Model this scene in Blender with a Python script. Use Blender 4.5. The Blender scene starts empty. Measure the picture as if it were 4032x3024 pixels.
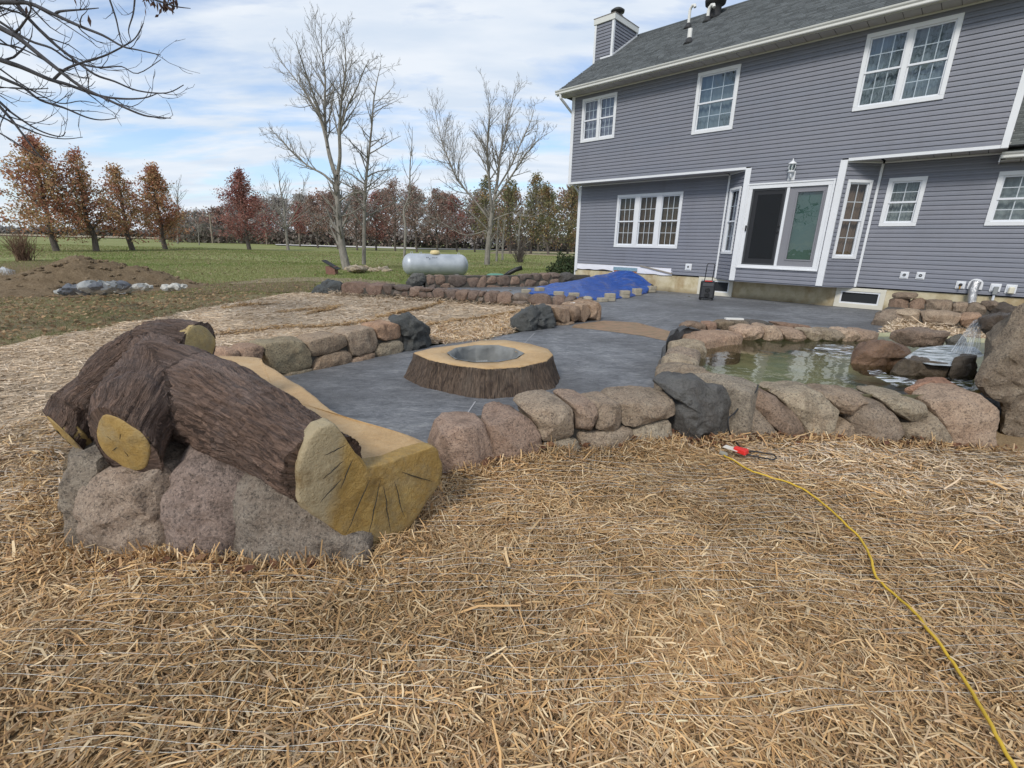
import bpy, bmesh, math, random
import numpy as np
from mathutils import Vector, Matrix, noise as mnoise

scn = bpy.context.scene
COL = scn.collection
rng = np.random.default_rng(7)
R_ = random.Random(11)

# ------------------------------------------------------------------ camera
FPX, PITCH, ROLL, YAW, CAMH = 1834.14, 0.29254, -0.02328, 0.81282, 1.45
_c, _s = math.cos(PITCH), math.sin(PITCH)
FW = Vector((0, _c, -_s)); R0 = Vector((1, 0, 0)); D0 = -R0.cross(FW)
RT = R0 * math.cos(ROLL) + D0 * math.sin(ROLL)
DN = -R0 * math.sin(ROLL) + D0 * math.cos(ROLL)
CAM = Vector((0, 0, CAMH))
HU = Vector((-math.sin(YAW), math.cos(YAW), 0))      # along the house, to its far end
HN = Vector((math.cos(YAW), math.sin(YAW), 0))       # into the house

cd = bpy.data.cameras.new('camera')
cam = bpy.data.objects.new('camera', cd); COL.objects.link(cam)
cd.sensor_width = 36.0; cd.lens = 36.0 * FPX / 4032.0
cd.clip_start = 0.05; cd.clip_end = 3000
m = Matrix((RT, -DN, -FW)).transposed().to_4x4(); m.translation = CAM
cam.matrix_world = m
scn.camera = cam

# ------------------------------------------------------------------ sky, sun, exposure
SUN_EL, SUN_AZ = math.radians(42), math.radians(-152)   # azimuth from +Y towards +X
wd = bpy.data.worlds.new('World'); scn.world = wd; wd.use_nodes = True
nt = wd.node_tree; nt.nodes.clear()
def wn(t, **k):
    n = nt.nodes.new(t)
    for a, v in k.items(): setattr(n, a, v)
    return n
def wl(a, b): nt.links.new(a, b)
sky = wn('ShaderNodeTexSky', sky_type='NISHITA', sun_disc=False)
sky.sun_elevation = SUN_EL; sky.sun_rotation = SUN_AZ; sky.air_density = 1.0; sky.dust_density = 0.6; sky.ozone_density = 2.5
tc = wn('ShaderNodeTexCoord'); sep = wn('ShaderNodeSeparateXYZ'); wl(tc.outputs['Generated'], sep.inputs[0])
zc = wn('ShaderNodeMath', operation='MAXIMUM'); wl(sep.outputs[2], zc.inputs[0]); zc.inputs[1].default_value = 0.0
za = wn('ShaderNodeMath', operation='ADD'); wl(zc.outputs[0], za.inputs[0]); za.inputs[1].default_value = 0.16
def div(a):
    d = wn('ShaderNodeMath', operation='DIVIDE'); wl(a, d.inputs[0]); wl(za.outputs[0], d.inputs[1]); return d.outputs[0]
cmb = wn('ShaderNodeCombineXYZ'); wl(div(sep.outputs[0]), cmb.inputs[0]); wl(div(sep.outputs[1]), cmb.inputs[1])
mp = wn('ShaderNodeMapping'); mp.inputs['Rotation'].default_value = (0, 0, math.radians(28)); mp.inputs['Scale'].default_value = (0.75, 1.75, 1)
mp.inputs['Location'].default_value = (0.35, 0.2, 0)
wl(cmb.outputs[0], mp.inputs['Vector'])
nz = wn('ShaderNodeTexNoise'); nz.inputs['Scale'].default_value = 1.15; nz.inputs['Detail'].default_value = 9; nz.inputs['Roughness'].default_value = 0.56; nz.inputs['Distortion'].default_value = 0.25
wl(mp.outputs[0], nz.inputs['Vector'])
rp = wn('ShaderNodeValToRGB'); rp.color_ramp.elements[0].position = 0.36; rp.color_ramp.elements[0].color = (0.10,)*3 + (1,)
rp.color_ramp.elements[1].position = 0.52; rp.color_ramp.elements[1].color = (0.97,)*3 + (1,)
wl(nz.outputs['Fac'], rp.inputs[0])
nz2 = wn('ShaderNodeTexNoise'); nz2.inputs['Scale'].default_value = 2.6; nz2.inputs['Detail'].default_value = 6; nz2.inputs['Roughness'].default_value = 0.5
wl(mp.outputs[0], nz2.inputs['Vector'])
rp2 = wn('ShaderNodeValToRGB'); e = rp2.color_ramp.elements
e[0].position = 0.36; e[0].color = (4.5, 5.1, 5.9, 1); e[1].position = 0.64; e[1].color = (5.5, 5.85, 6.3, 1)
wl(nz2.outputs['Fac'], rp2.inputs[0])
hz = wn('ShaderNodeMapRange'); wl(sep.outputs[2], hz.inputs[0]); hz.inputs[1].default_value = 0.0; hz.inputs[2].default_value = 0.22; hz.inputs[3].default_value = 0.75; hz.inputs[4].default_value = 0.0
hm = wn('ShaderNodeMath', operation='MAXIMUM'); wl(rp.outputs[0], hm.inputs[0]); wl(hz.outputs[0], hm.inputs[1])
mx = wn('ShaderNodeMix', data_type='RGBA'); wl(hm.outputs[0], mx.inputs['Factor'])
tint = wn('ShaderNodeMix', data_type='RGBA', blend_type='MULTIPLY'); tint.inputs['Factor'].default_value = 1
tint.inputs['B'].default_value = (0.98, 1.08, 1.18, 1)
wl(sky.outputs[0], tint.inputs['A']); wl(tint.outputs['Result'], mx.inputs['A']); wl(rp2.outputs[0], mx.inputs['B'])
bg = wn('ShaderNodeBackground'); bg.inputs[1].default_value = 0.1; wl(mx.outputs['Result'], bg.inputs[0])
wo = wn('ShaderNodeOutputWorld'); wl(bg.outputs[0], wo.inputs[0])

sl = bpy.data.lights.new('sun', 'SUN'); sl.energy = 1.6; sl.angle = math.radians(14); sl.color = (1.0, 0.95, 0.87)
sun = bpy.data.objects.new('sun', sl); COL.objects.link(sun)
sd = Vector((math.sin(SUN_AZ) * math.cos(SUN_EL), math.cos(SUN_AZ) * math.cos(SUN_EL), math.sin(SUN_EL)))
sun.rotation_euler = sd.to_track_quat('Z', 'Y').to_euler(); sun.location = sd * 60

vs = scn.view_settings
vs.view_transform = 'Standard'; vs.look = 'None'; vs.exposure = 0.65; vs.gamma = 1.0; vs.use_curve_mapping = False

# ------------------------------------------------------------------ pixel helpers (photo pixels 4032 x 3024 -> rays)
def ray(x, y): return RT * (x - 2016) + DN * (y - 1512) + FW * FPX
def G(x, y, z=0.0):
    d = ray(x, y); return CAM + d * ((z - CAMH) / d.z)
def AtY(x, y, Y):
    d = ray(x, y); return CAM + d * (Y / d.y)
def onpl(x, y, p, n):
    d = ray(x, y); return CAM + d * ((p - CAM).dot(n) / d.dot(n))
def H(u, n, z=0.0): return HU * u + HN * n + Vector((0, 0, z))

# ------------------------------------------------------------------ object helpers
def link(o, parent=None):
    COL.objects.link(o)
    if parent is not None: o.parent = parent
    return o
def wloc(o):
    v = Vector((0, 0, 0))
    while o is not None: v = v + o.location; o = o.parent
    return v
def tag(o, label=None, cat=None, group=None, kind=None):
    if label: o['label'] = label
    if cat: o['category'] = cat
    if group: o['group'] = group
    if kind: o['kind'] = kind
    return o
def thing(name, loc, label, cat, group=None):
    o = bpy.data.objects.new(name, None); o.location = loc; o.empty_display_size = 0.2
    COL.objects.link(o); return tag(o, label, cat, group)
def mobj(name, verts, faces, mat, parent=None, smooth=False, origin=None):
    """one mesh object, verts in world space"""
    off = wloc(parent) if parent is not None else Vector((0, 0, 0) if origin is None else origin)
    me = bpy.data.meshes.new(name)
    if isinstance(verts, np.ndarray): vv = (verts - np.array(off)).tolist()
    else: vv = [(v[0] - off.x, v[1] - off.y, v[2] - off.z) for v in verts]
    me.from_pydata(vv, [], faces if not isinstance(faces, np.ndarray) else faces.tolist()); me.update()
    if mat is not None: me.materials.append(mat)
    if smooth: me.polygons.foreach_set('use_smooth', [True] * len(me.polygons))
    o = bpy.data.objects.new(name, me)
    if parent is None: o.location = off
    return link(o, parent)
class MB:
    """collects shapes into one mesh"""
    def __init__(s): s.v = []; s.f = []
    def add(s, v, f):
        b = len(s.v); s.v += [tuple(q) for q in v]; s.f += [tuple(b + i for i in q) for q in f]; return s
    def hexa(s, c):          # 8 corners: bottom 0-3, top 4-7
        return s.add(c, [(0, 3, 2, 1), (4, 5, 6, 7), (0, 1, 5, 4), (1, 2, 6, 5), (2, 3, 7, 6), (3, 0, 4, 7)])
    def hbox(s, u0, u1, n0, n1, z0, z1):   # box in house axes
        return s.hexa([H(u0, n0, z0), H(u1, n0, z0), H(u1, n1, z0), H(u0, n1, z0), H(u0, n0, z1), H(u1, n0, z1), H(u1, n1, z1), H(u0, n1, z1)])
    def obox(s, c, ax, ay, az, sx, sy, sz):   # oriented box, centre and half sizes
        c = Vector(c)
        q = []
        for k in (-1, 1):
            for i, j in ((-1, -1), (1, -1), (1, 1), (-1, 1)): q.append(c + ax * (i * sx) + ay * (j * sy) + az * (k * sz))
        return s.hexa(q)
    def tube(s, pts, rad, n=8, cap=True):
        pts = [Vector(p) for p in pts]; m = len(pts)
        if not hasattr(rad, '__len__'): rad = [rad] * m
        b = len(s.v); up = None
        for i, p in enumerate(pts):
            t = (pts[min(i + 1, m - 1)] - pts[max(i - 1, 0)])
            t = t.normalized() if t.length > 1e-9 else Vector((0, 0, 1))
            if up is None:
                up = Vector((0, 0, 1)) if abs(t.z) < 0.9 else Vector((1, 0, 0))
            x = t.cross(up).normalized(); y = x.cross(t); up = y
            for k in range(n):
                a = 2 * math.pi * k / n; s.v.append(tuple(p + (x * math.cos(a) + y * math.sin(a)) * rad[i]))
        for i in range(m - 1):
            for k in range(n):
                k2 = (k + 1) % n
                s.f.append((b + i * n + k, b + i * n + k2, b + (i + 1) * n + k2, b + (i + 1) * n + k))
        if cap:
            s.f.append(tuple(b + k for k in range(n))[::-1]); s.f.append(tuple(b + (m - 1) * n + k for k in range(n)))
        return s
    def lathe(s, c, prof, n=20, ax=Vector((0, 0, 1)), squash=1.0):  # prof: (r, h)
        c = Vector(c); ax = Vector(ax).normalized()
        x = ax.cross(Vector((0, 0, 1)) if abs(ax.z) < 0.9 else Vector((1, 0, 0))).normalized(); y = ax.cross(x)
        b = len(s.v)
        for r, h in prof:
            for k in range(n):
                a = 2 * math.pi * k / n; s.v.append(tuple(c + ax * h + (x * math.cos(a) + y * math.sin(a) * squash) * r))
        for i in range(len(prof) - 1):
            for k in range(n):
                k2 = (k + 1) % n; s.f.append((b + i * n + k, b + i * n + k2, b + (i + 1) * n + k2, b + (i + 1) * n + k))
        s.f.append(tuple(b + k for k in range(n))[::-1]); s.f.append(tuple(b + (len(prof) - 1) * n + k for k in range(n)))
        return s
    def build(s, name, mat, parent=None, smooth=False, origin=None, bevel=0):
        o = mobj(name, s.v, s.f, mat, parent, smooth, origin)
        bm = bmesh.new(); bm.from_mesh(o.data); bmesh.ops.recalc_face_normals(bm, faces=bm.faces)
        if bevel: bmesh.ops.bevel(bm, geom=bm.edges[:], offset=bevel, segments=1, affect='EDGES', clamp_overlap=True)
        bm.to_mesh(o.data); bm.free()
        if smooth: o.data.polygons.foreach_set('use_smooth', [True] * len(o.data.polygons))
        return o
def smooth_angle(o, deg=35):
    me = o.data; me.polygons.foreach_set('use_smooth', [True] * len(me.polygons)); me.set_sharp_from_angle(angle=math.radians(deg)); return o
def setcol(o, cols, name='col'):
    a = o.data.color_attributes.new(name, 'FLOAT_COLOR', 'POINT'); a.data.foreach_set('color', np.ascontiguousarray(cols, dtype=np.float32).ravel())
def fastmesh(name, V, Fq, mat, parent=None, cols=None, smooth=False):
    """numpy mesh: V (n,3), Fq (m,k) all faces with k corners"""
    me = bpy.data.meshes.new(name); off = wloc(parent) if parent is not None else Vector((0, 0, 0))
    V = (V - np.array(off)).astype(np.float32); k = Fq.shape[1]
    me.vertices.add(len(V)); me.vertices.foreach_set('co', V.ravel())
    me.loops.add(Fq.size); me.loops.foreach_set('vertex_index', Fq.astype(np.int32).ravel())
    me.polygons.add(len(Fq)); me.polygons.foreach_set('loop_start', np.arange(0, Fq.size, k, dtype=np.int32))
    if smooth: me.polygons.foreach_set('use_smooth', np.ones(len(Fq), dtype=bool))
    me.update(calc_edges=True)
    me.materials.append(mat); o = bpy.data.objects.new(name, me)
    if cols is not None: setcol(o, cols)
    return link(o, parent)

# ------------------------------------------------------------------ materials
class NT:
    def __init__(s, name):
        s.m = bpy.data.materials.new(name); s.m.use_nodes = True; s.t = s.m.node_tree; s.t.nodes.clear()
        s.out = s.t.nodes.new('ShaderNodeOutputMaterial'); s._pos = None
    def n(s, t, **k):
        q = s.t.nodes.new(t)
        for a, v in k.items(): setattr(q, a, v)
        return q
    def set(s, sock, v):
        if isinstance(v, bpy.types.NodeSocket): s.t.links.new(v, sock)
        elif v is not None:
            if hasattr(sock.default_value, '__len__') and not hasattr(v, '__len__'): v = (v,) * len(sock.default_value)
            if hasattr(v, '__len__') and len(v) == 3 and len(sock.default_value) == 4: v = tuple(v) + (1,)
            sock.default_value = v
    @property
    def pos(s):
        if s._pos is None: s._pos = s.n('ShaderNodeNewGeometry').outputs['Position']
        return s._pos
    def map(s, vec=None, scale=(1, 1, 1), rot=(0, 0, 0), loc=(0, 0, 0)):
        q = s.n('ShaderNodeMapping'); s.set(q.inputs['Vector'], vec or s.pos); q.inputs['Scale'].default_value = scale; q.inputs['Rotation'].default_value = rot; q.inputs['Location'].default_value = loc
        return q.outputs[0]
    def noise(s, scale=5, detail=4, rough=0.55, vec=None, dist=0.0, out='Fac'):
        q = s.n('ShaderNodeTexNoise'); s.set(q.inputs['Vector'], vec or s.pos); s.set(q.inputs['Scale'], scale); q.inputs['Detail'].default_value = detail; q.inputs['Roughness'].default_value = rough; q.inputs['Distortion'].default_value = dist
        return q.outputs[out]
    def vor(s, scale=5, vec=None, feat='F1', out='Distance', rand=1.0):
        q = s.n('ShaderNodeTexVoronoi', feature=feat); s.set(q.inputs['Vector'], vec or s.pos); s.set(q.inputs['Scale'], scale); q.inputs['Randomness'].default_value = rand
        return q.outputs[out]
    def wave(s, scale=5, dist=2, detail=3, vec=None, dirn='X', dscale=1.0):
        q = s.n('ShaderNodeTexWave', bands_direction=dirn); s.set(q.inputs['Vector'], vec or s.pos); q.inputs['Scale'].default_value = scale; q.inputs['Distortion'].default_value = dist; q.inputs['Detail'].default_value = detail; q.inputs['Detail Scale'].default_value = dscale
        return q.outputs['Fac']
    def ramp(s, fac, stops, interp='LINEAR'):
        q = s.n('ShaderNodeValToRGB'); s.set(q.inputs[0], fac); r = q.color_ramp; r.interpolation = interp
        while len(r.elements) < len(stops): r.elements.new(0.5)
        for e, (p, c) in zip(r.elements, stops):
            e.position = p; e.color = (c, c, c, 1) if not hasattr(c, '__len__') else tuple(c)[:3] + (1,)
        return q.outputs[0]
    def mix(s, fac, a, b, mode='MIX'):
        q = s.n('ShaderNodeMix', data_type='RGBA', blend_type=mode); s.set(q.inputs['Factor'], fac); s.set(q.inputs['A'], a); s.set(q.inputs['B'], b); return q.outputs['Result']
    def math(s, op, a, b=None, clamp=False):
        q = s.n('ShaderNodeMath', operation=op, use_clamp=clamp); s.set(q.inputs[0], a)
        if b is not None: s.set(q.inputs[1], b)
        return q.outputs[0]
    def attr(s, name, out='Color'):
        q = s.n('ShaderNodeAttribute', attribute_name=name); return q.outputs[out]
    def rand(s): return s.n('ShaderNodeObjectInfo').outputs['Random']
    def bump(s, h, strength=0.5, dist=0.01, nrm=None):
        q = s.n('ShaderNodeBump'); q.inputs['Strength'].default_value = strength; q.inputs['Distance'].default_value = dist; s.set(q.inputs['Height'], h)
        if nrm is not None: s.set(q.inputs['Normal'], nrm)
        return q.outputs[0]
    def xyz(s, i): 
        q = s.n('ShaderNodeSeparateXYZ'); s.set(q.inputs[0], s.pos); return q.outputs[i]
    def bsdf(s, col, rough=0.7, nrm=None, spec=0.5, metal=0.0, **k):
        q = s.n('ShaderNodeBsdfPrincipled'); s.set(q.inputs['Base Color'], col); s.set(q.inputs['Roughness'], rough); s.set(q.inputs['Specular IOR Level'], spec); s.set(q.inputs['Metallic'], metal)
        if nrm is not None: s.set(q.inputs['Normal'], nrm)
        for a, v in k.items(): s.set(q.inputs[a.replace('_', ' ')], v)
        return q.outputs[0]
    def fin(s, sh): s.t.links.new(sh, s.out.inputs['Surface']); return s.m
def simple(name, col, rough=0.6, var=0.12, scale=6, spec=0.4, bump=0.0, bscale=60, metal=0.0):
    t = NT(name); f = t.noise(scale, 5, 0.6)
    c = t.mix(f, tuple(x * (1 - var) for x in col), tuple(min(1, x * (1 + var)) for x in col))
    nr = t.bump(t.noise(bscale, 4), bump, 0.01) if bump else None
    return t.fin(t.bsdf(c, rough, nr, spec, metal))

# ================================================================== SETTING: ground sheets
def mat_lawn():
    t = NT('lawn_grass'); p = t.pos
    big = t.noise(0.12, 4, 0.6); mid = t.noise(0.9, 5, 0.65); fine = t.noise(28, 5, 0.75, vec=t.map(scale=(1, 1, 0.2)))
    g = t.ramp(t.math('ADD', t.math('MULTIPLY', big, 0.55), t.math('MULTIPLY', mid, 0.45)), [(0.36, (0.135, 0.172, 0.05)), (0.5, (0.175, 0.20, 0.066)), (0.62, (0.26, 0.235, 0.11))])
    g = t.mix(t.ramp(fine, [(0.35, 0.0), (0.7, 0.75)]), g, (0.245, 0.24, 0.11))
    # worn, leaf strewn ground beside the new beds
    d = t.n('ShaderNodeVectorMath', operation='DISTANCE'); t.set(d.inputs[0], p); d.inputs[1].default_value = (-8.0, 8.5, 0)
    near = t.ramp(t.math('ADD', t.math('MULTIPLY', d.outputs['Value'], 0.085), t.math('MULTIPLY', mid, 0.35)), [(0.66, 1.0), (0.93, 0.0)])
    leaf = t.noise(16, 5, 0.8)
    br = t.ramp(leaf, [(0.32, (0.11, 0.09, 0.048)), (0.5, (0.205, 0.168, 0.098)), (0.66, (0.29, 0.22, 0.135))])
    br = t.mix(t.ramp(t.noise(0.7, 4), [(0.4, 0.0), (0.62, 0.65)]), br, (0.15, 0.15, 0.06))
    c = t.mix(near, g, br)
    nr = t.bump(fine, 0.7, 0.03)
    return t.fin(t.bsdf(c, 0.95, nr, 0.15))
M_lawn = mat_lawn()
def mat_soil(name, a, b, c3):
    t = NT(name); f = t.noise(3.0, 8, 0.7); g = t.noise(24, 6, 0.75)
    col = t.ramp(t.math('ADD', t.math('MULTIPLY', f, 0.5), t.math('MULTIPLY', g, 0.5)), [(0.3, a), (0.5, b), (0.7, c3)])
    return t.fin(t.bsdf(col, 0.95, t.bump(t.math('ADD', g, f), 0.9, 0.05), 0.1))
M_soil = mat_soil('bare_soil', (0.085, 0.06, 0.036), (0.195, 0.142, 0.088), (0.30, 0.23, 0.15))
def mat_strawbed():
    t = NT('straw_mat'); 
    a = t.noise(55, 5, 0.8, vec=t.map(scale=(1, 2.6, 1), rot=(0, 0, 0.3)), dist=0.8); b = t.noise(70, 5, 0.8, vec=t.map(scale=(2.6, 1, 1), rot=(0, 0, -0.5)), dist=0.8)
    f = t.math('MAXIMUM', a, b)
    c = t.ramp(f, [(0.40, (0.15, 0.095, 0.052)), (0.52, (0.34, 0.235, 0.13)), (0.66, (0.52, 0.39, 0.235))])
    pale = t.ramp(t.xyz(1), [(0.0, 0.0), (1.0, 0.0)])
    d = t.n('ShaderNodeVectorMath', operation='DISTANCE'); t.set(d.inputs[0], t.pos); d.inputs[1].default_value = (-3.4, 8.6, 0)
    field = t.ramp(t.math('MULTIPLY', d.outputs['Value'], 0.1), [(0.42, 1.0), (0.72, 0.0)])
    fc = t.ramp(f, [(0.36, (0.34, 0.25, 0.165)), (0.50, (0.52, 0.405, 0.285)), (0.66, (0.62, 0.50, 0.37))])
    c = t.mix(field, c, fc)
    return t.fin(t.bsdf(c, 0.9, t.bump(f, 0.9, 0.02), 0.15))
M_strawbed = mat_strawbed()

def sheet(name, pts, z, mat, kind='structure', thick=0.0):
    bm = bmesh.new(); vs_ = [bm.verts.new((p[0], p[1], z)) for p in pts]; f = bm.faces.new(vs_)
    if thick:
        r = bmesh.ops.extrude_face_region(bm, geom=[f]); 
        for v in r['geom']:
            if isinstance(v, bmesh.types.BMVert): v.co.z -= thick
    bmesh.ops.triangulate(bm, faces=bm.faces[:]); bmesh.ops.recalc_face_normals(bm, faces=bm.faces[:])
    me = bpy.data.meshes.new(name); bm.to_mesh(me); bm.free(); me.materials.append(mat)
    if me.polygons[0].normal.z < 0 and not thick: me.flip_normals()
    o = bpy.data.objects.new(name, me); link(o); tag(o, kind=kind); return o
def inpoly(X, Y, poly):
    r = np.zeros(X.shape, bool); n = len(poly); j = n - 1
    for i in range(n):
        xi, yi = poly[i][0], poly[i][1]; xj, yj = poly[j][0], poly[j][1]
        c = ((yi > Y) != (yj > Y)) & (X < (xj - xi) * (Y - yi) / (yj - yi + 1e-12) + xi); r ^= c; j = i
    return r

# lawn: one sheet to the horizon, finer near the yard
gx = np.concatenate([np.linspace(-900, -70, 24), np.linspace(-66, 40, 80), np.linspace(48, 900, 24)])
gy = np.concatenate([np.linspace(-300, -12, 12), np.linspace(-10, 110, 90), np.linspace(116, 1500, 30)])
XX, YY = np.meshgrid(gx, gy)
def lawn_z(x, y):
    d = np.clip((np.hypot(x + 1, y - 5) - 16) / 20, 0, 1)
    return -0.01 + d * (0.10 * np.sin(x * 0.11 + 0.7) * np.cos(y * 0.09) + 0.05 * np.sin(x * 0.31 + y * 0.23)) * np.clip(1.6 - np.hypot(x, y) / 150, 0, 1)
ZZ = lawn_z(XX, YY)
V = np.stack([XX.ravel(), YY.ravel(), ZZ.ravel()], 1); nx_, ny_ = len(gx), len(gy)
ii = (np.arange(ny_ - 1)[:, None] * nx_ + np.arange(nx_ - 1)[None]).ravel()
lawn = fastmesh('lawn', V, np.stack([ii, ii + 1, ii + nx_ + 1, ii + nx_], 1), M_lawn, smooth=True); tag(lawn, kind='structure')

# pale gravel road and darker road far away
M_road = simple('pale_gravel', (0.52, 0.50, 0.47), 0.9); M_road2 = simple('road_asphalt', (0.16, 0.16, 0.16), 0.9)
M_fieldtan = simple('tan_field', (0.27, 0.225, 0.14), 0.95, 0.25, 0.3)
a, b, c_, d_ = G(1085, 966), G(1640, 983), G(1640, 976), G(1085, 962.5)
sheet('gravel_road', [a, b, c_, d_], 0.12, M_road)
a, b, c_, d_ = G(1640, 983), G(2262, 990), G(2262, 985), G(1640, 978)
sheet('road', [a, b, c_, d_], 0.10, M_road2)
a, b, c_, d_ = G(1900, 1002), G(2262, 1012), G(2262, 994), G(1960, 989)
sheet('dry_verge', [a, b, c_, d_], 0.06, M_fieldtan)
sheet('stubble_field', [(-400, 160), (-150, 175), (-60, 330), (-500, 330)], 0.25, M_fieldtan)

# straw bed, gently lumpy
STRAW = [(-9, -3), (9, -3), (9, 3.8), (3.75, 3.8), (1.25, 3.8), (-0.3, 3.2), (-0.75, 2.55), (-2.4, 3.9), (-2.75, 5.1), (-1.25, 6.55), (-0.4, 7.0), (0.05, 7.85), (0.9, 8.85), (1.5, 9.55), (0.3, 11.5), (-2.1, 12.15), (-5.3, 12.9)]
for q in ((1185, 1152), (1020, 1178), (820, 1214), (600, 1260), (365, 1305), (180, 1335), (0, 1372)):
    g = G(*q); STRAW.append((g.x, g.y))
STRAW.append((-12, 5.8))
def straw_z(x, y):
    z = 0.02 + 0.030 * (np.sin(x * 2.3 + 1.1 * np.sin(y * 1.7)) * np.cos(y * 2.9 + 0.8 * np.sin(x * 1.3)) + 0.5) + 0.018 * np.sin(x * 7.1 + y * 3.3) * np.sin(y * 6.3 - x * 2.1) + 0.012 * np.sin(x * 13.7 - y * 5) * np.sin(y * 15.1 + x * 3)
    far = np.clip((np.hypot(x, y - 1) - 4.0) / 3, 0, 1)
    z = z * (1 - 0.55 * far) + 0.004
    # heap against the front wall
    dw = np.abs((y - 2.70) - (x + 0.3) * 0.41)
    z += 0.05 * np.exp(-(dw / 0.25) ** 2) * (x > -0.35) * (x < 1.3)
    return np.maximum(z, 0.006)
sx = np.arange(-12, 9.01, 0.1); sy = np.arange(-3, 13.0, 0.1)
X2, Y2 = np.meshgrid(sx, sy); Z2 = straw_z(X2, Y2)
okm = inpoly(X2 + 0.05, Y2 + 0.05, STRAW)
idx = np.arange(X2.size).reshape(X2.shape); k = okm[:-1, :-1]
F4 = np.stack([idx[:-1, :-1][k], idx[:-1, 1:][k], idx[1:, 1:][k], idx[1:, :-1][k]], 1)
# pull boundary cells down a little so that the sheet meets the lawn
Vs = np.stack([X2.ravel(), Y2.ravel(), Z2.ravel()], 1)
used, inv = np.unique(F4, return_inverse=True); Vs = Vs[used]; F4 = inv.reshape(F4.shape)
straw_bed = fastmesh('straw_bed', Vs, F4, M_strawbed, smooth=True); tag(straw_bed, kind='structure')

# patio of stamped grey concrete
def mat_patio():
    t = NT('stamped_concrete'); v = t.map(rot=(0, 0, -0.75), scale=(1.0, 2.2, 1))
    a = t.noise(3.2, 7, 0.7, vec=v, dist=0.6); b = t.noise(14, 6, 0.72, vec=v, dist=0.5); c = t.noise(0.6, 4)
    f = t.math('ADD', t.math('MULTIPLY', a, 0.5), t.math('MULTIPLY', b, 0.5))
    col = t.ramp(f, [(0.30, (0.045, 0.049, 0.056)), (0.42, (0.140, 0.147, 0.160)), (0.54, (0.235, 0.242, 0.256)), (0.70, (0.44, 0.44, 0.44))])
    col = t.mix(t.ramp(c, [(0.42, 0.0), (0.62, 0.6)]), col, (0.085, 0.085, 0.088))
    h = f
    return t.fin(t.bsdf(col, t.ramp(b, [(0.3, 0.62), (0.7, 0.46)]), t.bump(h, 1.0, 0.07), 0.35))
M_patio = mat_patio()
pat = [(2.6, 1.15), (5.0, 1.0), (5.45, 1.9), (5.22, 5.45), (5.45, 8.05), (7.7, 8.3), (9.7, 7.15), (12.8, 6.1), (13.35, 8.9), (11.3, 15.3), (-4, 15.3), (-4, 8.0), (0.0, 5.6), (1.35, 4.0), (1.6, 3.2), (2.4, 1.75)]
PATZ = 0.03
patio = sheet('patio', [H(u, n) for u, n in pat], PATZ, M_patio, thick=0.08)
def mat_band():
    t = NT('tan_stamped_band'); v = t.map(rot=(0, 0, -0.3), scale=(1, 3, 1)); f = t.noise(5, 7, 0.7, vec=v, dist=1.0)
    c = t.ramp(f, [(0.3, (0.12, 0.085, 0.055)), (0.48, (0.26, 0.19, 0.12)), (0.6, (0.33, 0.20, 0.13)), (0.75, (0.42, 0.33, 0.22))])
    return t.fin(t.bsdf(c, 0.6, t.bump(f, 0.8, 0.03), 0.3))
sheet('patio_band', [G(*q, PATZ + 0.004) for q in ((2250, 1290), (2262, 1278), (2380, 1262), (2510, 1270), (2640, 1305), (2622, 1342), (2530, 1322), (2440, 1310), (2340, 1297))], PATZ + 0.004, mat_band())
# thin control joints sawn into the slab
M_joint = simple('joint_filler', (0.34, 0.34, 0.35), 0.8)
def joint(a, b, w=0.006):
    d = (b - a).normalized(); s_ = Vector((-d.y, d.x, 0)) * w
    sheet('control_joint', [a - s_, b - s_, b + s_, a + s_], PATZ + 0.004, M_joint)
joint(G(1838, 1632, PATZ), G(1872, 1582, PATZ)); joint(G(2065, 1352, PATZ), G(2105, 1312, PATZ)); joint(G(2525, 1282, PATZ), G(2655, 1238, PATZ), 0.008)

# ================================================================== HOUSE
N1, N2 = 15.08, 14.436            # recessed ground-floor wall, upper wall (and bay front)
UL, UR = 11.10, 0.0
ZF, ZO, ZE = 0.58, 3.53, 6.31     # siding bottom, overhang, soffit
def mat_siding():
    t = NT('vinyl_siding'); v = t.map(rot=(0, 0, -YAW), scale=(0.35, 1, 7))
    f = t.noise(9, 4, 0.6, vec=v); g = t.noise(0.8, 3); r = t.rand()
    c = t.mix(f, (0.172, 0.179, 0.213), (0.209, 0.217, 0.253)); c = t.mix(t.math('MULTIPLY', g, 0.35), c, (0.212, 0.212, 0.245))
    c = t.mix(t.math('MULTIPLY', r, 0.35), c, (0.158, 0.176, 0.218))
    ds = t.noise(1.1, 5, 0.7, vec=t.map(rot=(0, 0, -YAW), scale=(3.0, 1, 0.35))); c = t.mix(t.ramp(ds, [(0.48, 0.0), (0.72, 0.30)]), c, (0.135, 0.135, 0.15)); c = t.mix(t.ramp(t.noise(0.45, 4), [(0.45, 0.0), (0.7, 0.35)]), c, (0.235, 0.235, 0.262))
    return t.fin(t.bsdf(c, 0.5, t.bump(t.math('ADD', f, t.math('MULTIPLY', t.noise(1.6, 2), 2.0)), 0.3, 0.006), 0.35))
M_sid = mat_siding()
M_white = simple('white_trim', (0.68, 0.69, 0.71), 0.45, 0.10, 2)
M_vinylsash = simple('white_sash', (0.66, 0.68, 0.72), 0.4, 0.05)
M_cream = simple('cream_gutter', (0.60, 0.60, 0.57), 0.45, 0.12, 1.5)
M_soffit = simple('soffit_vinyl', (0.42, 0.40, 0.38), 0.6, 0.15, 8)
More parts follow.
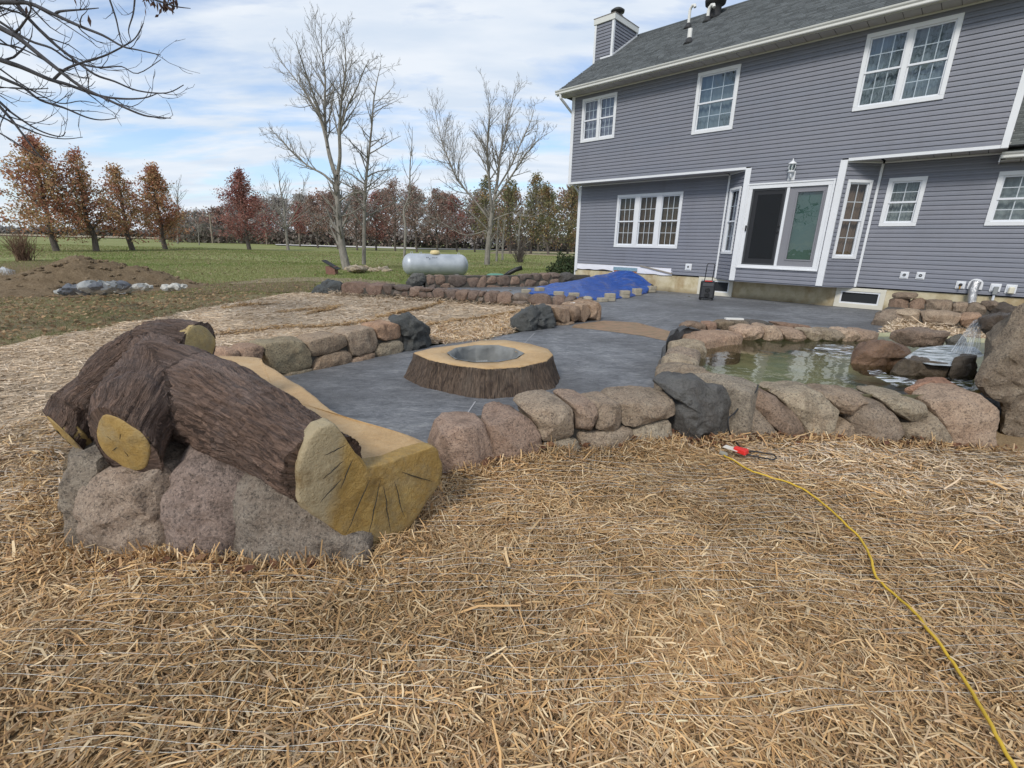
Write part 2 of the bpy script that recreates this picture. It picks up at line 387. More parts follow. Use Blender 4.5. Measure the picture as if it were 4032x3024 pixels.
def mat_found():
    t = NT('poured_foundation'); f = t.noise(2.2, 7, 0.7); g = t.noise(20, 5)
    c = t.ramp(f, [(0.3, (0.34, 0.27, 0.16)), (0.5, (0.52, 0.45, 0.30)), (0.7, (0.62, 0.56, 0.43))])
    st = t.noise(1.3, 5, 0.6, vec=t.map(scale=(1, 1, 0.5)))
    low = t.ramp(t.math('ADD', t.xyz(2), t.math('MULTIPLY', st, 0.32)), [(0.17, 1.0), (0.34, 0.0)])
    c = t.mix(t.math('MULTIPLY', low, 0.65), c, (0.11, 0.085, 0.05))
    c = t.mix(t.ramp(st, [(0.5, 0.0), (0.62, 0.5)]), c, (0.26, 0.15, 0.05))
    return t.fin(t.bsdf(c, 0.85, t.bump(g, 0.4, 0.01), 0.2))
M_found = mat_found()
def mat_shingle():
    t = NT('asphalt_shingles'); a = t.attr('col'); g = t.noise(160, 3, 0.7); b = t.noise(0.5, 3)
    c = t.mix(t.ramp(g, [(0.35, 0.0), (0.7, 1.0)]), t.mix(1.0, a, (0.55, 0.55, 0.55), 'MULTIPLY'), a)
    c = t.mix(t.math('MULTIPLY', b, 0.3), c, (0.10, 0.115, 0.115))
    return t.fin(t.bsdf(c, 0.95, t.bump(g, 0.5, 0.004), 0.15))
M_shing = mat_shingle()
def mat_glass(name, tint, ior=1.7, rough=0.0, wob=0.02):
    t = NT(name); fr = t.n('ShaderNodeFresnel'); bf = t.n('ShaderNodeNewGeometry').outputs['Backfacing']; t.set(fr.inputs[0], t.math('ADD', t.math('MULTIPLY', bf, 1.0 / ior - ior), ior))
    nr = t.bump(t.noise(3.0, 2), wob, 0.1)
    t.set(fr.inputs['Normal'], nr)
    tr = t.n('ShaderNodeBsdfTransparent'); t.set(tr.inputs[0], tint); gl = t.n('ShaderNodeBsdfGlossy'); gl.inputs['Roughness'].default_value = rough; t.set(gl.inputs['Color'], (0.92, 0.95, 0.98)); t.set(gl.inputs['Normal'], nr)
    mx_ = t.n('ShaderNodeMixShader'); t.set(mx_.inputs[0], fr.outputs[0]); t.t.links.new(tr.outputs[0], mx_.inputs[1]); t.t.links.new(gl.outputs[0], mx_.inputs[2])
    return t.fin(mx_.outputs[0])
M_glass = mat_glass('window_glass', (0.75, 0.80, 0.82), 1.75)
M_glass2 = mat_glass('window_glass_clear', (0.85, 0.87, 0.88), 1.5)
M_curt = simple('sheer_curtain', (0.20, 0.235, 0.25), 0.9, 0.2); M_curt2 = simple('grey_curtain', (0.26, 0.26, 0.33), 0.9, 0.12)  # sheer curtain: reflected trees are put into its dark blue-green colour
M_blind = simple('brown_drape', (0.085, 0.055, 0.028), 0.8, 0.3, 9); M_lace = simple('lace_curtain', (0.24, 0.27, 0.27), 0.9, 0.3, 40); M_bl3 = simple('woven_blind', (0.16, 0.11, 0.075), 0.8, 0.35, 60)
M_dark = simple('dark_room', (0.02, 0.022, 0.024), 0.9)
M_black = simple('black_plastic', (0.012, 0.012, 0.013), 0.45)
M_screen = simple('insect_screen', (0.016, 0.018, 0.021), 0.75, 0.1)
M_door = simple('grey_door_paint', (0.205, 0.205, 0.225), 0.4, 0.05)
M_doorglass = mat_glass('door_glass', (0.62, 0.74, 0.70), 1.75)
M_doorblind = simple('green_grey_shade', (0.10, 0.145, 0.14), 0.8, 0.08)

house = thing('house', H(5, N1, 0), 'two-storey house with grey lap siding, white trim and grey shingle roof', 'house')
def P_front(n):                                   # local (s, z, outward) -> world on a wall facing the yard
    return lambda s, z, d: H(s, n - d, z)
def P_line(a, b, flip=False):                     # wall from ground point a to b, outward on the left of a->b unless flipped
    d = (b - a); L = d.length; d = d / L; o = Vector((-d.y, d.x, 0))
    if flip: o = -o
    return (lambda s, z, q: a + d * s + o * q + Vector((0, 0, z))), L
def pbox(mb, P, s0, s1, z0, z1, d0, d1):
    return mb.hexa([P(s0, z0, d0), P(s1, z0, d0), P(s1, z0, d1), P(s0, z0, d1), P(s0, z1, d0), P(s1, z1, d0), P(s1, z1, d1), P(s0, z1, d1)])
def siding(P, s0, s1, z0, z1, holes=(), course=0.1016, clip=None, mat=None, parent=None):
    nC = int(math.ceil((z1 - z0) / course - 0.15))
    for i in range(nC):
        a = z0 + i * course; b = min(a + course + 0.004, z1)
        lo, hi = (s0, s1) if clip is None else clip(a)
        cuts = sorted((h[0] + 0.045, h[1] - 0.045) for h in holes if min(h[3] - 0.03, b) - max(h[2] + 0.03, a) > 0.03)
        segs = []; cur = lo
        for c0, c1 in cuts:
            if c0 > cur + 0.02: segs.append((cur, min(c0, hi)))
            cur = max(cur, c1)
        if hi > cur + 0.02: segs.append((cur, hi))
        for q0, q1 in segs:
            # 3.66 m panels: a lap where two panels meet
            mb = MB()
            pr = [(-0.004, a), (0.024, a - 0.001), (0.024, a + 0.006), (0.020, a + 0.012), (0.018, a + 0.048), (0.012, a + 0.056), (0.002, b), (-0.004, b)]
            A = [P(q0, z, d) for d, z in pr]; B = [P(q1, z, d) for d, z in pr]; n = len(pr)
            mb.add(A + B, [(k, (k + 1) % n, n + (k + 1) % n, n + k) for k in range(n)] + [tuple(range(n))[::-1], tuple(range(n, 2 * n))])
            mb.build('siding_board', mat or M_sid, parent or house)
def window(P, s0, s1, z0, z1, cols=1, grid=(3, 2), fw=0.085, mull=0.10, curt=None, glass=None, sill=True, label=None, cwave=0.02, rail=0.5, cdepth=0.16, ctop=1.0):
    mb = MB()
    pbox(mb, P, s0, s1, z1 - fw, z1, -0.03, 0.042); pbox(mb, P, s0, s1, z0, z0 + fw, -0.03, 0.042)
    pbox(mb, P, s0, s0 + fw, z0 + fw, z1 - fw, -0.03, 0.040); pbox(mb, P, s1 - fw, s1, z0 + fw, z1 - fw, -0.03, 0.040)
    a, b = s0 + fw, s1 - fw; w = ((b - a) - mull * (cols - 1)) / cols
    for c in range(1, cols): q = a + c * w + (c - 1) * mull; pbox(mb, P, q, q + mull, z0 + fw, z1 - fw, -0.03, 0.036)
    win = mb.build('window', M_white, house, bevel=0.004)
    if label: win['label'] = label
    zr = z0 + fw + (z1 - z0 - 2 * fw) * rail
    for c in range(cols):
        q0 = a + c * (w + mull); q1 = q0 + w; sb = 0.032
        for k, (e0, e1, dd) in enumerate(((zr - 0.02, z1 - fw, -0.004), (z0 + fw, zr + 0.022, -0.022))):
            m2 = MB()
            pbox(m2, P, q0, q1, e1 - sb, e1, dd - 0.03, dd + 0.010); pbox(m2, P, q0, q1, e0, e0 + sb * 1.25, dd - 0.03, dd + 0.012)
            pbox(m2, P, q0, q0 + sb, e0 + sb * 1.25, e1 - sb, dd - 0.03, dd + 0.008); pbox(m2, P, q1 - sb, q1, e0 + sb * 1.25, e1 - sb, dd - 0.03, dd + 0.008)
            m2.build('sash', M_vinylsash, win)
            m3 = MB(); gw = 0.0085; i0, i1, j0, j1 = q0 + sb, q1 - sb, e0 + sb * 1.25, e1 - sb
            for g_ in range(1, grid[0]): x = i0 + (i1 - i0) * g_ / grid[0]; pbox(m3, P, x - gw, x + gw, j0, j1, dd - 0.026, dd - 0.014)
            for g_ in range(1, grid[1]): y = j0 + (j1 - j0) * g_ / grid[1]; pbox(m3, P, i0, i1, y - gw, y + gw, dd - 0.027, dd - 0.013)
            m3.build('grille', M_white, win)
            m4 = MB(); m4.add([P(i0 - 0.004, j0 - 0.004, dd - 0.011), P(i1 + 0.004, j0 - 0.004, dd - 0.011), P(i1 + 0.004, j1 + 0.004, dd - 0.011), P(i0 - 0.004, j1 + 0.004, dd - 0.011)], [(0, 1, 2, 3)])
            m4.build('pane', glass or M_glass, win)
        if curt is not None:
            m5 = MB(); nS = 40; vv = []; zt = z0 + (z1 - z0) * ctop
            ph = R_.random() * 6
            for i in range(nS + 1):
                x = q0 - 0.05 + (q1 - q0 + 0.1) * i / nS; off = -cdepth + cwave * math.sin(i * 1.35 + ph) + cwave * 0.6 * math.sin(i * 0.6 + ph * 2)
                vv += [P(x, z0 - 0.05, off), P(x, zt + 0.05, off)]
            m5.add(vv, [(2 * i, 2 * i + 2, 2 * i + 3, 2 * i + 1) for i in range(nS)]); m5.build('curtain', curt, win, smooth=True)
    return win
PF, PR = P_front(N2), P_front(N1)
# window and door rectangles
W_sm = (9.32, 10.66, 4.82, 6.145); W_mid = (5.555, 6.71, 4.585, 6.145); W_big = (1.21, 2.83, 4.60, 6.155)
W_tri = (7.03, 9.40, 1.414, 3.14); W_k = (1.175, 1.89, 2.06, 3.16); W_r = (-1.25, 0.008, 2.06, 3.16); DOOR = (2.873, 4.893, 0.95, 3.145)
BW1 = (5.12, 6.19, 0.035, 0.578); BW2 = (1.41, 2.47, 0.035, 0.548)
BL, BR = (4.96, 5.67), (2.77, 2.08)     # bay corners: front, rear
# siding
siding(PF, UR + 0.10, UL - 0.11, ZO + 0.07, ZE - 0.02, [W_sm, W_mid, W_big])
siding(PF, BR[0] + 0.05, BL[0] - 0.05, ZF + 0.01, ZO + 0.068, [DOOR])
siding(PR, BL[1] + 0.03, UL - 0.13, ZF + 0.02, ZO - 0.03, [W_tri, (7.1, 11.2, 0.4, 0.79)])
siding(PR, -3.6, BR[1] - 0.03, ZF + 0.01, ZO - 0.03, [W_k, W_r])
pl_, Ll = P_line(H(BL[1], N1), H(BL[0], N2), True); pr_, Lr = P_line(H(BR[0], N2), H(BR[1], N1), True)
WB = (0.16, Ll - 0.20, 1.30, 3.13)
siding(pl_, 0.03, Ll - 0.05, ZF + 0.01, ZO - 0.03, [WB]); siding(pr_, 0.05, Lr - 0.03, ZF + 0.01, ZO - 0.03, [(0.17, Lr - 0.17, 1.27, 3.13)])
# windows
window(PF, *W_sm, cols=2, curt=M_curt2, label='small upper twin window beside the downspout'); window(PF, *W_mid, curt=M_curt, label='single upper window between the twin windows')
window(PF, *W_big, cols=2, curt=M_curt, label='large upper twin window'); window(PR, *W_tri, cols=3, curt=M_blind, mull=0.17, glass=M_glass2, label='triple window with brown drapes above the blue tarp', cwave=0.03)
window(PR, *W_k, grid=(2, 2), curt=M_lace, label='small kitchen window beside the bay', glass=M_glass2); window(PR, *W_r, grid=(4, 2), curt=M_lace, glass=M_glass2)
window(pl_, *WB, grid=(2, 2), curt=M_curt2, fw=0.065, label='narrow window on the far angled side of the bay'); window(pr_, 0.17, Lr - 0.17, 1.27, 3.13, grid=(2, 2), curt=M_bl3, fw=0.065, label='narrow window on the near angled side of the bay', glass=M_glass2)
# corner boards, posts and band boards
def part(name, mb, mat, bevel=0.004, smooth=False): return mb.build(name, mat, house, bevel=bevel, smooth=smooth)
for u0, u1, n0, n1_, z0, z1 in ((UL - 0.115, UL + 0.01, N2 - 0.03, N2 + 0.09, ZO, ZE - 0.02), (UR - 0.01, UR + 0.105, N2 - 0.03, N2 + 0.09, ZO, ZE + 0.2), (UL - 0.14, UL - 0.02, N1 - 0.03, N1 + 0.09, ZF - 0.05, ZO - 0.03)):
    part('corner_board', MB().hbox(u0, u1, n0, n1_, z0, z1), M_white)
for u in (BL[0], BR[0]): part('bay_post', MB().hbox(u - 0.075, u + 0.075, N2 - 0.028, N2 + 0.06, ZF - 0.005, ZO + 0.035), M_white)
for u in (BL[1], BR[1]): part('inside_corner_strip', MB().hbox(u - 0.028, u + 0.028, N1 - 0.05, N1 + 0.01, ZF - 0.005, ZO - 0.03), M_white)
part('band_board', MB().hbox(BL[0] + 0.076, UL - 0.116, N2 - 0.022, N2 + 0.05, ZO, ZO + 0.07), M_white)
part('band_board', MB().hbox(UR + 0.106, BR[0] - 0.076, N2 - 0.022, N2 + 0.05, ZO, ZO + 0.07), M_white)
# overhang soffit: grooved vinyl panels, one per strip
def soffit(u0, u1, n0, n1_, z, step=0.30):
    k = max(1, int(round((u1 - u0) / step)))
    for i in range(k):
        a = u0 + (u1 - u0) * i / k; b = u0 + (u1 - u0) * (i + 1) / k
        mb = MB(); mb.hbox(a + 0.006, b - 0.006, n0, n1_, z, z + 0.02); part('soffit_panel', mb, M_soffit, bevel=0)
soffit(BL[1] + 0.05, UL - 0.02, N2 + 0.052, N1 - 0.045, ZO + 0.012); soffit(-0.02, BR[1] - 0.05, N2 + 0.052, N1 - 0.045, ZO + 0.012)
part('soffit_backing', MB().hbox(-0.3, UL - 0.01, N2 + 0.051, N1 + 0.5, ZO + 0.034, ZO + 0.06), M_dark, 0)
part('soffit_trim', MB().hbox(BL[1] + 0.03, UL - 0.145, N1 - 0.043, N1 + 0.0, ZO - 0.028, ZO + 0.010), M_white); part('soffit_trim', MB().hbox(-0.05, BR[1] - 0.03, N1 - 0.043, N1 + 0.0, ZO - 0.028, ZO + 0.010), M_white)
for Pq, L in ((pl_, Ll), (pr_, Lr)):
    mb = MB(); pbox(mb, Pq, 0.05, L - 0.05, ZO - 0.028, ZO + 0.006, 0.0, 0.05); part('soffit_trim', mb, M_white)
# triangular soffit pieces over the angled bay sides
for f_, r_ in (BL, BR):
    mb = MB(); mb.add([H(f_, N2 + 0.05, ZO + 0.010), H(r_, N1, ZO + 0.010), H(r_, N2 + 0.05, ZO + 0.010)], [(0, 1, 2)]); part('soffit_gore', mb, M_soffit, 0)
# bay floor
mb = MB(); q = [H(BR[0] - 0.02, N2 + 0.002, 0), H(BL[0] + 0.02, N2 + 0.002, 0), H(BL[1], N1, 0), H(BR[1], N1, 0)]
mb.hexa([v + Vector((0, 0, ZF - 0.03)) for v in q] + [v + Vector((0, 0, ZF + 0.012)) for v in q]); part('bay_floor', mb, M_sid, 0)
# dark shell inside the openings
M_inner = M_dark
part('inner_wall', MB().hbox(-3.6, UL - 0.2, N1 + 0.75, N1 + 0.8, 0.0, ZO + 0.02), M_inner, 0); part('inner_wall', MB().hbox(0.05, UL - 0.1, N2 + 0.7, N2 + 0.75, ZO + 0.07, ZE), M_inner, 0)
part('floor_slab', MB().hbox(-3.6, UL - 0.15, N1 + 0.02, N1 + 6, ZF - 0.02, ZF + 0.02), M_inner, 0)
# side and rear walls
part('side_wall', MB().hbox(UL - 0.05, UL - 0.01, N2 + 0.10, 22.0, ZO + 0.035, ZE), M_sid, 0); part('side_wall', MB().hbox(UL - 0.07, UL - 0.03, N1 + 0.10, 22.0, 0.5, ZO + 0.03), M_sid, 0); part('side_wall', MB().hbox(0.01, 0.05, N2 + 0.10, 22.0, ZO + 0.05, ZE + 0.1), M_sid, 0)
part('rear_wall', MB().hbox(-3.6, UL - 0.06, 21.9, 21.95, 0.0, ZE), M_sid, 0); part('side_wall', MB().hbox(-3.6, -3.55, N1, 21.9, 0, ZO), M_sid, 0)
# foundation with basement windows
for u0, u1, z0, z1 in ((BW1[1] - 0.06, UL - 0.05, -0.2, ZF + 0.03), (BW2[1] - 0.06, BW1[0] + 0.06, -0.2, ZF + 0.03), (-3.6, BW2[0] + 0.06, -0.2, ZF + 0.03)):
    part('foundation_wall', MB().hbox(u0, u1, N1 + 0.03, N1 + 0.3, z0, z1), M_found, 0)
for (u0, u1, z0, z1), lab in ((BW1, 'white basement window behind the wheeled speaker'), (BW2, 'white basement window beside the planter stones')):
    mb = MB(); fw = 0.11
    for a in ((u0, u1, z0, z0 + fw), (u0, u1, z1 - fw * 0.8, z1), (u0, u0 + fw, z0 + fw, z1 - fw * 0.8), (u1 - fw, u1, z0 + fw, z1 - fw * 0.8)): mb.hbox(a[0], a[1], N1 - 0.02, N1 + 0.06, a[2], a[3])
    w = part('basement_window', mb, simple('basement_frame', (0.62, 0.59, 0.50), 0.5, 0.12, 5), 0.005); w['label'] = lab
    mb = MB(); g = 0.035
    for a in ((u0 + fw, u1 - fw, z0 + fw, z0 + fw + g), (u0 + fw, u1 - fw, z1 - fw * 0.8 - g, z1 - fw * 0.8), (u0 + fw, u0 + fw + g, z0 + fw + g, z1 - fw * 0.8 - g), (u1 - fw - g, u1 - fw, z0 + fw + g, z1 - fw * 0.8 - g)): mb.hbox(a[0], a[1], N1 - 0.005, N1 + 0.05, a[2], a[3])
    mb.build('sash', M_white, w); MB().hbox(u0 + fw + g, u1 - fw - g, N1 + 0.03, N1 + 0.04, z0 + fw + g, z1 - fw * 0.8 - g).build('screen', M_screen, w)
# torn house wrap where siding is missing
M_wrap = simple('house_wrap', (0.74, 0.74, 0.80), 0.6, 0.1, 3)
def wrap(u0, u1, z0, z1, sag, seed):
    n = 26; vv = []
    for i in range(n + 1):
        u = u0 + (u1 - u0) * i / n; e_ = mnoise.noise((u * 2.1, seed, 0)) * sag
        vv += [H(u, N1 - 0.004 - 0.02 * abs(mnoise.noise((u * 3, seed, 2))), z0 + e_), H(u, N1 - 0.008 - 0.025 * abs(mnoise.noise((u * 2.3, seed, 5))), (z0 + z1) / 2), H(u, N1 - 0.004, z1)]
    f = []
    for i in range(n): f += [(3 * i, 3 * i + 3, 3 * i + 4, 3 * i + 1), (3 * i + 1, 3 * i + 4, 3 * i + 5, 3 * i + 2)]
    o = MB().add(vv, f).build('house_wrap', M_wrap, house, smooth=True); return o
wrap(9.35, 10.98, 0.60, 0.79, 0.06, 1.0); wrap(7.10, 9.37, 0.56, 0.79, 0.09, 3.0)
part('bare_sheathing', MB().hbox(7.09, UL - 0.15, N1 + 0.002, N1 + 0.025, ZF + 0.03, 0.80), simple('sheathing_board', (0.30, 0.20, 0.10), 0.8), 0)
mb = MB(); dv = (H(7.12, 0, 0.63) - H(8.25, 0, 0.82)).normalized(); mb.obox((H(7.12, N1 - 0.03, 0.63) + H(8.25, N1 - 0.03, 0.80)) / 2, dv, HN, dv.cross(HN), 0.60, 0.012, 0.022)
part('loose_batten', mb, simple('weathered_batten', (0.26, 0.23, 0.19), 0.8), 0)
mb = MB().hbox(8.38, 9.33, N1 - 0.045, N1 - 0.03, 0.62, 0.735); part('foam_board_scrap', mb, simple('printed_foam', (0.20, 0.31, 0.38), 0.6, 0.7, 26), 0)
part('orange_wrap_scrap', MB().hbox(8.4, 9.3, N1 - 0.03, N1 - 0.02, 0.56, 0.63), simple('orange_scrap', (0.42, 0.16, 0.06), 0.7, 0.5, 30), 0)
# sliding door in the bay
def door():
    s0, s1, z0, z1 = DOOR; mb = MB(); fw = 0.125
    for a in ((s0, s1, z1 - fw, z1), (s0, s1, z0, z0 + 0.085)): pbox(mb, PF, *a, -0.02, 0.034)
    for a in ((s0, s0 + fw, z0 + 0.085, z1 - fw), (s1 - fw, s1, z0 + 0.085, z1 - fw)): pbox(mb, PF, *a, -0.02, 0.032)
    pbox(mb, PF, s0 - 0.012, s1 + 0.012, z1 - 0.028, z1 + 0.012, 0.0, 0.052); pbox(mb, PF, s0 - 0.012, s0 + 0.03, z0 + 0.02, z1 - 0.028, 0.0, 0.050); pbox(mb, PF, s1 - 0.03, s1 + 0.012, z0 + 0.02, z1 - 0.028, 0.0, 0.050)
    pbox(mb, PF, s0 - 0.01, s1 + 0.01, z0 - 0.015, z0 + 0.022, 0.0, 0.06)
    i0, i1, j0, j1 = s0 + fw, s1 - fw, z0 + 0.085, z1 - fw; mid = 3.885
    pbox(mb, PF, mid - 0.034, mid + 0.034, j0, j1, -0.02, 0.022)
    d = mb.build('door', M_white, house, bevel=0.004); d['label'] = 'sliding patio door with dark screen and grey glazed leaf'
    # far leaf behind the screen
    mb = MB(); pbox(mb, PF, mid + 0.034, i1, j0, j1, -0.07, -0.03); mb.build('door_leaf', M_door, d)
    mb = MB(); q0, q1 = mid + 0.13, i1 - 0.15
    pbox(mb, PF, q0, q1, j0 + 0.17, j1 - 0.15, -0.03, -0.024); mb.build('pane', simple('dark_pane', (0.012, 0.015, 0.018), 0.2), d)
    mb = MB()
    for a in ((mid + 0.036, i1, j1 - 0.045, j1), (mid + 0.036, i1, j0, j0 + 0.045), (i1 - 0.045, i1, j0 + 0.045, j1 - 0.045), (mid + 0.036, mid + 0.075, j0 + 0.045, j1 - 0.045)): pbox(mb, PF, *a, -0.02, 0.0)
    t = NT('screen_mesh'); tr = t.n('ShaderNodeBsdfTransparent'); b_ = t.bsdf((0.022, 0.024, 0.027), 0.8, None, 0.1); m_ = t.n('ShaderNodeMixShader'); m_.inputs[0].default_value = 0.70; t.t.links.new(tr.outputs[0], m_.inputs[1]); t.t.links.new(b_, m_.inputs[2])
    ms_ = MB(); ms_.add([PF(mid + 0.07, j0 + 0.04, -0.010), PF(i1 - 0.04, j0 + 0.04, -0.010), PF(i1 - 0.04, j1 - 0.04, -0.010), PF(mid + 0.07, j1 - 0.04, -0.010)], [(0, 1, 2, 3)]); ms_.build('insect_mesh', t.fin(m_.outputs[0]), d)
    sc = mb.build('screen_frame', simple('screen_frame_paint', (0.05, 0.053, 0.058), 0.5), d)
    # near leaf with glass
    mb = MB(); g = (3.09, 3.645, 1.215, 2.885)
    for a in ((i0, mid - 0.034, j0, g[2]), (i0, mid - 0.034, g[3], j1), (i0, g[0], g[2], g[3]), (g[1], mid - 0.034, g[2], g[3])): pbox(mb, PF, *a, -0.06, -0.012)
    mb.build('door_leaf', M_door, d)
    mb = MB(); w = 0.035
    for a in ((g[0] - w, g[1] + w, g[3], g[3] + w), (g[0] - w, g[1] + w, g[2] - w, g[2]), (g[0] - w, g[0], g[2], g[3]), (g[1], g[1] + w, g[2], g[3])): pbox(mb, PF, *a, -0.012, 0.006)
    mb.build('glass_moulding', M_door, d, bevel=0.006)
    mb = MB(); mb.add([PF(g[0], g[2], -0.03), PF(g[1], g[2], -0.03), PF(g[1], g[3], -0.03), PF(g[0], g[3], -0.03)], [(0, 1, 2, 3)]); mb.build('pane', M_doorglass, d)
    mb = MB(); mb.add([PF(g[0] - .05, g[2] - .05, -0.075), PF(g[1] + .05, g[2] - .05, -0.075), PF(g[1] + .05, g[3] + .05, -0.075), PF(g[0] - .05, g[3] + .05, -0.075)], [(0, 1, 2, 3)]); mb.build('door_shade', M_doorblind, d)
    for zz in (1.90, 2.05): MB().lathe(PF(mid + 0.085, zz, -0.02), [(0.026, 0), (0.028, 0.02), (0.018, 0.035), (0.001, 0.038)], 12, -HN).build('door_knob', M_black, d)
    mb = MB(); pbox(mb, PF, i1 + 0.0, i1 + 0.03, 1.93, 2.08, 0.032, 0.07); mb.build('screen_handle', M_black, d)
door()
# roof: deck, individual shingle tabs, ridge, gutter, soffit
RN0, RZ0, PT = 13.98, 6.435, 0.648; RR = 18.0
def rz(n): return RZ0 + PT * (n - RN0)
RUL, RUR = 11.42, -0.25
mb = MB(); q = [(RUR, RN0, rz(RN0)), (RUL, RN0, rz(RN0)), (RUL, RR, rz(RR)), (RUR, RR, rz(RR))]
mb.hexa([H(u, n, z - 0.14) for u, n, z in q] + [H(u, n, z) for u, n, z in q]); part('roof_deck', mb, M_cream, 0)
q = [(RUR, RR, rz(RR)), (RUL, RR, rz(RR)), (RUL, 22.1, rz(RR) - 2.66), (RUR, 22.1, rz(RR) - 2.66)]
mb = MB(); mb.hexa([H(u, n, z - 0.14) for u, n, z in q] + [H(u, n, z) for u, n, z in q]); part('roof_deck', mb, M_cream, 0)
mb = MB(); mb.add([H(UL - 0.03, 14.5, ZE), H(UL - 0.03, 21.9, ZE), H(UL - 0.03, RR, rz(RR) - 0.15)], [(0, 1, 2)]); part('gable_wall', mb, M_sid, 0)
mb = MB(); mb.add([H(0.03, 14.5, ZE), H(0.03, 21.9, ZE), H(0.03, RR, rz(RR) - 0.15)], [(0, 1, 2)]); part('gable_wall', mb, M_sid, 0)
def shingles(u0, u1, n0, n1_, zf, pitch, name='shingles', seed=3, base=(0.145, 0.156, 0.165)):
    rg = np.random.default_rng(seed); sl_ = math.sqrt(1 + pitch * pitch); ex = 0.135 / sl_
    V = []; F = []; Cc = []; nrm = np.array(HN * (-pitch) + Vector((0, 0, 1))) / sl_; U_ = np.array(HU); tdir = np.array(HN + Vector((0, 0, pitch)))
    k = 0; n = n0 - 0.02
    while n < n1_:
        u = u0 + rg.random() * -0.2
        while u < u1:
            w = rg.choice([0.17, 0.22, 0.30]) ; a, b = max(u, u0), min(u + w - 0.004, u1); u += w
            if b - a < 0.03: continue
            th = 0.010 + rg.random() * 0.010; top = ex * 1.25
            def pt(uu, nn, hh): return U_ * uu + np.array(HN) * nn + np.array((0, 0, zf(nn))) + nrm * hh
            e = n + rg.random() * 0.012
            V += [pt(a, e, 0.003), pt(b, e, 0.003), pt(a, e, th + 0.008), pt(b, e, th + 0.008), pt(a, min(n + top, n1_), 0.006), pt(b, min(n + top, n1_), 0.006)]
            i = 6 * k; F += [(i, i + 1, i + 3, i + 2), (i + 2, i + 3, i + 5, i + 4)]; k += 1
            f = 0.72 + 0.55 * rg.random(); Cc += [[c * f for c in base] + [1]] * 6
        n += ex
    o = fastmesh(name, np.array(V), np.array(F), M_shing, house, np.array(Cc)); o['kind'] = 'stuff'; return o
shingles(RUR, RUL, RN0, RR, rz, PT)
part('ridge_cap', MB().tube([H(RUR, RR, rz(RR) + 0.0), H(RUL, RR, rz(RR) + 0.0)], 0.05, 6), simple('ridge_shingle', (0.085, 0.095, 0.10), 0.95))
part('rake_board', (lambda m_: m_.hexa([H(u, n, z) for u, n, z in ((RUL - 0.02, RN0, rz(RN0) - 0.17), (RUL + 0.02, RN0, rz(RN0) - 0.17), (RUL + 0.02, RR, rz(RR) - 0.17), (RUL - 0.02, RR, rz(RR) - 0.17), (RUL - 0.02, RN0, rz(RN0) - 0.012), (RUL + 0.02, RN0, rz(RN0) - 0.012), (RUL + 0.02, RR, rz(RR) - 0.012), (RUL - 0.02, RR, rz(RR) - 0.012))]))(MB()), M_cream, 0)
def gutter(u0, u1, n, z, name='gutter'):
    pr = [(0.0, 0.0), (0.0, -0.085), (-0.025, -0.115), (-0.085, -0.115), (-0.095, -0.10), (-0.092, -0.06), (-0.118, -0.03), (-0.125, 0.0), (-0.115, 0.003), (-0.108, -0.012), (-0.012, -0.02)]
    mb = MB(); A = [H(u0, n + a, z + b) for a, b in pr]; B = [H(u1, n + a, z + b) for a, b in pr]; k = len(pr)
    mb.add(A + B, [(i, (i + 1) % k, k + (i + 1) % k, k + i) for i in range(k)] + [tuple(range(k))[::-1], tuple(range(k, 2 * k))]); return part(name, mb, M_cream, 0)
gutter(RUR, RUL + 0.02, RN0 - 0.005, RZ0 - 0.015)
part('fascia', MB().hbox(RUR, RUL, RN0, RN0 + 0.02, RZ0 - 0.145, RZ0 - 0.1405), M_white, 0)
soffit(RUR, RUL, RN0 + 0.005, N2 - 0.034, ZE - 0.02, 0.31)
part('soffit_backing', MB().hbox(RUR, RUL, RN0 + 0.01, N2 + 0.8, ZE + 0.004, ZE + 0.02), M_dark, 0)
part('soffit_trim', MB().hbox(UR + 0.11, UL - 0.12, N2 - 0.033, N2 - 0.0165, ZE - 0.055, ZE - 0.022), M_cream, 0)
# downspout at the far corner
p = [H(11.26, RN0 - 0.06, RZ0 - 0.13), H(11.24, RN0 - 0.05, RZ0 - 0.24), H(11.20, N2 - 0.06, RZ0 - 0.50), H(11.17, N2 + 0.12, RZ0 - 0.62), H(11.15, N2 + 0.14, ZO + 0.2), H(11.12, N1 + 0.1, ZO - 0.25), H(11.12, N1 + 0.1, 0.35)]
part('downspout', MB().tube(p, 0.042, 8), M_white, 0)
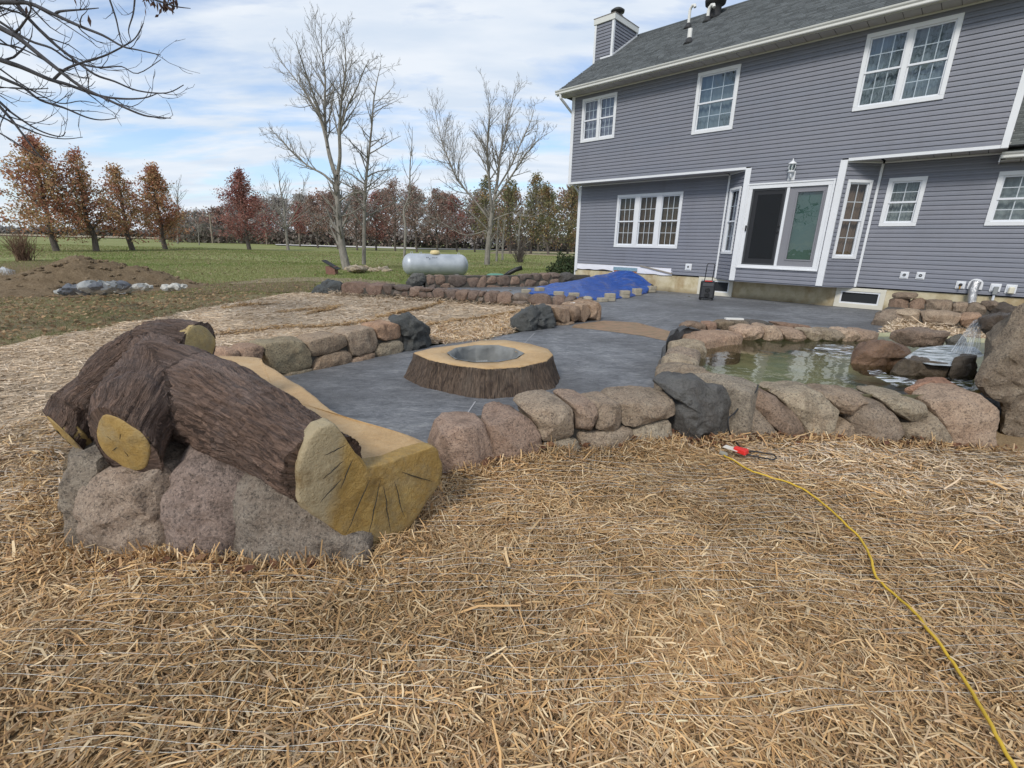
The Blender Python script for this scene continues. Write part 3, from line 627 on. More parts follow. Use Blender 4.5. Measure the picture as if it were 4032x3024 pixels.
# chimney chase
def chimney():
    u0, u1, n0, n1_, zt = 10.87, 11.69, 16.27, 17.83, 9.06
    ch = MB().hbox(u0 + 0.02, u1 - 0.02, n0 + 0.02, n1_, 7.0, zt).build('chimney', M_sid, house); ch['label'] = 'siding-clad chimney chase with a white cap band'
    Pc = P_front(n0 + 0.018); siding(Pc, u0 + 0.07, u1 - 0.06, rz(n0) - 0.1, zt, parent=ch)
    A, B = H(u0 + 0.018, n0 + 0.07), H(u0 + 0.018, n1_ - 0.05); Ps, L = P_line(A, B, True)
    siding(Ps, 0, L, rz(n0), zt, clip=lambda z: (0, max(0.03, min(L, (z - rz(n0)) / PT))), parent=ch)
    mb = MB()
    for u, n in ((u0, n0), (u1 - 0.085, n0)): mb.hbox(u, u + 0.085, n - 0.01, n + 0.075, rz(n0) - (0.25 if u > 11.3 else 0.0), zt)
    mb.hbox(u0, u0 + 0.06, n1_ - 0.06, n1_ + 0.01, rz(n1_ - 0.06), zt); mb.build('corner_board', M_white, ch)
    mb = MB(); q = [H(u0 - 0.012, n0, rz(n0) + 0.02), H(u0 - 0.012, n1_, rz(n1_) + 0.02)]
    mb.hexa([q[0], q[0] + HU * 0.03, q[1] + HU * 0.03, q[1]] + [v + Vector((0, 0, 0.06)) for v in (q[0], q[0] + HU * 0.03, q[1] + HU * 0.03, q[1])]); mb.build('flashing', M_white, ch)
    mb = MB().hbox(u0 + 0.02, u0 + 0.5, n0 - 0.015, n0 + 0.01, rz(n0) + 0.0, rz(n0) + 0.06); mb.build('flashing', M_white, ch)
    MB().hbox(u0 - 0.035, u1 + 0.035, n0 - 0.035, n1_ + 0.03, zt - 0.01, zt + 0.17).build('cap_band', M_cream, ch, bevel=0.006)
    MB().hbox(u0 - 0.045, u1 + 0.045, n0 - 0.045, n1_ + 0.04, zt + 0.17, zt + 0.19).build('cap_sheet', simple('rusty_sheet', (0.20, 0.17, 0.15), 0.6), ch)
    c = H(11.25, 17.0, zt + 0.19); M_fl = simple('black_flue', (0.03, 0.033, 0.033), 0.5)
    MB().lathe(c, [(0.13, 0), (0.13, 0.10), (0.21, 0.11), (0.22, 0.17), (0.14, 0.20), (0.12, 0.24), (0.12, 0.28), (0.24, 0.30), (0.25, 0.36), (0.16, 0.42), (0.01, 0.44)], 20).build('flue_cap', M_fl, ch, smooth=True)
chimney()
M_pvc = simple('white_pipe', (0.70, 0.69, 0.66), 0.4, 0.1); M_boot = simple('pipe_boot', (0.03, 0.03, 0.032), 0.7)
def vpipe(u, n, zt, hook=True, r=0.05):
    zb = rz(n); pts = [H(u, n, zb - 0.1), H(u, n, zt)]
    if hook: pts += [H(u - 0.02, n, zt + 0.07), H(u - 0.09, n - 0.02, zt + 0.12), H(u - 0.17, n - 0.04, zt + 0.10), H(u - 0.19, n - 0.05, zt + 0.03)]
    q = MB().tube(pts, r, 10).build('vent_pipe', M_pvc, house, smooth=True); smooth_angle(q)
    MB().lathe(H(u, n, zb - 0.05), [(0.17, 0), (0.11, 0.09), (0.075, 0.16), (0.06, 0.18)], 14).build('pipe_boot', M_boot, q, smooth=True)
vpipe(7.58, 15.38, 7.70, False, 0.066); vpipe(8.49, 17.05, 8.90, True, 0.045); vpipe(7.90, 17.15, 8.78, True, 0.05)
tv = MB().lathe(H(7.83, 17.45, rz(17.45) - 0.1), [(0.24, 0), (0.20, 0.12), (0.20, 0.42), (0.31, 0.44), (0.33, 0.56), (0.30, 0.68), (0.16, 0.76), (0.01, 0.78)], 20); part('roof_ventilator', tv, M_boot, 0, True)
# one-storey wing at the near end
WN0, WZ0, WP = N1 - 0.36, 3.50, 0.55
def wz(n): return WZ0 + WP * (n - WN0)
q = [(-4.2, WN0, wz(WN0)), (-0.02, WN0, wz(WN0)), (-0.02, 20.0, wz(20.0)), (-4.2, 20.0, wz(20.0))]
mb = MB(); mb.hexa([H(u, n, z - 0.14) for u, n, z in q] + [H(u, n, z) for u, n, z in q]); part('wing_roof_deck', mb, M_cream, 0)
shingles(-4.2, -0.02, WN0, 20.0, wz, WP, 'wing_shingles', 5, (0.16, 0.172, 0.168))
gutter(-4.2, 0.06, WN0 - 0.005, WZ0 - 0.015); soffit(-4.2, 0.05, WN0 + 0.02, N1 - 0.02, WZ0 - 0.165, 0.3)
part('soffit_end', MB().hbox(0.05, 0.075, WN0 - 0.02, N1 - 0.02, WZ0 - 0.19, WZ0 - 0.06), M_white, 0)
# lantern over the door
lt = thing('wall_lantern', PF(3.865, 3.18, 0.02), 'white lantern with glass panes on the siding above the patio door', 'lantern')
MB().hbox(3.785, 3.95, N2 - 0.045, N2 - 0.012, 3.17, 3.40).build('back_plate', M_white, lt, bevel=0.008)
lc = H(3.865, N2 - 0.14, 0)
MB().tube([H(3.865, N2 - 0.03, 3.25), H(3.865, N2 - 0.10, 3.22), H(3.865, N2 - 0.14, 3.28), H(3.865, N2 - 0.14, 3.37)], 0.024, 8).build('arm', M_white, lt, smooth=True)
MB().lathe(lc, [(0.03, 3.34), (0.075, 3.36), (0.085, 3.39), (0.05, 3.40)], 14).build('lower_rim', M_white, lt, smooth=True)
mb = MB()
for k in range(6):
    a = k * math.pi / 3 + 0.2; d = Vector((math.cos(a), math.sin(a), 0)); mb.tube([lc + d * 0.055 + Vector((0, 0, 3.40)), lc + d * 0.088 + Vector((0, 0, 3.47)), lc + d * 0.075 + Vector((0, 0, 3.55))], 0.006, 5)
mb.build('cage_bars', M_white, lt)
MB().lathe(lc, [(0.05, 3.40), (0.080, 3.47), (0.068, 3.55)], 14).build('lantern_glass', mat_glass('lantern_glass', (0.85, 0.9, 0.88), 1.5), lt, smooth=True)
MB().lathe(lc, [(0.018, 3.40), (0.018, 3.47), (0.026, 3.50), (0.001, 3.53)], 10).build('bulb', simple('bulb_white', (0.7, 0.72, 0.68), 0.4), lt, smooth=True)
MB().lathe(lc, [(0.10, 3.545), (0.105, 3.56), (0.06, 3.60), (0.025, 3.625), (0.012, 3.64), (0.018, 3.655), (0.01, 3.67), (0.001, 3.69)], 14).build('roof_cap', M_white, lt, smooth=True)
# vents and services on the wall
def wallbox(u, z, w, h, lab, label):
    v = MB().hbox(u - w / 2, u + w / 2, N1 - 0.035, N1 - 0.012, z - h / 2, z + h / 2).build('wall_vent', M_white, house, bevel=0.006); v['label'] = label
    MB().hbox(u - w * 0.36, u + w * 0.36, N1 - 0.05, N1 - 0.034, z - h * 0.36, z + h * 0.36).build('plate', M_vinylsash, v, bevel=0.004)
    if lab == 'hole': MB().lathe(H(u, N1 - 0.048, z + 0.01), [(0.032, 0), (0.033, 0.012), (0.024, 0.012), (0.022, 0.002)], 14, -HN).build('opening', M_black, v, smooth=True)
    return v
wallbox(6.57, 0.855, 0.21, 0.21, 'hole', 'white vent block beside the bay on the far wall'); wallbox(1.147, 0.925, 0.165, 0.17, 'hole', 'white vent block, nearer the basement window of a pair'); wallbox(0.845, 0.93, 0.165, 0.175, 'hole', 'white vent block, farther from the basement window of a pair')
v = wallbox(0.10, 0.767, 0.165, 0.175, '', 'white block with a brass hose tap')
MB().lathe(H(0.10, N1 - 0.05, 0.775), [(0.035, 0), (0.035, 0.02), (0.015, 0.03), (0.01, 0.05)], 12, -HN).build('tap_wheel', M_boot, v); MB().tube([H(0.10, N1 - 0.06, 0.75), H(0.10, N1 - 0.09, 0.74), H(0.10, N1 - 0.10, 0.68)], 0.014, 8).build('tap_spout', simple('brass', (0.45, 0.24, 0.06), 0.35, metal=0.8), v)
v = wallbox(-0.475, 0.75, 0.175, 0.18, '', 'white block with grey outdoor socket'); MB().hbox(-0.53, -0.45, N1 - 0.11, N1 - 0.05, 0.60, 0.78).build('socket_cover', simple('grey_cover', (0.24, 0.25, 0.25), 0.5), v, bevel=0.01); MB().tube([H(-0.49, N1 - 0.06, 0.6), H(-0.49, N1 - 0.06, 0.36)], 0.022, 8).build('conduit', M_vinylsash, v)
v = wallbox(-0.72, 0.74, 0.175, 0.195, '', 'white block with cream louvre cover'); MB().hbox(-0.78, -0.68, N1 - 0.10, N1 - 0.05, 0.64, 0.79).build('louvre_cover', simple('cream_cover', (0.66, 0.62, 0.5), 0.5), v, bevel=0.02)
mb = MB(); pts = []
for i in range(9):
    a = math.pi * i / 8; pts.append((-0.145 + 0.125 * math.cos(a), 0.81 + 0.115 * math.sin(a)))
pts = [(-0.02, 0.69)] + pts + [(-0.27, 0.69)]; k = len(pts)
mb.add([H(a, N1 - 0.045, b) for a, b in pts] + [H(a, N1 - 0.012, b) for a, b in pts], [tuple(range(k))] + [(i, (i + 1) % k, k + (i + 1) % k, k + i) for i in range(k)])
dv = part('dryer_vent', mb, M_white, 0); dv['label'] = 'white hood with silver foil duct hanging down'
pts = []; rad = []
for i in range(60):
    f = i / 59; pts.append(H(-0.15 + 0.015 * math.sin(f * 5), N1 - 0.05 - 0.09 * min(1, f * 3), 0.86 - 0.52 * f)); rad.append((0.080 if f < 0.94 else 0.075) + 0.009 * math.sin(i * 2.1) + 0.012 * mnoise.noise((i * 0.7, 1, 2)))
t = NT('foil_duct'); M_foil = t.fin(t.bsdf((0.62, 0.62, 0.63), 0.28, t.bump(t.noise(45, 4, 0.7), 0.9, 0.02), 0.5, 0.9))
MB().tube(pts, rad, 16).build('foil_duct', M_foil, dv, smooth=True)
MB().tube([H(-1.0, N1 + 0.02, 0.44), H(-1.0, N1 - 0.10, 0.43)], 0.035, 10).build('black_pipe_stub', M_black, house)

# ================================================================== STONEWORK
def mat_stone(name, speck=0.55, grime=True, mottle=True, rough=0.85):
    t = NT(name); oi = t.n('ShaderNodeObjectInfo'); base = oi.outputs['Color']
    off = t.n('ShaderNodeVectorMath', operation='SCALE'); t.set(off.inputs[0], (3.1, 7.7, 1.9)); t.set(off.inputs['Scale'], oi.outputs['Random'])
    v = t.n('ShaderNodeVectorMath', operation='ADD'); t.set(v.inputs[0], t.pos); t.t.links.new(off.outputs[0], v.inputs[1]); v = v.outputs[0]
    big = t.noise(3.2, 5, 0.6, vec=v); mid = t.noise(11, 6, 0.65, vec=v); sp = t.noise(62, 4, 0.8, vec=v); sp2 = t.noise(95, 3, 0.75, vec=v)
    c = t.mix(t.ramp(big, [(0.35, 0.0), (0.65, 0.8)]), base, t.mix(1.0, base, (1.06, 0.95, 0.87), 'MULTIPLY'))
    c = t.mix(t.ramp(mid, [(0.40, 0.0), (0.68, 0.85)]), c, t.mix(1.0, base, (1.35, 1.36, 1.34), 'MULTIPLY'))
    c = t.mix(t.ramp(mid, [(0.28, 0.65), (0.44, 0.0)]), c, t.mix(1.0, base, (0.50, 0.48, 0.46), 'MULTIPLY'))
    c = t.mix(t.math('MULTIPLY', t.ramp(sp, [(0.38, 1.0), (0.50, 0.0)]), speck * 1.25), c, (0.030, 0.027, 0.027))
    c = t.mix(t.math('MULTIPLY', t.ramp(sp2, [(0.54, 0.0), (0.64, 1.0)]), speck), c, t.mix(1.0, base, (1.9, 1.85, 1.8), 'MULTIPLY'))
    st = t.noise(5.5, 6, 0.7, vec=t.map(vec=v, scale=(1, 1, 0.35)), dist=0.7); c = t.mix(t.ramp(st, [(0.52, 0.0), (0.68, 0.6)]), c, t.mix(1.0, base, (0.42, 0.40, 0.38), 'MULTIPLY'))
    h = t.math('ADD', t.math('MULTIPLY', mid, 0.6), t.math('ADD', t.math('MULTIPLY', sp, 0.30), t.math('MULTIPLY', t.noise(30, 5, 0.7, vec=v), 0.35)))
    return t.fin(t.bsdf(c, rough, t.bump(h, 1.0, 0.04), 0.3))
M_stone = mat_stone('carved_granite'); M_bould = mat_stone('dark_boulder', 0.42, rough=0.66); M_wet = mat_stone('wet_rock', 0.3, rough=0.28)
M_mortar = simple('grey_mortar', (0.085, 0.075, 0.062), 0.95, 0.3, 18, bump=0.6)
PAL_TAN = [(0.30, 0.235, 0.175), (0.33, 0.265, 0.20), (0.27, 0.215, 0.16), (0.29, 0.245, 0.185), (0.33, 0.245, 0.185)]
PAL_PINK = [(0.32, 0.235, 0.175), (0.35, 0.265, 0.195), (0.30, 0.245, 0.18), (0.33, 0.24, 0.175)]
PAL_BROWN = [(0.20, 0.145, 0.115), (0.17, 0.128, 0.105), (0.235, 0.165, 0.125), (0.15, 0.118, 0.10), (0.21, 0.17, 0.14)]
DARK = (0.098, 0.096, 0.092)

def chaikin(P, it=2, w=0.22):
    for _ in range(it):
        Q = []
        for i in range(len(P)):
            a, b = P[i], P[(i + 1) % len(P)]; Q += [a + (b - a) * w, b + (a - b) * w]
        P = Q
    return P
def resample(P, M):
    P = np.array(P); Q = np.vstack([P, P[:1]]); d = np.r_[0, np.cumsum(np.linalg.norm(np.diff(Q, axis=0), axis=1))]
    s = np.linspace(0, d[-1], M, endpoint=False); return np.stack([np.interp(s, d, Q[:, k]) for k in range(Q.shape[1])], 1)
def fbm(p, s, o):
    return mnoise.fractal(Vector(p) * s + Vector((o * 3.7, o * 1.3, o * 2.1)), 1.0, 2.0, 4)
def stone(poly, back, mat, parent, color, name='stone', bevel=0.045, bulge=0.03, rough=0.014, M=36, seed=None, coarse=1.0, rounds=2, label=None, inner=5, taper=0.0, grow=1.0, facets=0, fdepth=(0.06, 0.24)):
    """rounded, slightly chipped block: poly = front outline (world), back = depth vector"""
    poly = [Vector(p) for p in poly]; c = sum(poly, Vector()) / len(poly); back = Vector(back); dep = back.length; bd = back / dep
    # plane normal of the outline (towards -back)
    nrm = Vector((0, 0, 0))
    for i in range(len(poly)): nrm += (poly[i] - c).cross(poly[(i + 1) % len(poly)] - c)
    nrm.normalize()
    if nrm.dot(bd) > 0: nrm = -nrm; poly = poly[::-1]
    B = resample([tuple(p) for p in chaikin(poly, rounds, 0.2)], M); c = Vector(B.mean(0))
    R = (B - np.array(c)) * grow; mr = float(np.linalg.norm(R, axis=1).mean()); bv = min(bevel, mr * 0.4, dep * 0.4)
    rings = [(1 - 0.75 * bv / mr, dep), (1 - 0.2 * bv / mr, dep - 0.35 * bv), (1, dep - bv)]
    k = max(1, int((dep - 2 * bv) / max(0.07, mr * 0.5))); k = min(k, 5)
    for i in range(1, k + 1): rings.append((1 - 0.01 * math.sin(i), dep - bv - (dep - 2 * bv) * i / (k + 1)))
    rings += [(1, bv), (1 - 0.10 * bv / mr, 0.55 * bv), (1 - 0.36 * bv / mr, 0.2 * bv), (1 - 0.8 * bv / mr, 0.0)]
    s0 = 1 - 0.8 * bv / mr
    for i in range(1, inner + 1):
        s = s0 * (1 - i / (inner + 0.6)); rings.append((s, -bulge * (1 - (s / s0) ** 2)))
    V = []
    for s, d in rings: V.append(np.array(c) + R * (s * (1 - taper * max(0.0, d / dep) ** 1.5)) + np.array(bd) * d)
    V.append((np.array(c) + np.array(bd) * -bulge)[None]); V.insert(0, (np.array(c) + back * 1.0 if False else np.array(c + back))[None])
    V = np.concatenate(V); F = []; nr = len(rings)
    for i in range(M): F.append((0, 1 + (i + 1) % M, 1 + i))
    for r in range(nr - 1):
        a = 1 + r * M; b = a + M
        for i in range(M): F.append((a + i, a + (i + 1) % M, b + (i + 1) % M, b + i))
    l = 1 + (nr - 1) * M
    for i in range(M): F.append((l + i, l + (i + 1) % M, len(V) - 1))
    sd_ = seed if seed is not None else R_.random() * 100
    out = []
    cc = np.array(c + back * 0.5)
    for p in V:
        d = p - cc; L = np.linalg.norm(d) + 1e-6; d = d / L
        a = fbm(p, 4.5 / max(mr, 0.1) * 0.22 / coarse + 1.2, sd_); b_ = mnoise.noise(Vector(p) * (9 / coarse) + Vector((sd_, 0, sd_)))
        amp = rough * min(1.6, 0.45 + mr * 3.2)
        out.append(p + d * amp * (1.1 * a + 0.7 * (0.5 - abs(b_)) * 1.2))
    out = np.array(out)
    if facets:
        rf = np.random.default_rng(int(sd_ * 1000) % 99991)
        for _ in range(facets):
            d = -np.array(bd) * rf.uniform(0.1, 1.0) + rf.normal(0, 0.75, 3) + np.array((0, 0, rf.uniform(-0.2, 0.7))); d /= np.linalg.norm(d)
            pr = out @ d; mx_ = pr.max(); off_ = mx_ - rf.uniform(*fdepth) * (mx_ - pr.mean()); ex = np.clip(pr - off_, 0, None); out = out - d[None] * (ex * 0.9)[:, None]
        for i in range(len(out)): out[i] += (out[i] - cc) / (np.linalg.norm(out[i] - cc) + 1e-6) * rough * 0.28 * mnoise.fractal(Vector(out[i]) * 14 + Vector((sd_, 0, 0)), 0.9, 2, 3)
    o = mobj(name, out, F, mat, parent, True)
    bm = bmesh.new(); bm.from_mesh(o.data); bmesh.ops.recalc_face_normals(bm, faces=bm.faces); bm.to_mesh(o.data); bm.free()
    o.data.polygons.foreach_set('use_smooth', [True] * len(o.data.polygons))
    if facets and len(poly) > 2 and name in ('stone', 'boulder', 'rock', 'base_rock', 'waterfall_boulder'): o.data.set_sharp_from_angle(angle=math.radians(30))
    j = 0.86 + 0.28 * R_.random(); o.color = (color[0] * j, color[1] * j, color[2] * j, 1)
    if label: o['label'] = label
    return o
class Wall:
    """stones outlined in photo pixels on a real, slightly battered plane standing on the ground line a-b"""
    def __init__(s, a, b, depth, name, label, cat, pal, batter=0.10, z=0.0, group=None, toward=None):
        A, B = (Vector(a), Vector(b)); s.A, s.B = A, B
        d = (B - A); d.z = 0; d.normalize(); o = Vector((d.y, -d.x, 0))
        if o.dot(Vector((CAM.x, CAM.y, 0)) - Vector((A.x, A.y, 0))) < 0: o = -o
        s.o = o; s.d = d; s.n = (o * math.cos(batter) + Vector((0, 0, math.sin(batter)))).normalized(); s.p = A.copy(); s.dep = depth; s.pal = pal
        s.t = thing(name, (A + B) / 2, label, cat, group)
    def pts(s, px): return [onpl(x, y, s.p, s.n) for x, y in px]
    def stone(s, px, color=None, dep=None, mat=None, **k):
        if k.get('name') == 'boulder' and 'taper' not in k: k['taper'] = 0.3
        k.setdefault('grow', 1.05); k.setdefault('facets', 9); k.setdefault('rounds', 1)
        P = s.pts(px); bk_ = -s.o
        if k.get('name') == 'boulder':
            c = sum(P, Vector()) / len(P); v = c - CAM; v.z = 0; bk_ = (v.normalized() - s.o).normalized()
        return stone(P, bk_ * (dep or s.dep), mat or M_stone, s.t, color or R_.choice(s.pal), **k)
    def core(s, s0, s1, z1, rec=0.05, dep=None, name='mortar_core', z0=-0.05):
        dep = dep or s.dep; L = (s.B - s.A).length; mb = MB(); tn = math.tan(math.asin(s.n.z)) if s.n.z else 0
        def q(t, z, back): return s.A + s.d * t - s.o * (back + (z - s.A.z) * tn) + Vector((0, 0, z - s.A.z))
        mb.hexa([q(s0, z0, rec), q(s1, z0, rec), q(s1, z0, dep - 0.03), q(s0, z0, dep - 0.03), q(s0, z1, rec), q(s1, z1, rec), q(s1, z1, dep - 0.03), q(s0, z1, dep - 0.03)])
        return mb.build(name, M_mortar, s.t)
def Zm(ox, oy, k): return lambda L: [(ox + k * x, oy + k * y) for x, y in L]
ZA = Zm(1600, 1450, .5425); ZB = Zm(2500, 1400, .3617); ZC = Zm(3200, 1400, .3761); ZD = Zm(3200, 1080, .3761); ZE_ = Zm(2500, 1220, .3617)
ZF2 = Zm(900, 1200, .4069); Z6 = Zm(1200, 1000, .3617); Z7 = Zm(1900, 1050, .3617); Z1f = Zm(0, 1150, .8137)

# ---- front wall between the bench and the pond
wA = Wall(G(1650, 1925), G(2640, 1768), 0.42, 'stone_wall', 'low wall of rounded tan granite blocks running from the log bench to the pond', 'stone wall', PAL_TAN, 0.12)
for i, L in enumerate((
    [(238, 520), (430, 425), (600, 455), (645, 560), (660, 790), (440, 850), (262, 860)],
    [(615, 420), (850, 365), (960, 430), (1000, 640), (1010, 750), (668, 790), (650, 560)],
    [(905, 335), (1150, 262), (1250, 330), (1268, 430), (1220, 512), (1080, 545), (990, 525), (975, 430)],
    [(1010, 565), (1090, 552), (1240, 530), (1300, 590), (1295, 660), (1150, 710), (1012, 725)],
    [(1232, 268), (1390, 268), (1412, 310), (1378, 462), (1272, 482), (1262, 430), (1272, 360)],
    [(1422, 288), (1565, 262), (1590, 330), (1592, 440), (1500, 470), (1402, 458), (1400, 400)],
    [(1275, 492), (1400, 478), (1640, 448), (1665, 490), (1645, 585), (1335, 625), (1298, 560)],
    [(1602, 270), (1930, 212), (1958, 262), (1952, 352), (1700, 432), (1610, 434), (1597, 350)],
    [(1675, 452), (1900, 378), (1957, 422), (1965, 520), (1890, 550), (1720, 590), (1668, 580)])):
    wA.stone(ZA(L), bevel=0.055, bulge=0.03, rough=0.016, M=64, facets=9, color=PAL_TAN[i % 5] if i not in (0, 1) else (0.30, 0.215, 0.165), inner=6)
wA.core(0.35, (wA.B - wA.A).length - 0.05, 0.27, 0.10)
wA.stone(ZB([(180, 292), (380, 245), (830, 310), (1040, 400), (1062, 470), (1140, 610), (1150, 770), (1062, 890), (960, 960), (800, 985), (470, 985), (436, 880), (430, 620), (510, 530), (290, 390)]), DARK, 0.42, M_bould, name='boulder', bevel=0.06, bulge=0.05, rough=0.032, M=84, inner=12, facets=16, fdepth=(0.05, 0.26), label='dark grey weathered boulder joining the wall to the pond')

# ---- pond: leaning slabs in front, rim slabs left, stones behind
pw = Wall(G(2880, 1758), G(3900, 1795), 0.40, 'pond_wall', 'raised pond edge of leaning tan granite slabs and rim stones', 'pond wall', PAL_TAN, 0.42)
SL = [ZB([(1060, 470), (1240, 480), (1400, 640), (1600, 910), (1500, 975), (1240, 960), (1160, 800), (1130, 600)]),
      ZB([(1200, 440), (1330, 370), (1600, 500), (1830, 730), (1895, 930), (1800, 990), (1560, 820), (1400, 640)]),
      [(3060, 1556), (3200, 1546), (3249, 1562), (3290, 1596), (3332, 1652), (3268, 1742), (3215, 1750), (3180, 1690), (3130, 1620)],
      ZC([(372, 695), (440, 750), (502, 880), (470, 965), (200, 990), (182, 890)]),
      ZC([(150, 430), (430, 400), (640, 465), (480, 590), (372, 662), (290, 560)]),
      ZC([(392, 664), (620, 490), (745, 500), (880, 640), (965, 790), (1014, 885), (985, 980), (650, 985), (540, 890), (450, 745)]),
      ZC([(740, 455), (930, 440), (1220, 520), (1314, 600), (1090, 718), (960, 650), (850, 560)]),
      ZC([(1010, 785), (1090, 732), (1314, 620), (1395, 760), (1497, 930), (1485, 990), (1150, 990), (1040, 880)]),
      ZC([(1280, 500), (1450, 430), (1700, 425), (1930, 470), (1978, 560), (1945, 760), (1900, 975), (1560, 990), (1450, 830), (1370, 680)])]
for i, L in enumerate(SL):
    pw.stone(L, bevel=0.05, bulge=0.035, rough=0.02, M=60, dep=0.36, inner=8, facets=8, grow=1.06, color=[(0.225, 0.18, 0.135), (0.235, 0.17, 0.125), (0.27, 0.225, 0.165), (0.25, 0.195, 0.14), (0.29, 0.225, 0.165), (0.26, 0.205, 0.155), (0.29, 0.245, 0.18), (0.27, 0.22, 0.16), (0.30, 0.22, 0.16)][i])
def flat(px, z, thick, par, color, mat=None, **k):
    k.setdefault('facets', 4); k.setdefault('rounds', 1); k.setdefault('grow', 1.03); k.setdefault('fdepth', (0.04, 0.14))
    return stone([G(x, y, z) for x, y in px], (0, 0, -thick), mat or M_stone, par, color, **k)
pc = M_mortar
RIM = 0.44
for L, col, z in (([(478, 246), (640, 222), (830, 222), (1150, 238), (1190, 285), (980, 302), (800, 338), (725, 335), (560, 285)], (0.34, 0.235, 0.165), RIM),
               ([(378, 322), (540, 298), (705, 332), (775, 385), (768, 440), (700, 415), (520, 395), (385, 392)], (0.32, 0.265, 0.19), RIM),
               ([(352, 415), (400, 398), (560, 402), (705, 432), (715, 472), (690, 498), (500, 470), (338, 470)], (0.27, 0.215, 0.165), RIM + 0.01),
               ([(305, 495), (350, 474), (520, 478), (685, 505), (700, 545), (655, 572), (480, 550), (320, 545)], (0.31, 0.255, 0.185), RIM),
               ([(250, 575), (330, 552), (470, 556), (660, 590), (800, 662), (850, 700), (660, 690), (500, 660), (330, 680), (240, 650)], (0.26, 0.21, 0.155), RIM + 0.01),
               ([(480, 690), (540, 664), (760, 705), (1010, 712), (1190, 750), (1335, 812), (1290, 900), (1120, 860), (900, 790), (640, 735)], (0.265, 0.225, 0.175), RIM)):
    flat(ZE_(L), z, 0.44, pw.t, col, bevel=0.05, bulge=0.02, rough=0.022, M=44)
stone([G(x, y, 0.47) for x, y in ZE_([(385, 245), (440, 200), (620, 178), (775, 216), (640, 218), (480, 240), (370, 300), (340, 330)])], (0, 0, -0.45), M_bould, pw.t, (0.075, 0.077, 0.08), name='boulder', bevel=0.05, rough=0.03)
# outer face stones on the patio side
po = Wall(G(2590, 1510, PATZ), G(2625, 1400, PATZ), 0.25, 'rim_face', 'x', 'x', PAL_TAN, 0.0)
bpy.data.objects.remove(po.t); po.t = pw.t
for L, col in (([(2592, 1420), (2640, 1385), (2632, 1480), (2588, 1500)], (0.13, 0.11, 0.09)), ([(2610, 1365), (2650, 1330), (2645, 1380), (2608, 1420)], (0.10, 0.10, 0.10))): stone([G(x, y, 0.22) for x, y in L], (0, 0, -0.22), M_bould, pw.t, col, bevel=0.05, rough=0.03)
# far rim
pf = Wall(G(2850, 1349, 0.33), G(3330, 1349, 0.33), 0.30, 'far_rim', 'x', 'x', PAL_PINK, 0.15); bpy.data.objects.remove(pf.t); pf.t = pw.t
for L in ([(700, 352), (830, 305), (1000, 280), (1150, 255), (1210, 300), (1180, 345), (1000, 352)], [(1140, 240), (1270, 185), (1420, 190), (1405, 310), (1250, 342), (1180, 330)], [(1410, 200), (1500, 180), (1620, 235), (1650, 345), (1500, 345), (1405, 320)],
          [(1600, 215), (1700, 212), (1860, 240), (1890, 345), (1700, 350), (1650, 310)], [(1865, 222), (2060, 235), (2070, 330), (1950, 348), (1892, 300)], [(2065, 225), (2290, 235), (2340, 310), (2250, 350), (2085, 335)]):
    pf.stone(ZE_(L), bevel=0.05, bulge=0.04, rough=0.028, M=44)
for L in ([(300, 590), (480, 585), (560, 640), (440, 705), (320, 705)], [(490, 590), (735, 620), (745, 710), (560, 715), (450, 700)]): pf.stone(ZD(L), bevel=0.04, rough=0.025, bulge=0.03)
# second tier of little blocks behind the far rim
pk = Wall(G(2760, 1300, 0.36), G(3050, 1300, 0.36), 0.22, 'blocks', 'x', 'x', PAL_BROWN, 0.05); bpy.data.objects.remove(pk.t); pk.t = pw.t
for L, col in (([(520, 165), (640, 138), (768, 155), (782, 225), (700, 230), (520, 200)], (0.25, 0.18, 0.13)), ([(772, 150), (905, 138), (908, 225), (795, 228)], (0.25, 0.165, 0.12)), ([(928, 135), (1092, 122), (1088, 225), (925, 225)], (0.21, 0.165, 0.115)),
          ([(1104, 122), (1252, 122), (1240, 215), (1102, 225)], (0.17, 0.14, 0.105)), ([(1256, 120), (1500, 140), (1535, 210), (1400, 215), (1258, 215)], (0.10, 0.09, 0.08)), ([(1520, 145), (1760, 165), (1980, 190), (2000, 235), (1700, 240), (1545, 215)], (0.26, 0.17, 0.12))):
    pk.stone(ZE_(L), color=col, bevel=0.025, bulge=0.02, rough=0.014)
# pond basin and water
WZ = 0.345
wpx = [(2735, 1428), (2789, 1470), (2930, 1505), (2981, 1530), (3129, 1550), (3300, 1555), (3471, 1560), (3600, 1560), (3850, 1540), (3950, 1460), (3950, 1350), (3500, 1320), (3300, 1325), (3115, 1322), (3006, 1320), (2862, 1328), (2745, 1345), (2745, 1379), (2725, 1401)]
wp = [G(x, y, WZ) for x, y in wpx]
def mat_water():
    t = NT('pond_water'); v = t.map(scale=(1, 1.25, 1), rot=(0, 0, 0.3)); h = t.math('ADD', t.noise(2.4, 2, 0.45, vec=v, dist=0.5), t.math('MULTIPLY', t.noise(7.5, 2, 0.5, vec=v), 0.22))
    nr = t.bump(h, 0.11, 0.10)
    fr = t.n('ShaderNodeFresnel'); fr.inputs[0].default_value = 1.33; t.set(fr.inputs['Normal'], nr)
    tr = t.n('ShaderNodeBsdfTransparent'); t.set(tr.inputs[0], (0.90, 0.92, 0.80)); gl = t.n('ShaderNodeBsdfGlossy'); gl.inputs['Roughness'].default_value = 0.02; t.set(gl.inputs['Color'], (0.95, 0.97, 1)); t.set(gl.inputs['Normal'], nr)
    m_ = t.n('ShaderNodeMixShader'); t.set(m_.inputs[0], fr.outputs[0]); t.t.links.new(tr.outputs[0], m_.inputs[1]); t.t.links.new(gl.outputs[0], m_.inputs[2]); return t.fin(m_.outputs[0])
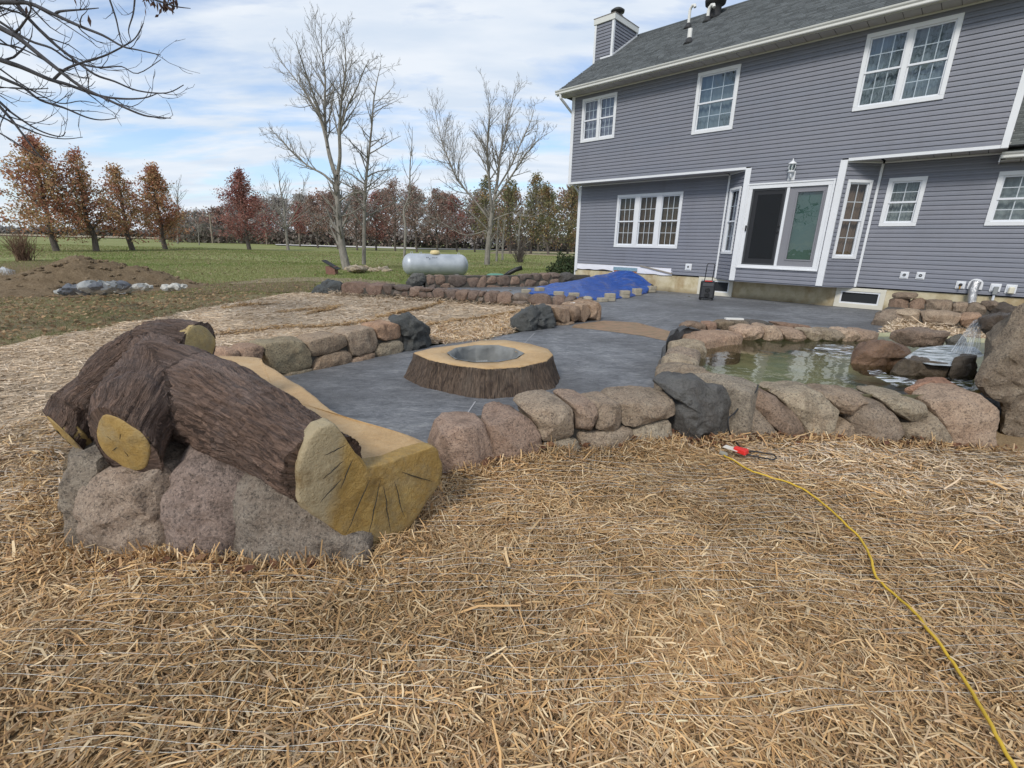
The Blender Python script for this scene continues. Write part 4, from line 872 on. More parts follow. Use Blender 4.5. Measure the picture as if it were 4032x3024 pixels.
sheet('pond_water', wp, WZ, mat_water())
def mat_basin():
    t = NT('pond_bed'); f = t.noise(2.2, 6, 0.65); g = t.noise(14, 5, 0.6)
    c = t.ramp(t.math('ADD', t.math('MULTIPLY', f, 0.65), t.math('MULTIPLY', g, 0.35)), [(0.33, (0.205, 0.21, 0.125)), (0.5, (0.32, 0.315, 0.205)), (0.68, (0.44, 0.385, 0.25))])
    return t.fin(t.bsdf(c, 0.9, t.bump(g, 0.5, 0.03), 0.1))
cw = sum(wp, Vector()) / len(wp); nb = len(wp); vv = []; ff = []
for r, (s_, dz) in enumerate(((1.04, 0.03), (0.99, -0.05), (0.93, -0.15), (0.80, -0.24), (0.5, -0.27))):
    for p_ in wp: q = cw + (p_ - cw) * s_; vv.append((q.x, q.y, WZ + dz))
for r in range(4):
    for i in range(nb): ff.append((r * nb + i, r * nb + (i + 1) % nb, (r + 1) * nb + (i + 1) % nb, (r + 1) * nb + i))
ff.append(tuple(4 * nb + i for i in range(nb)))
basin = mobj('pond_bed', vv, ff, mat_basin(), None, True); tag(basin, kind='structure')

# rocks at the waterfall
def rockthing(name, px, base, dep, color, label, mat=None, group=None, rough=0.035, **k):
    P = onpl; n = Vector((0, -1, 0)); p0 = Vector(base)
    pts = [onpl(x, y, p0, n) for x, y in px]; c = sum(pts, Vector()) / len(pts)
    vd = c - CAM; vd.z = 0; vd.normalize()
    o = stone(pts, vd * dep, mat or M_stone, None, color, name=name, taper=k.pop('taper', 0.35), facets=k.pop('facets', 10), rounds=1, rough=rough, M=k.pop('M', 56), inner=k.pop('inner', 7), **k); tag(o, label, 'rock', group); return o
rockthing('rock', ZD([(740, 660), (790, 590), (1000, 580), (1440, 612), (1530, 628), (1395, 665), (1378, 780), (1100, 775), (900, 735), (745, 700)]), (0, 5.35, 0), 0.42, (0.20, 0.15, 0.115), 'long flat brown slab lying behind the waterfall pool', bevel=0.08, M=56)
rockthing('rock', ZD([(372, 1000), (405, 780), (470, 715), (700, 700), (980, 745), (1100, 815), (1060, 870), (900, 900), (820, 1050), (650, 1060), (480, 1030)]), (0, 4.65, 0), 0.5, (0.17, 0.105, 0.068), 'wet reddish brown rock standing in the pond', M_wet, bevel=0.10, bulge=0.08)
rockthing('rock', ZD([(880, 900), (1010, 885), (1400, 935), (1440, 965), (1420, 1120), (1200, 1130), (745, 1120), (790, 1020)]), (0, 4.25, 0), 0.40, (0.105, 0.082, 0.058), 'flat-topped dark wet rock with a mossy edge in the pond', M_wet, bevel=0.05, bulge=0.02)
rockthing('rock', ZD([(1415, 910), (1500, 858), (1680, 850), (1720, 900), (1690, 1110), (1500, 1130), (1410, 1110), (1445, 965)]), (0, 4.15, 0), 0.4, (0.07, 0.058, 0.045), 'dark rounded wet rock under the waterfall', M_wet, bevel=0.08)
rockthing('rock', ZD([(1380, 670), (1560, 640), (1620, 700), (1600, 800), (1390, 800)]), (0, 5.25, 0), 0.3, (0.13, 0.125, 0.11), 'grey block behind the falling water', bevel=0.05)
rockthing('rock', ZC([(950, 380), (1050, 300), (1160, 262), (1290, 268), (1440, 320), (1560, 370), (1660, 400), (1640, 520), (1300, 520), (1000, 450)]), (0, 3.72, 0), 0.34, (0.30, 0.175, 0.12), 'smooth orange-brown rock at the pond front edge', bevel=0.10, bulge=0.05)
big = rockthing('waterfall_boulder', [(4330, 1060), (4120, 1110), (4030, 1150), (3985, 1215), (3955, 1262), (3905, 1300), (3868, 1318), (3866, 1345), (3880, 1370), (3850, 1405), (3838, 1480), (3848, 1545), (3875, 1570), (3925, 1575), (3948, 1620), (3935, 1690), (3940, 1810), (4150, 1850), (4420, 1870), (4480, 1400)], (0, 3.6, 0), 1.3, (0.215, 0.175, 0.132), 'tall rough tan boulder carrying the waterfall spout', rough=0.06, bevel=0.16, bulge=0.10, M=110, inner=16, taper=0.25)
rockthing('rock', [(3835, 1262), (3900, 1246), (4010, 1240), (4020, 1330), (3900, 1345), (3862, 1312)], (0, 4.5, 0), 0.6, (0.085, 0.066, 0.05), 'dark wet ledge rock under the waterfall lip', M_wet, bevel=0.05)
# falling water and foam
def mat_fall():
    t = NT('falling_water'); v = t.map(scale=(5.0, 5.0, 0.9)); f = t.noise(5, 5, 0.6, vec=v, dist=0.6); g = t.noise(26, 4, 0.6)
    tr = t.n('ShaderNodeBsdfTransparent'); t.set(tr.inputs[0], (0.90, 0.93, 0.96)); b = t.bsdf((0.58, 0.62, 0.66), 0.15, t.bump(t.math('ADD', f, g), 0.8, 0.03), 0.6)
    m_ = t.n('ShaderNodeMixShader'); t.set(m_.inputs[0], t.ramp(t.math('ADD', t.math('MULTIPLY', f, 0.7), t.math('MULTIPLY', g, 0.3)), [(0.40, 0.22), (0.62, 0.75)])); t.t.links.new(tr.outputs[0], m_.inputs[1]); t.t.links.new(b, m_.inputs[2]); return t.fin(m_.outputs[0])
rows = [[(1990, 468), (1850, 462), (1740, 466), (1690, 480)], [(1960, 490), (1830, 486), (1700, 500), (1645, 525)], [(1770, 560), (1735, 560), (1650, 580), (1590, 600)], [(1755, 640), (1710, 640), (1620, 660), (1530, 690)], [(1765, 740), (1700, 740), (1590, 750), (1475, 760)], [(1720, 850), (1660, 845), (1550, 835), (1440, 812)]]
Ys = [4.75, 4.70, 4.62, 4.58, 4.56, 4.55]; vv = []; 
for rw, Y in zip(rows, Ys):
    n_ = 24
    for i in range(n_):
        f = i / (n_ - 1) * 3; k = min(int(f), 2); fr = f - k; a, b = rw[k], rw[k + 1]; x = a[0] + (b[0] - a[0]) * fr; y = a[1] + (b[1] - a[1]) * fr
        (sx_, sy_), = ZD([(x, y)]); q = AtY(sx_, sy_, Y + 0.12 * (i / n_ - 0.3) + 0.02 * math.sin(i * 1.9)); vv.append(tuple(q))
n_ = 24; ff = [(r * n_ + i, r * n_ + i + 1, (r + 1) * n_ + i + 1, (r + 1) * n_ + i) for r in range(5) for i in range(n_ - 1)]
wf = mobj('falling_water', vv, ff, mat_fall(), None, True); sm = wf.modifiers.new('sub', 'SUBSURF'); sm.levels = 2; sm.render_levels = 2; tag(wf, kind='structure')
def mat_foam():
    t = NT('foam'); f = t.noise(5, 5, 0.62, vec=t.map(scale=(1, 2.2, 1)), dist=1.2); tr = t.n('ShaderNodeBsdfTransparent'); b = t.bsdf((0.78, 0.83, 0.90), 0.5, t.bump(t.noise(60, 4), 0.5, 0.01), 0.4)
    m_ = t.n('ShaderNodeMixShader'); t.set(m_.inputs[0], t.ramp(f, [(0.50, 0.0), (0.64, 0.75)])); t.t.links.new(tr.outputs[0], m_.inputs[1]); t.t.links.new(b, m_.inputs[2]); return t.fin(m_.outputs[0])
M_foam = mat_foam()
def mat_foam2():
    t = NT('churned_water'); f = t.noise(7, 6, 0.65, vec=t.map(scale=(1, 2, 1)), dist=0.8); c = t.ramp(f, [(0.36, (0.15, 0.17, 0.16)), (0.50, (0.42, 0.47, 0.50)), (0.62, (0.74, 0.78, 0.82))]); return t.fin(t.bsdf(c, 0.25, t.bump(f, 0.8, 0.04), 0.5))
UPZ = 0.47
sheet('upper_pool_water', [G(*q, UPZ) for q in ZD([(960, 870), (1060, 810), (1120, 770), (1400, 740), (1700, 760), (1800, 850), (1640, 900), (1440, 960), (1250, 950), (1050, 905)])], UPZ, mat_foam2())
for L in ([(120, 730), (250, 735), (430, 750), (430, 890), (330, 890), (190, 860), (60, 850), (0, 800), (40, 740)],):
    sheet('foam', [G(*q, WZ + 0.004) for q in ZD(L)], WZ + 0.004, M_foam, 'stuff')
sheet('foam', [G(*q, WZ + 0.004) for q in ZC([(560, 140), (700, 150), (800, 200), (1000, 240), (1120, 260), (1080, 330), (980, 372), (860, 320), (720, 250), (600, 200)])], WZ + 0.004, M_foam, 'stuff')
sheet('foam', [G(*q, WZ + 0.004) for q in ZC([(1150, 230), (1400, 235), (1680, 230), (1680, 360), (1560, 370), (1300, 300)])], WZ + 0.004, M_foam, 'stuff')

# ---- wall behind the fire pit
wD = Wall(G(1130, 1492), G(1620, 1388), 0.42, 'stone_wall', 'low wall of squared tan blocks behind the tree-stump fire pit', 'stone wall', PAL_PINK, 0.08)
for i, L in enumerate(([(352, 385), (762, 342), (782, 420), (822, 570), (815, 602), (640, 640), (505, 665), (425, 570), (360, 465)], [(500, 675), (820, 612), (832, 655), (600, 732), (535, 730)], [(782, 338), (1115, 285), (1152, 420), (860, 508), (802, 490)],
    [(1128, 280), (1392, 222), (1422, 262), (1455, 358), (1442, 440), (1222, 502), (1172, 430)], [(1418, 213), (1652, 168), (1687, 322), (1462, 356)], [(1482, 376), (1692, 336), (1707, 465), (1420, 530), (1432, 455)], [(852, 520), (1150, 437), (1200, 520), (1192, 600), (842, 665), (822, 610)], [(1207, 517), (1430, 457), (1418, 540), (1202, 600)],
    [(130, 430), (340, 393), (345, 470), (322, 540), (125, 560)], [(-20, 440), (112, 440), (112, 540), (-20, 560)])):
    wD.stone(ZF2(L), bevel=0.028, bulge=0.012, rough=0.014, M=52, fdepth=(0.03, 0.13), dep=0.34 if i < 8 else 0.3, color=[(0.30, 0.25, 0.165), (0.26, 0.215, 0.15), (0.31, 0.235, 0.165), (0.29, 0.225, 0.165), (0.36, 0.23, 0.15), (0.30, 0.25, 0.18), (0.33, 0.245, 0.17), (0.33, 0.24, 0.17), (0.33, 0.225, 0.16), (0.33, 0.225, 0.16)][i])
wD.core(0.05, (wD.B - wD.A).length + 0.1, 0.30, 0.06)
wD.stone(ZF2([(1575, 160), (1640, 112), (1790, 110), (1920, 150), (1948, 200), (1957, 395), (1900, 440), (1800, 450), (1740, 478), (1708, 445), (1690, 260), (1655, 175)]), (0.075, 0.078, 0.075), 0.40, M_bould, name='boulder', bevel=0.07, bulge=0.04, rough=0.05, M=60, inner=8, label='dark grey pitted boulder ending the wall beside the fire pit')

# ---- long low wall in front of the tarp
wE = Wall(G(1330, 1164), G(2062, 1212), 0.40, 'stone_wall', 'long low reddish brown stone wall with a dark boulder at its end, below the gas tank', 'stone wall', PAL_BROWN, 0.05)
E1 = [[(370, 310), (640, 315), (655, 445), (370, 450)], [(655, 320), (842, 325), (828, 450), (670, 445)], [(852, 330), (932, 335), (935, 440), (837, 440)], [(940, 335), (1120, 355), (1116, 406), (940, 392)], [(940, 396), (1040, 406), (1040, 455), (945, 445)], [(1045, 411), (1120, 411), (1118, 460), (1045, 455)], [(1125, 360), (1236, 370), (1232, 470), (1125, 460)],
      [(1240, 370), (1376, 375), (1370, 410), (1240, 406)], [(1236, 415), (1320, 415), (1320, 480), (1236, 475)], [(1328, 418), (1376, 420), (1396, 485), (1325, 480)], [(1380, 376), (1506, 385), (1512, 482), (1396, 482)], [(1515, 388), (1636, 395), (1636, 485), (1580, 500), (1520, 485)], [(1641, 395), (1770, 400), (1757, 505), (1641, 500)], [(1775, 405), (1880, 410), (1872, 505), (1765, 505)], [(1885, 410), (1941, 415), (1937, 466), (1882, 462)], [(1872, 470), (1937, 470), (1937, 520), (1868, 515)], [(1946, 412), (2096, 420), (2075, 540), (1945, 530)]]
E2 = [[(8, 268), (160, 278), (145, 400), (8, 392)], [(165, 280), (306, 290), (302, 415), (150, 408)], [(314, 294), (486, 305), (486, 366), (314, 362)], [(320, 370), (488, 372), (488, 420), (320, 415)], [(494, 305), (757, 315), (748, 432), (600, 420), (498, 415)], [(764, 315), (886, 325), (882, 432), (764, 436)], [(890, 325), (996, 335), (988, 425), (890, 430)], [(1002, 338), (1180, 350), (1170, 420), (1000, 422)]]
redd = [(0.25, 0.17, 0.13), (0.235, 0.16, 0.125)]
for i, px in enumerate([Z6(L) for L in E1] + [Z7(L) for L in E2]): wE.stone(px, color=redd[i] if i < 2 else None, bevel=0.028, bulge=0.018, rough=0.012, M=28, dep=0.36)
wE.core(0.0, 6.2, 0.235, 0.035); 
mbc = MB(); cA, cB = wE.A - wE.o * 0.0, wE.B
wE.stone(Z6([(45, 462), (80, 392), (160, 312), (280, 298), (367, 308), (364, 445), (120, 472)]), (0.082, 0.09, 0.092), 0.45, M_bould, name='boulder', bevel=0.06, bulge=0.05, rough=0.045, M=48, label='dark grey boulder at the open end of the long wall')

# ---- short return wall at the patio corner
wG = Wall(G(2205, 1290), G(2374, 1266), 0.42, 'stone_wall', 'short tan stone wall with a dark carved boulder, beside the tan patio band', 'stone wall', PAL_PINK, 0.05)
for L in ([(792, 440), (980, 448), (1002, 540), (996, 605), (850, 605), (822, 520)], [(990, 448), (1070, 438), (1082, 480), (1052, 595), (1030, 622), (1006, 560)], [(1082, 428), (1180, 408), (1202, 480), (1177, 565), (1130, 605), (1077, 580), (1087, 490)], [(1192, 404), (1246, 388), (1252, 480), (1242, 588), (1182, 598), (1207, 480)], [(1252, 388), (1300, 378), (1307, 500), (1303, 595), (1247, 592)], [(838, 612), (1012, 600), (1022, 630), (838, 655)]):
    wG.stone(Z7(L), color=R_.choice([(0.30, 0.215, 0.15), (0.27, 0.195, 0.14), (0.33, 0.24, 0.165)]), bevel=0.03, bulge=0.02, rough=0.018, M=36, dep=0.55)
wG.stone(Z7([(345, 690), (382, 605), (372, 572), (480, 470), (600, 437), (760, 442), (812, 520), (827, 630), (700, 705), (580, 730), (380, 755)]), (0.078, 0.082, 0.080), 0.42, M_bould, name='boulder', bevel=0.09, bulge=0.08, rough=0.055, M=64, inner=9, label='dark grey boulder carved with deep creases')

# ---- far wall by the gas tank
wF = Wall(G(1690, 1138), G(2210, 1130), 0.40, 'stone_wall', 'far wall of irregular brown stones between the gas tank and the blue tarp', 'stone wall', PAL_BROWN, 0.04)
F1 = [[(1320, 230), (1412, 235), (1416, 312), (1330, 342)], [(1420, 235), (1532, 235), (1536, 302), (1452, 356), (1430, 322)], [(1545, 235), (1756, 240), (1760, 322), (1660, 366), (1600, 322), (1546, 302)], [(1345, 350), (1425, 325), (1440, 365), (1350, 375)], [(1460, 358), (1500, 322), (1588, 322), (1580, 375)], [(1592, 326), (1652, 372), (1586, 376)], [(1765, 240), (1906, 240), (1862, 386), (1790, 352), (1766, 302)], [(1912, 245), (1980, 240), (1972, 392), (1864, 392)], [(1986, 245), (2086, 240), (2086, 312), (1982, 337)], [(1670, 380), (1780, 362), (1840, 390), (1800, 398), (1680, 398)], [(1980, 345), (2080, 330), (2146, 370), (2142, 400), (1980, 398)], [(2092, 242), (2200, 240), (2205, 300), (2160, 345), (2092, 322)]]
F2 = [[(2, 105), (42, 105), (40, 180), (-2, 190)], [(50, 105), (156, 105), (156, 182), (46, 196)], [(160, 105), (300, 100), (296, 202), (200, 206), (160, 182)], [(40, 205), (190, 212), (210, 256), (45, 254)], [(198, 212), (286, 206), (282, 252), (216, 256)], [(302, 105), (370, 100), (412, 150), (402, 202), (300, 210)], [(290, 215), (396, 212), (396, 242), (286, 250)], [(410, 90), (552, 80), (552, 126), (480, 120), (420, 176), (412, 120)], [(470, 122), (530, 126), (622, 190), (602, 218), (466, 226)], [(558, 80), (646, 75), (650, 122), (592, 166), (556, 130)], [(652, 75), (742, 72), (736, 112), (722, 162), (656, 132)], [(620, 172), (660, 140), (722, 172), (716, 210), (626, 214)], [(746, 70), (846, 70), (842, 122), (750, 126)], [(728, 146), (822, 132), (838, 172), (802, 206), (726, 208)], [(404, 186), (450, 180), (462, 222), (404, 236)]]
for px in [Z6(L) for L in F1] + [Z7(L) for L in F2]: wF.stone(px, bevel=0.028, bulge=0.02, rough=0.014, M=24, dep=0.34)
wF.core(-0.1, 6.0, 0.40, 0.03)
wF.stone(Z6([(1108, 338), (1150, 242), (1200, 220), (1322, 226), (1318, 345), (1250, 360), (1130, 350)]), (0.095, 0.095, 0.088), 0.5, M_bould, name='boulder', bevel=0.06, bulge=0.05, rough=0.05, M=44, label='dark boulder at the tank end of the far wall')
wF.stone(Z7([(848, 105), (862, 75), (930, 64), (1010, 95), (1052, 140), (1040, 190), (880, 200), (846, 150)]), (0.075, 0.07, 0.066), 0.5, M_bould, name='boulder', bevel=0.06, bulge=0.04, rough=0.04, M=40, label='dark boulder at the house end of the far wall')

# ---- planter tiers below the house
p2 = Wall(H(0.9, 13.4, 0.03), H(-2.2, 13.4, 0.03), 0.5, 'planter_wall', 'upper planter row of brown stones against the house foundation', 'planter wall', PAL_BROWN, 0.05)
for L, col in (([(800, 250), (1000, 262), (992, 330), (985, 400), (785, 400)], (0.18, 0.125, 0.09)), ([(1020, 270), (1166, 265), (1162, 400), (1010, 400)], (0.25, 0.17, 0.12)), ([(1180, 280), (1440, 285), (1457, 322), (1445, 405), (1195, 400), (1180, 330)], (0.24, 0.185, 0.135)), ([(1470, 305), (1632, 305), (1642, 330), (1575, 420), (1460, 410)], (0.25, 0.195, 0.145)), ([(1650, 310), (1752, 315), (1832, 370), (1790, 430), (1585, 425)], (0.27, 0.21, 0.155)), ([(1780, 292), (1900, 290), (1962, 312), (1870, 395), (1838, 372), (1765, 320)], (0.22, 0.17, 0.13))):
    p2.stone(ZD(L), color=col, bevel=0.05, bulge=0.04, rough=0.025, M=40, dep=0.45)
p2.stone(ZD([(850, 192), (1080, 200), (1092, 242), (1000, 262), (825, 248)]), color=(0.25, 0.19, 0.14), dep=0.3, bevel=0.04, rough=0.02)
p2.stone(ZD([(1850, 400), (1900, 322), (2010, 305), (2110, 340), (2140, 420), (2010, 460), (1860, 450)]), color=(0.075, 0.062, 0.052), mat=M_bould, dep=0.5, name='boulder', bevel=0.06, rough=0.05)
p1 = Wall(H(1.3, 11.9, 0.03), H(-2.0, 11.9, 0.03), 0.5, 'planter_wall', 'lower planter row of pale tan stones edging a strip of straw', 'planter wall', PAL_TAN, 0.06)
for L, col in (([(655, 410), (780, 385), (905, 402), (936, 442), (930, 560), (760, 605), (600, 585), (640, 490)], (0.27, 0.215, 0.165)), ([(830, 380), (1080, 384), (1142, 440), (1125, 505), (960, 510), (932, 450)], (0.34, 0.265, 0.19)), ([(1132, 390), (1530, 405), (1542, 462), (1465, 540), (1280, 550), (1140, 510), (1152, 442)], (0.29, 0.225, 0.165)), ([(1545, 415), (1765, 425), (1745, 480), (1610, 570), (1542, 520)], (0.33, 0.225, 0.155))):
    p1.stone(ZD(L), color=col, bevel=0.06, bulge=0.04, rough=0.028, M=44, dep=0.45)

p2.core(0.05, 3.1, 0.40, 0.06, 1.5); p1.core(0.15, 3.3, 0.30, 0.08, 1.4)
M_plstraw = M_strawbed
sheet('planter_bed', [H(0.95, 10.6), H(0.9, 11.95), H(-1.6, 11.95), H(-1.6, 9.4), H(0.1, 9.3)], 0.13, M_strawbed)

# ================================================================== LOG BENCH
def mat_bark(name, dark, lite, grey):
    t = NT(name); a = t.attr('bk', 'Vector')     # (along, around*r, radius) in metres
    v1 = t.map(vec=a, scale=(6, 30, 1)); v2 = t.map(vec=a, scale=(16, 75, 1))
    f = t.noise(1, 5, 0.65, vec=v1, dist=1.6); g = t.noise(1, 4, 0.6, vec=v2, dist=1.0); b = t.noise(2.6, 5, 0.6)
    r = t.math('ADD', t.math('MULTIPLY', f, 0.65), t.math('MULTIPLY', g, 0.35))
    c = t.ramp(r, [(0.30, tuple(x * 0.22 for x in dark)), (0.44, dark), (0.56, lite), (0.72, tuple(x * 1.5 for x in lite))])
    c = t.mix(t.ramp(b, [(0.48, 0.0), (0.72, 0.55)]), c, grey)
    return t.fin(t.bsdf(c, 0.62, t.bump(r, 1.0, 0.07), 0.4))
M_bark = mat_bark('carved_bark', (0.090, 0.055, 0.040), (0.190, 0.120, 0.086), (0.24, 0.19, 0.17))
M_stump = mat_bark('stump_bark', (0.065, 0.044, 0.032), (0.155, 0.108, 0.076), (0.25, 0.20, 0.155))
def mat_cut(name, a, b, c3, pits=True):
    t = NT(name); f = t.noise(3.2, 6, 0.65); g = t.noise(22, 5, 0.7); s = t.noise(120, 3, 0.7)
    c = t.ramp(t.math('ADD', t.math('MULTIPLY', f, 0.6), t.math('MULTIPLY', g, 0.4)), [(0.32, a), (0.5, b), (0.68, c3)])
    if pits == 2: c = t.mix(t.ramp(t.noise(7.5, 5, 0.7), [(0.46, 0.0), (0.66, 0.75)]), c, (0.27, 0.225, 0.14)); c = t.mix(t.ramp(t.noise(4.2, 5, 0.7, vec=t.map(loc=(3, 1, 2))), [(0.52, 0.0), (0.7, 0.7)]), c, (0.15, 0.105, 0.045))
    c = t.mix(t.ramp(s, [(0.30, 0.45), (0.42, 0.0)]), c, (0.07, 0.05, 0.025))
    return t.fin(t.bsdf(c, 0.55, t.bump(t.math('ADD', g, t.math('MULTIPLY', s, 0.4)), 0.5, 0.02), 0.4))
M_cut = mat_cut('ochre_cut_wood', (0.24, 0.15, 0.045), (0.36, 0.235, 0.075), (0.43, 0.32, 0.14), 2)
def mat_face():
    t = NT('weathered_sawn_end'); d = t.n('ShaderNodeVectorMath', operation='DISTANCE'); t.set(d.inputs[0], t.pos); d.inputs[1].default_value = tuple(H(1.76, 1.0, 0.42)); dd = d.outputs['Value']
    f = t.noise(3.4, 6, 0.65); g = t.noise(26, 5, 0.7); s_ = t.noise(120, 3, 0.7)
    q = t.n('ShaderNodeMath', operation='SINE'); t.set(q.inputs[0], t.math('MULTIPLY', t.math('ADD', dd, t.math('MULTIPLY', f, 0.05)), 190.0)); ring = t.math('ADD', t.math('MULTIPLY', q.outputs[0], 0.5), 0.5)
    c = t.ramp(t.math('ADD', t.math('MULTIPLY', f, 0.65), t.math('MULTIPLY', g, 0.35)), [(0.30, (0.22, 0.135, 0.04)), (0.48, (0.36, 0.23, 0.07)), (0.66, (0.44, 0.315, 0.125))])
    c = t.mix(t.math('MULTIPLY', ring, 0.06), c, (0.20, 0.12, 0.04)); c = t.mix(t.ramp(s_, [(0.30, 0.5), (0.42, 0.0)]), c, (0.08, 0.055, 0.03))
    dp = t.n('ShaderNodeVectorMath', operation='DOT_PRODUCT'); t.set(dp.inputs[0], t.pos); dp.inputs[1].default_value = tuple(HN); gm = t.math('ADD', t.math('SUBTRACT', dp.outputs['Value'], t.math('MULTIPLY', t.xyz(2), 0.25)), t.math('MULTIPLY', t.noise(6, 5), 0.12))
    c = t.mix(t.ramp(gm, [(0.70, 0.85), (0.76, 0.0)]), c, (0.36, 0.30, 0.195)); c = t.mix(t.ramp(t.noise(3.2, 6, 0.75), [(0.48, 0.0), (0.66, 0.7)]), c, (0.25, 0.20, 0.12)); c = t.mix(t.ramp(t.noise(5.0, 6, 0.75, vec=t.map(loc=(2, 5, 1))), [(0.55, 0.0), (0.70, 0.75)]), c, (0.16, 0.10, 0.035))
    return t.fin(t.bsdf(c, 0.6, t.bump(t.math('ADD', g, t.math('ADD', t.math('MULTIPLY', s_, 0.4), t.math('MULTIPLY', ring, 0.04))), 0.7, 0.02), 0.35))
M_face = mat_face()
M_cutpale = mat_cut('pale_cut_wood', (0.36, 0.24, 0.075), (0.43, 0.315, 0.13), (0.47, 0.37, 0.19), 2)
M_seat = mat_cut('tan_seat', (0.37, 0.225, 0.095), (0.47, 0.31, 0.15), (0.53, 0.38, 0.21))
M_crack = simple('crack_shade', (0.03, 0.028, 0.022), 0.9)  # crack tubes: the shade inside is put into their near-black colour

bench = thing('log_bench', H(2.9, 0.7, 0), 'carved log bench with brown bark, ochre sawn ends and a tan seat on grey rocks', 'bench')
def HUv(u, n, z): return H(u, n, z)
def zz1(x, y): return (x * .8137, 1150 + y * .8137)
Lend = G(*zz1(302, 706), 0.40); Bend = G(*zz1(595, 728), 0.565)
hub = H(2.98, 0.50, 0.76)
def zg(L): return [G(*zz1(x, y), z) for x, y, z in L]
limbs = [  # (points, radii)
    ([H(1.74, 0.775, 0.495), H(2.1, 0.715, 0.545), H(2.45, 0.64, 0.605), H(2.8, 0.55, 0.665), H(3.1, 0.50, 0.715), H(3.4, 0.54, 0.775)], [0.165, 0.185, 0.212, 0.225, 0.195, 0.17]),
    ([H(1.74, 1.00, 0.20), H(2.4, 0.92, 0.19), H(3.2, 0.94, 0.19), H(4.2, 1.08, 0.19), H(4.75, 1.15, 0.19)], [0.21, 0.21, 0.21, 0.21, 0.2]),
    ([H(3.44, 0.53, 0.81), H(3.35, 0.545, 0.84), H(3.23, 0.60, 0.848), H(3.13, 0.668, 0.845)], [0.165, 0.152, 0.140, 0.132]),
    ([H(3.46, 0.55, 0.81)] + zg([(640, 340, .74), (500, 450, .64), (390, 560, .53), (318, 690, .41)]), [0.165, 0.142, 0.122, 0.118, 0.122]),
    ([H(2.88, 0.50, 0.73)] + zg([(760, 380, .775), (705, 490, .715), (645, 610, .65), (597, 730, .57)]), [0.20, 0.160, 0.148, 0.138, 0.136]),
    ([H(2.66, 0.50, 0.62), H(2.84, 0.43, 0.66), H(3.05, 0.40, 0.66), H(3.25, 0.38, 0.66)], [0.17, 0.20, 0.19, 0.15]),
    ([H(3.4, 0.56, 0.70), H(3.7, 0.68, 0.46), H(4.2, 0.84, 0.31), H(4.7, 1.0, 0.25)], [0.17, 0.19, 0.16, 0.14])]
def spline(P, R, n):
    P = [np.array(p) for p in P]; out = []; rr = []
    m_ = len(P)
    for i in range(m_ - 1):
        p0, p1_, p2_, p3_ = P[max(i - 1, 0)], P[i], P[i + 1], P[min(i + 2, m_ - 1)]
        for k in range(n):
            t_ = k / n; out.append(0.5 * (2 * p1_ + (p2_ - p0) * t_ + (2 * p0 - 5 * p1_ + 4 * p2_ - p3_) * t_ ** 2 + (3 * p1_ - p0 - 3 * p2_ + p3_) * t_ ** 3)); rr.append(R[i] + (R[i + 1] - R[i]) * t_)
    out.append(P[-1]); rr.append(R[-1]); return np.array(out), np.array(rr)
curves = [spline(P, R, 8) for P, R in limbs]
ends = {}
for ci in (2, 3, 4):
    C_, R__ = curves[ci]; d_ = C_[-1] - C_[-3]; d_ = d_ / np.linalg.norm(d_); cn = {3: np.array((-0.5, -0.78, -0.36)), 4: np.array((-0.10, -0.97, -0.16))}.get(ci, d_); cn = cn / np.linalg.norm(cn); ends[ci] = (C_[-1].copy(), cn, R__[-1]); curves[ci] = (np.vstack([C_, C_[-1] + d_ * (0.06 if ci == 2 else 0.15)]), np.r_[R__, R__[-1]])
mb = MB()
for C_, R__ in curves: mb.tube([Vector(p) for p in C_], list(R__), 20)
tmp = mb.build('tmp_log', None)
md = tmp.modifiers.new('r', 'REMESH'); md.mode = 'VOXEL'; md.voxel_size = 0.0125
ms = tmp.modifiers.new('s', 'SMOOTH'); ms.iterations = 16; ms.factor = 0.6
dg = bpy.context.evaluated_depsgraph_get(); me = bpy.data.meshes.new_from_object(tmp.evaluated_get(dg)); bpy.data.objects.remove(tmp)
V = np.empty(len(me.vertices) * 3); me.vertices.foreach_get('co', V); V = V.reshape(-1, 3)
Nn = np.empty(len(me.vertices) * 3); me.vertices.foreach_get('normal', Nn); Nn = Nn.reshape(-1, 3)
best = np.full(len(V), 1e9); bk = np.zeros((len(V), 3))
for ci, (C_, R__) in enumerate(curves):
    L = np.r_[0, np.cumsum(np.linalg.norm(np.diff(C_, axis=0), axis=1))]
    for i in range(len(C_) - 1):
        a, b = C_[i], C_[i + 1]; ab = b - a; t_ = np.clip(((V - a) @ ab) / (ab @ ab), 0, 1); q = a + t_[:, None] * ab; r_ = R__[i] + (R__[i + 1] - R__[i]) * t_
        d = np.linalg.norm(V - q, axis=1) / r_; k = d < best; best[k] = d[k]
        tv = ab / np.linalg.norm(ab); e1 = np.cross(tv, (0, 0, 1.)); e1 /= np.linalg.norm(e1); e2 = np.cross(e1, tv)
        w = V - q; ang = np.arctan2(w @ e2, w @ e1)
        bk[k, 0] = (L[i] + t_ * np.linalg.norm(ab))[k] + ci * 7.3; bk[k, 1] = (ang * 0.22)[k]; bk[k, 2] = ci
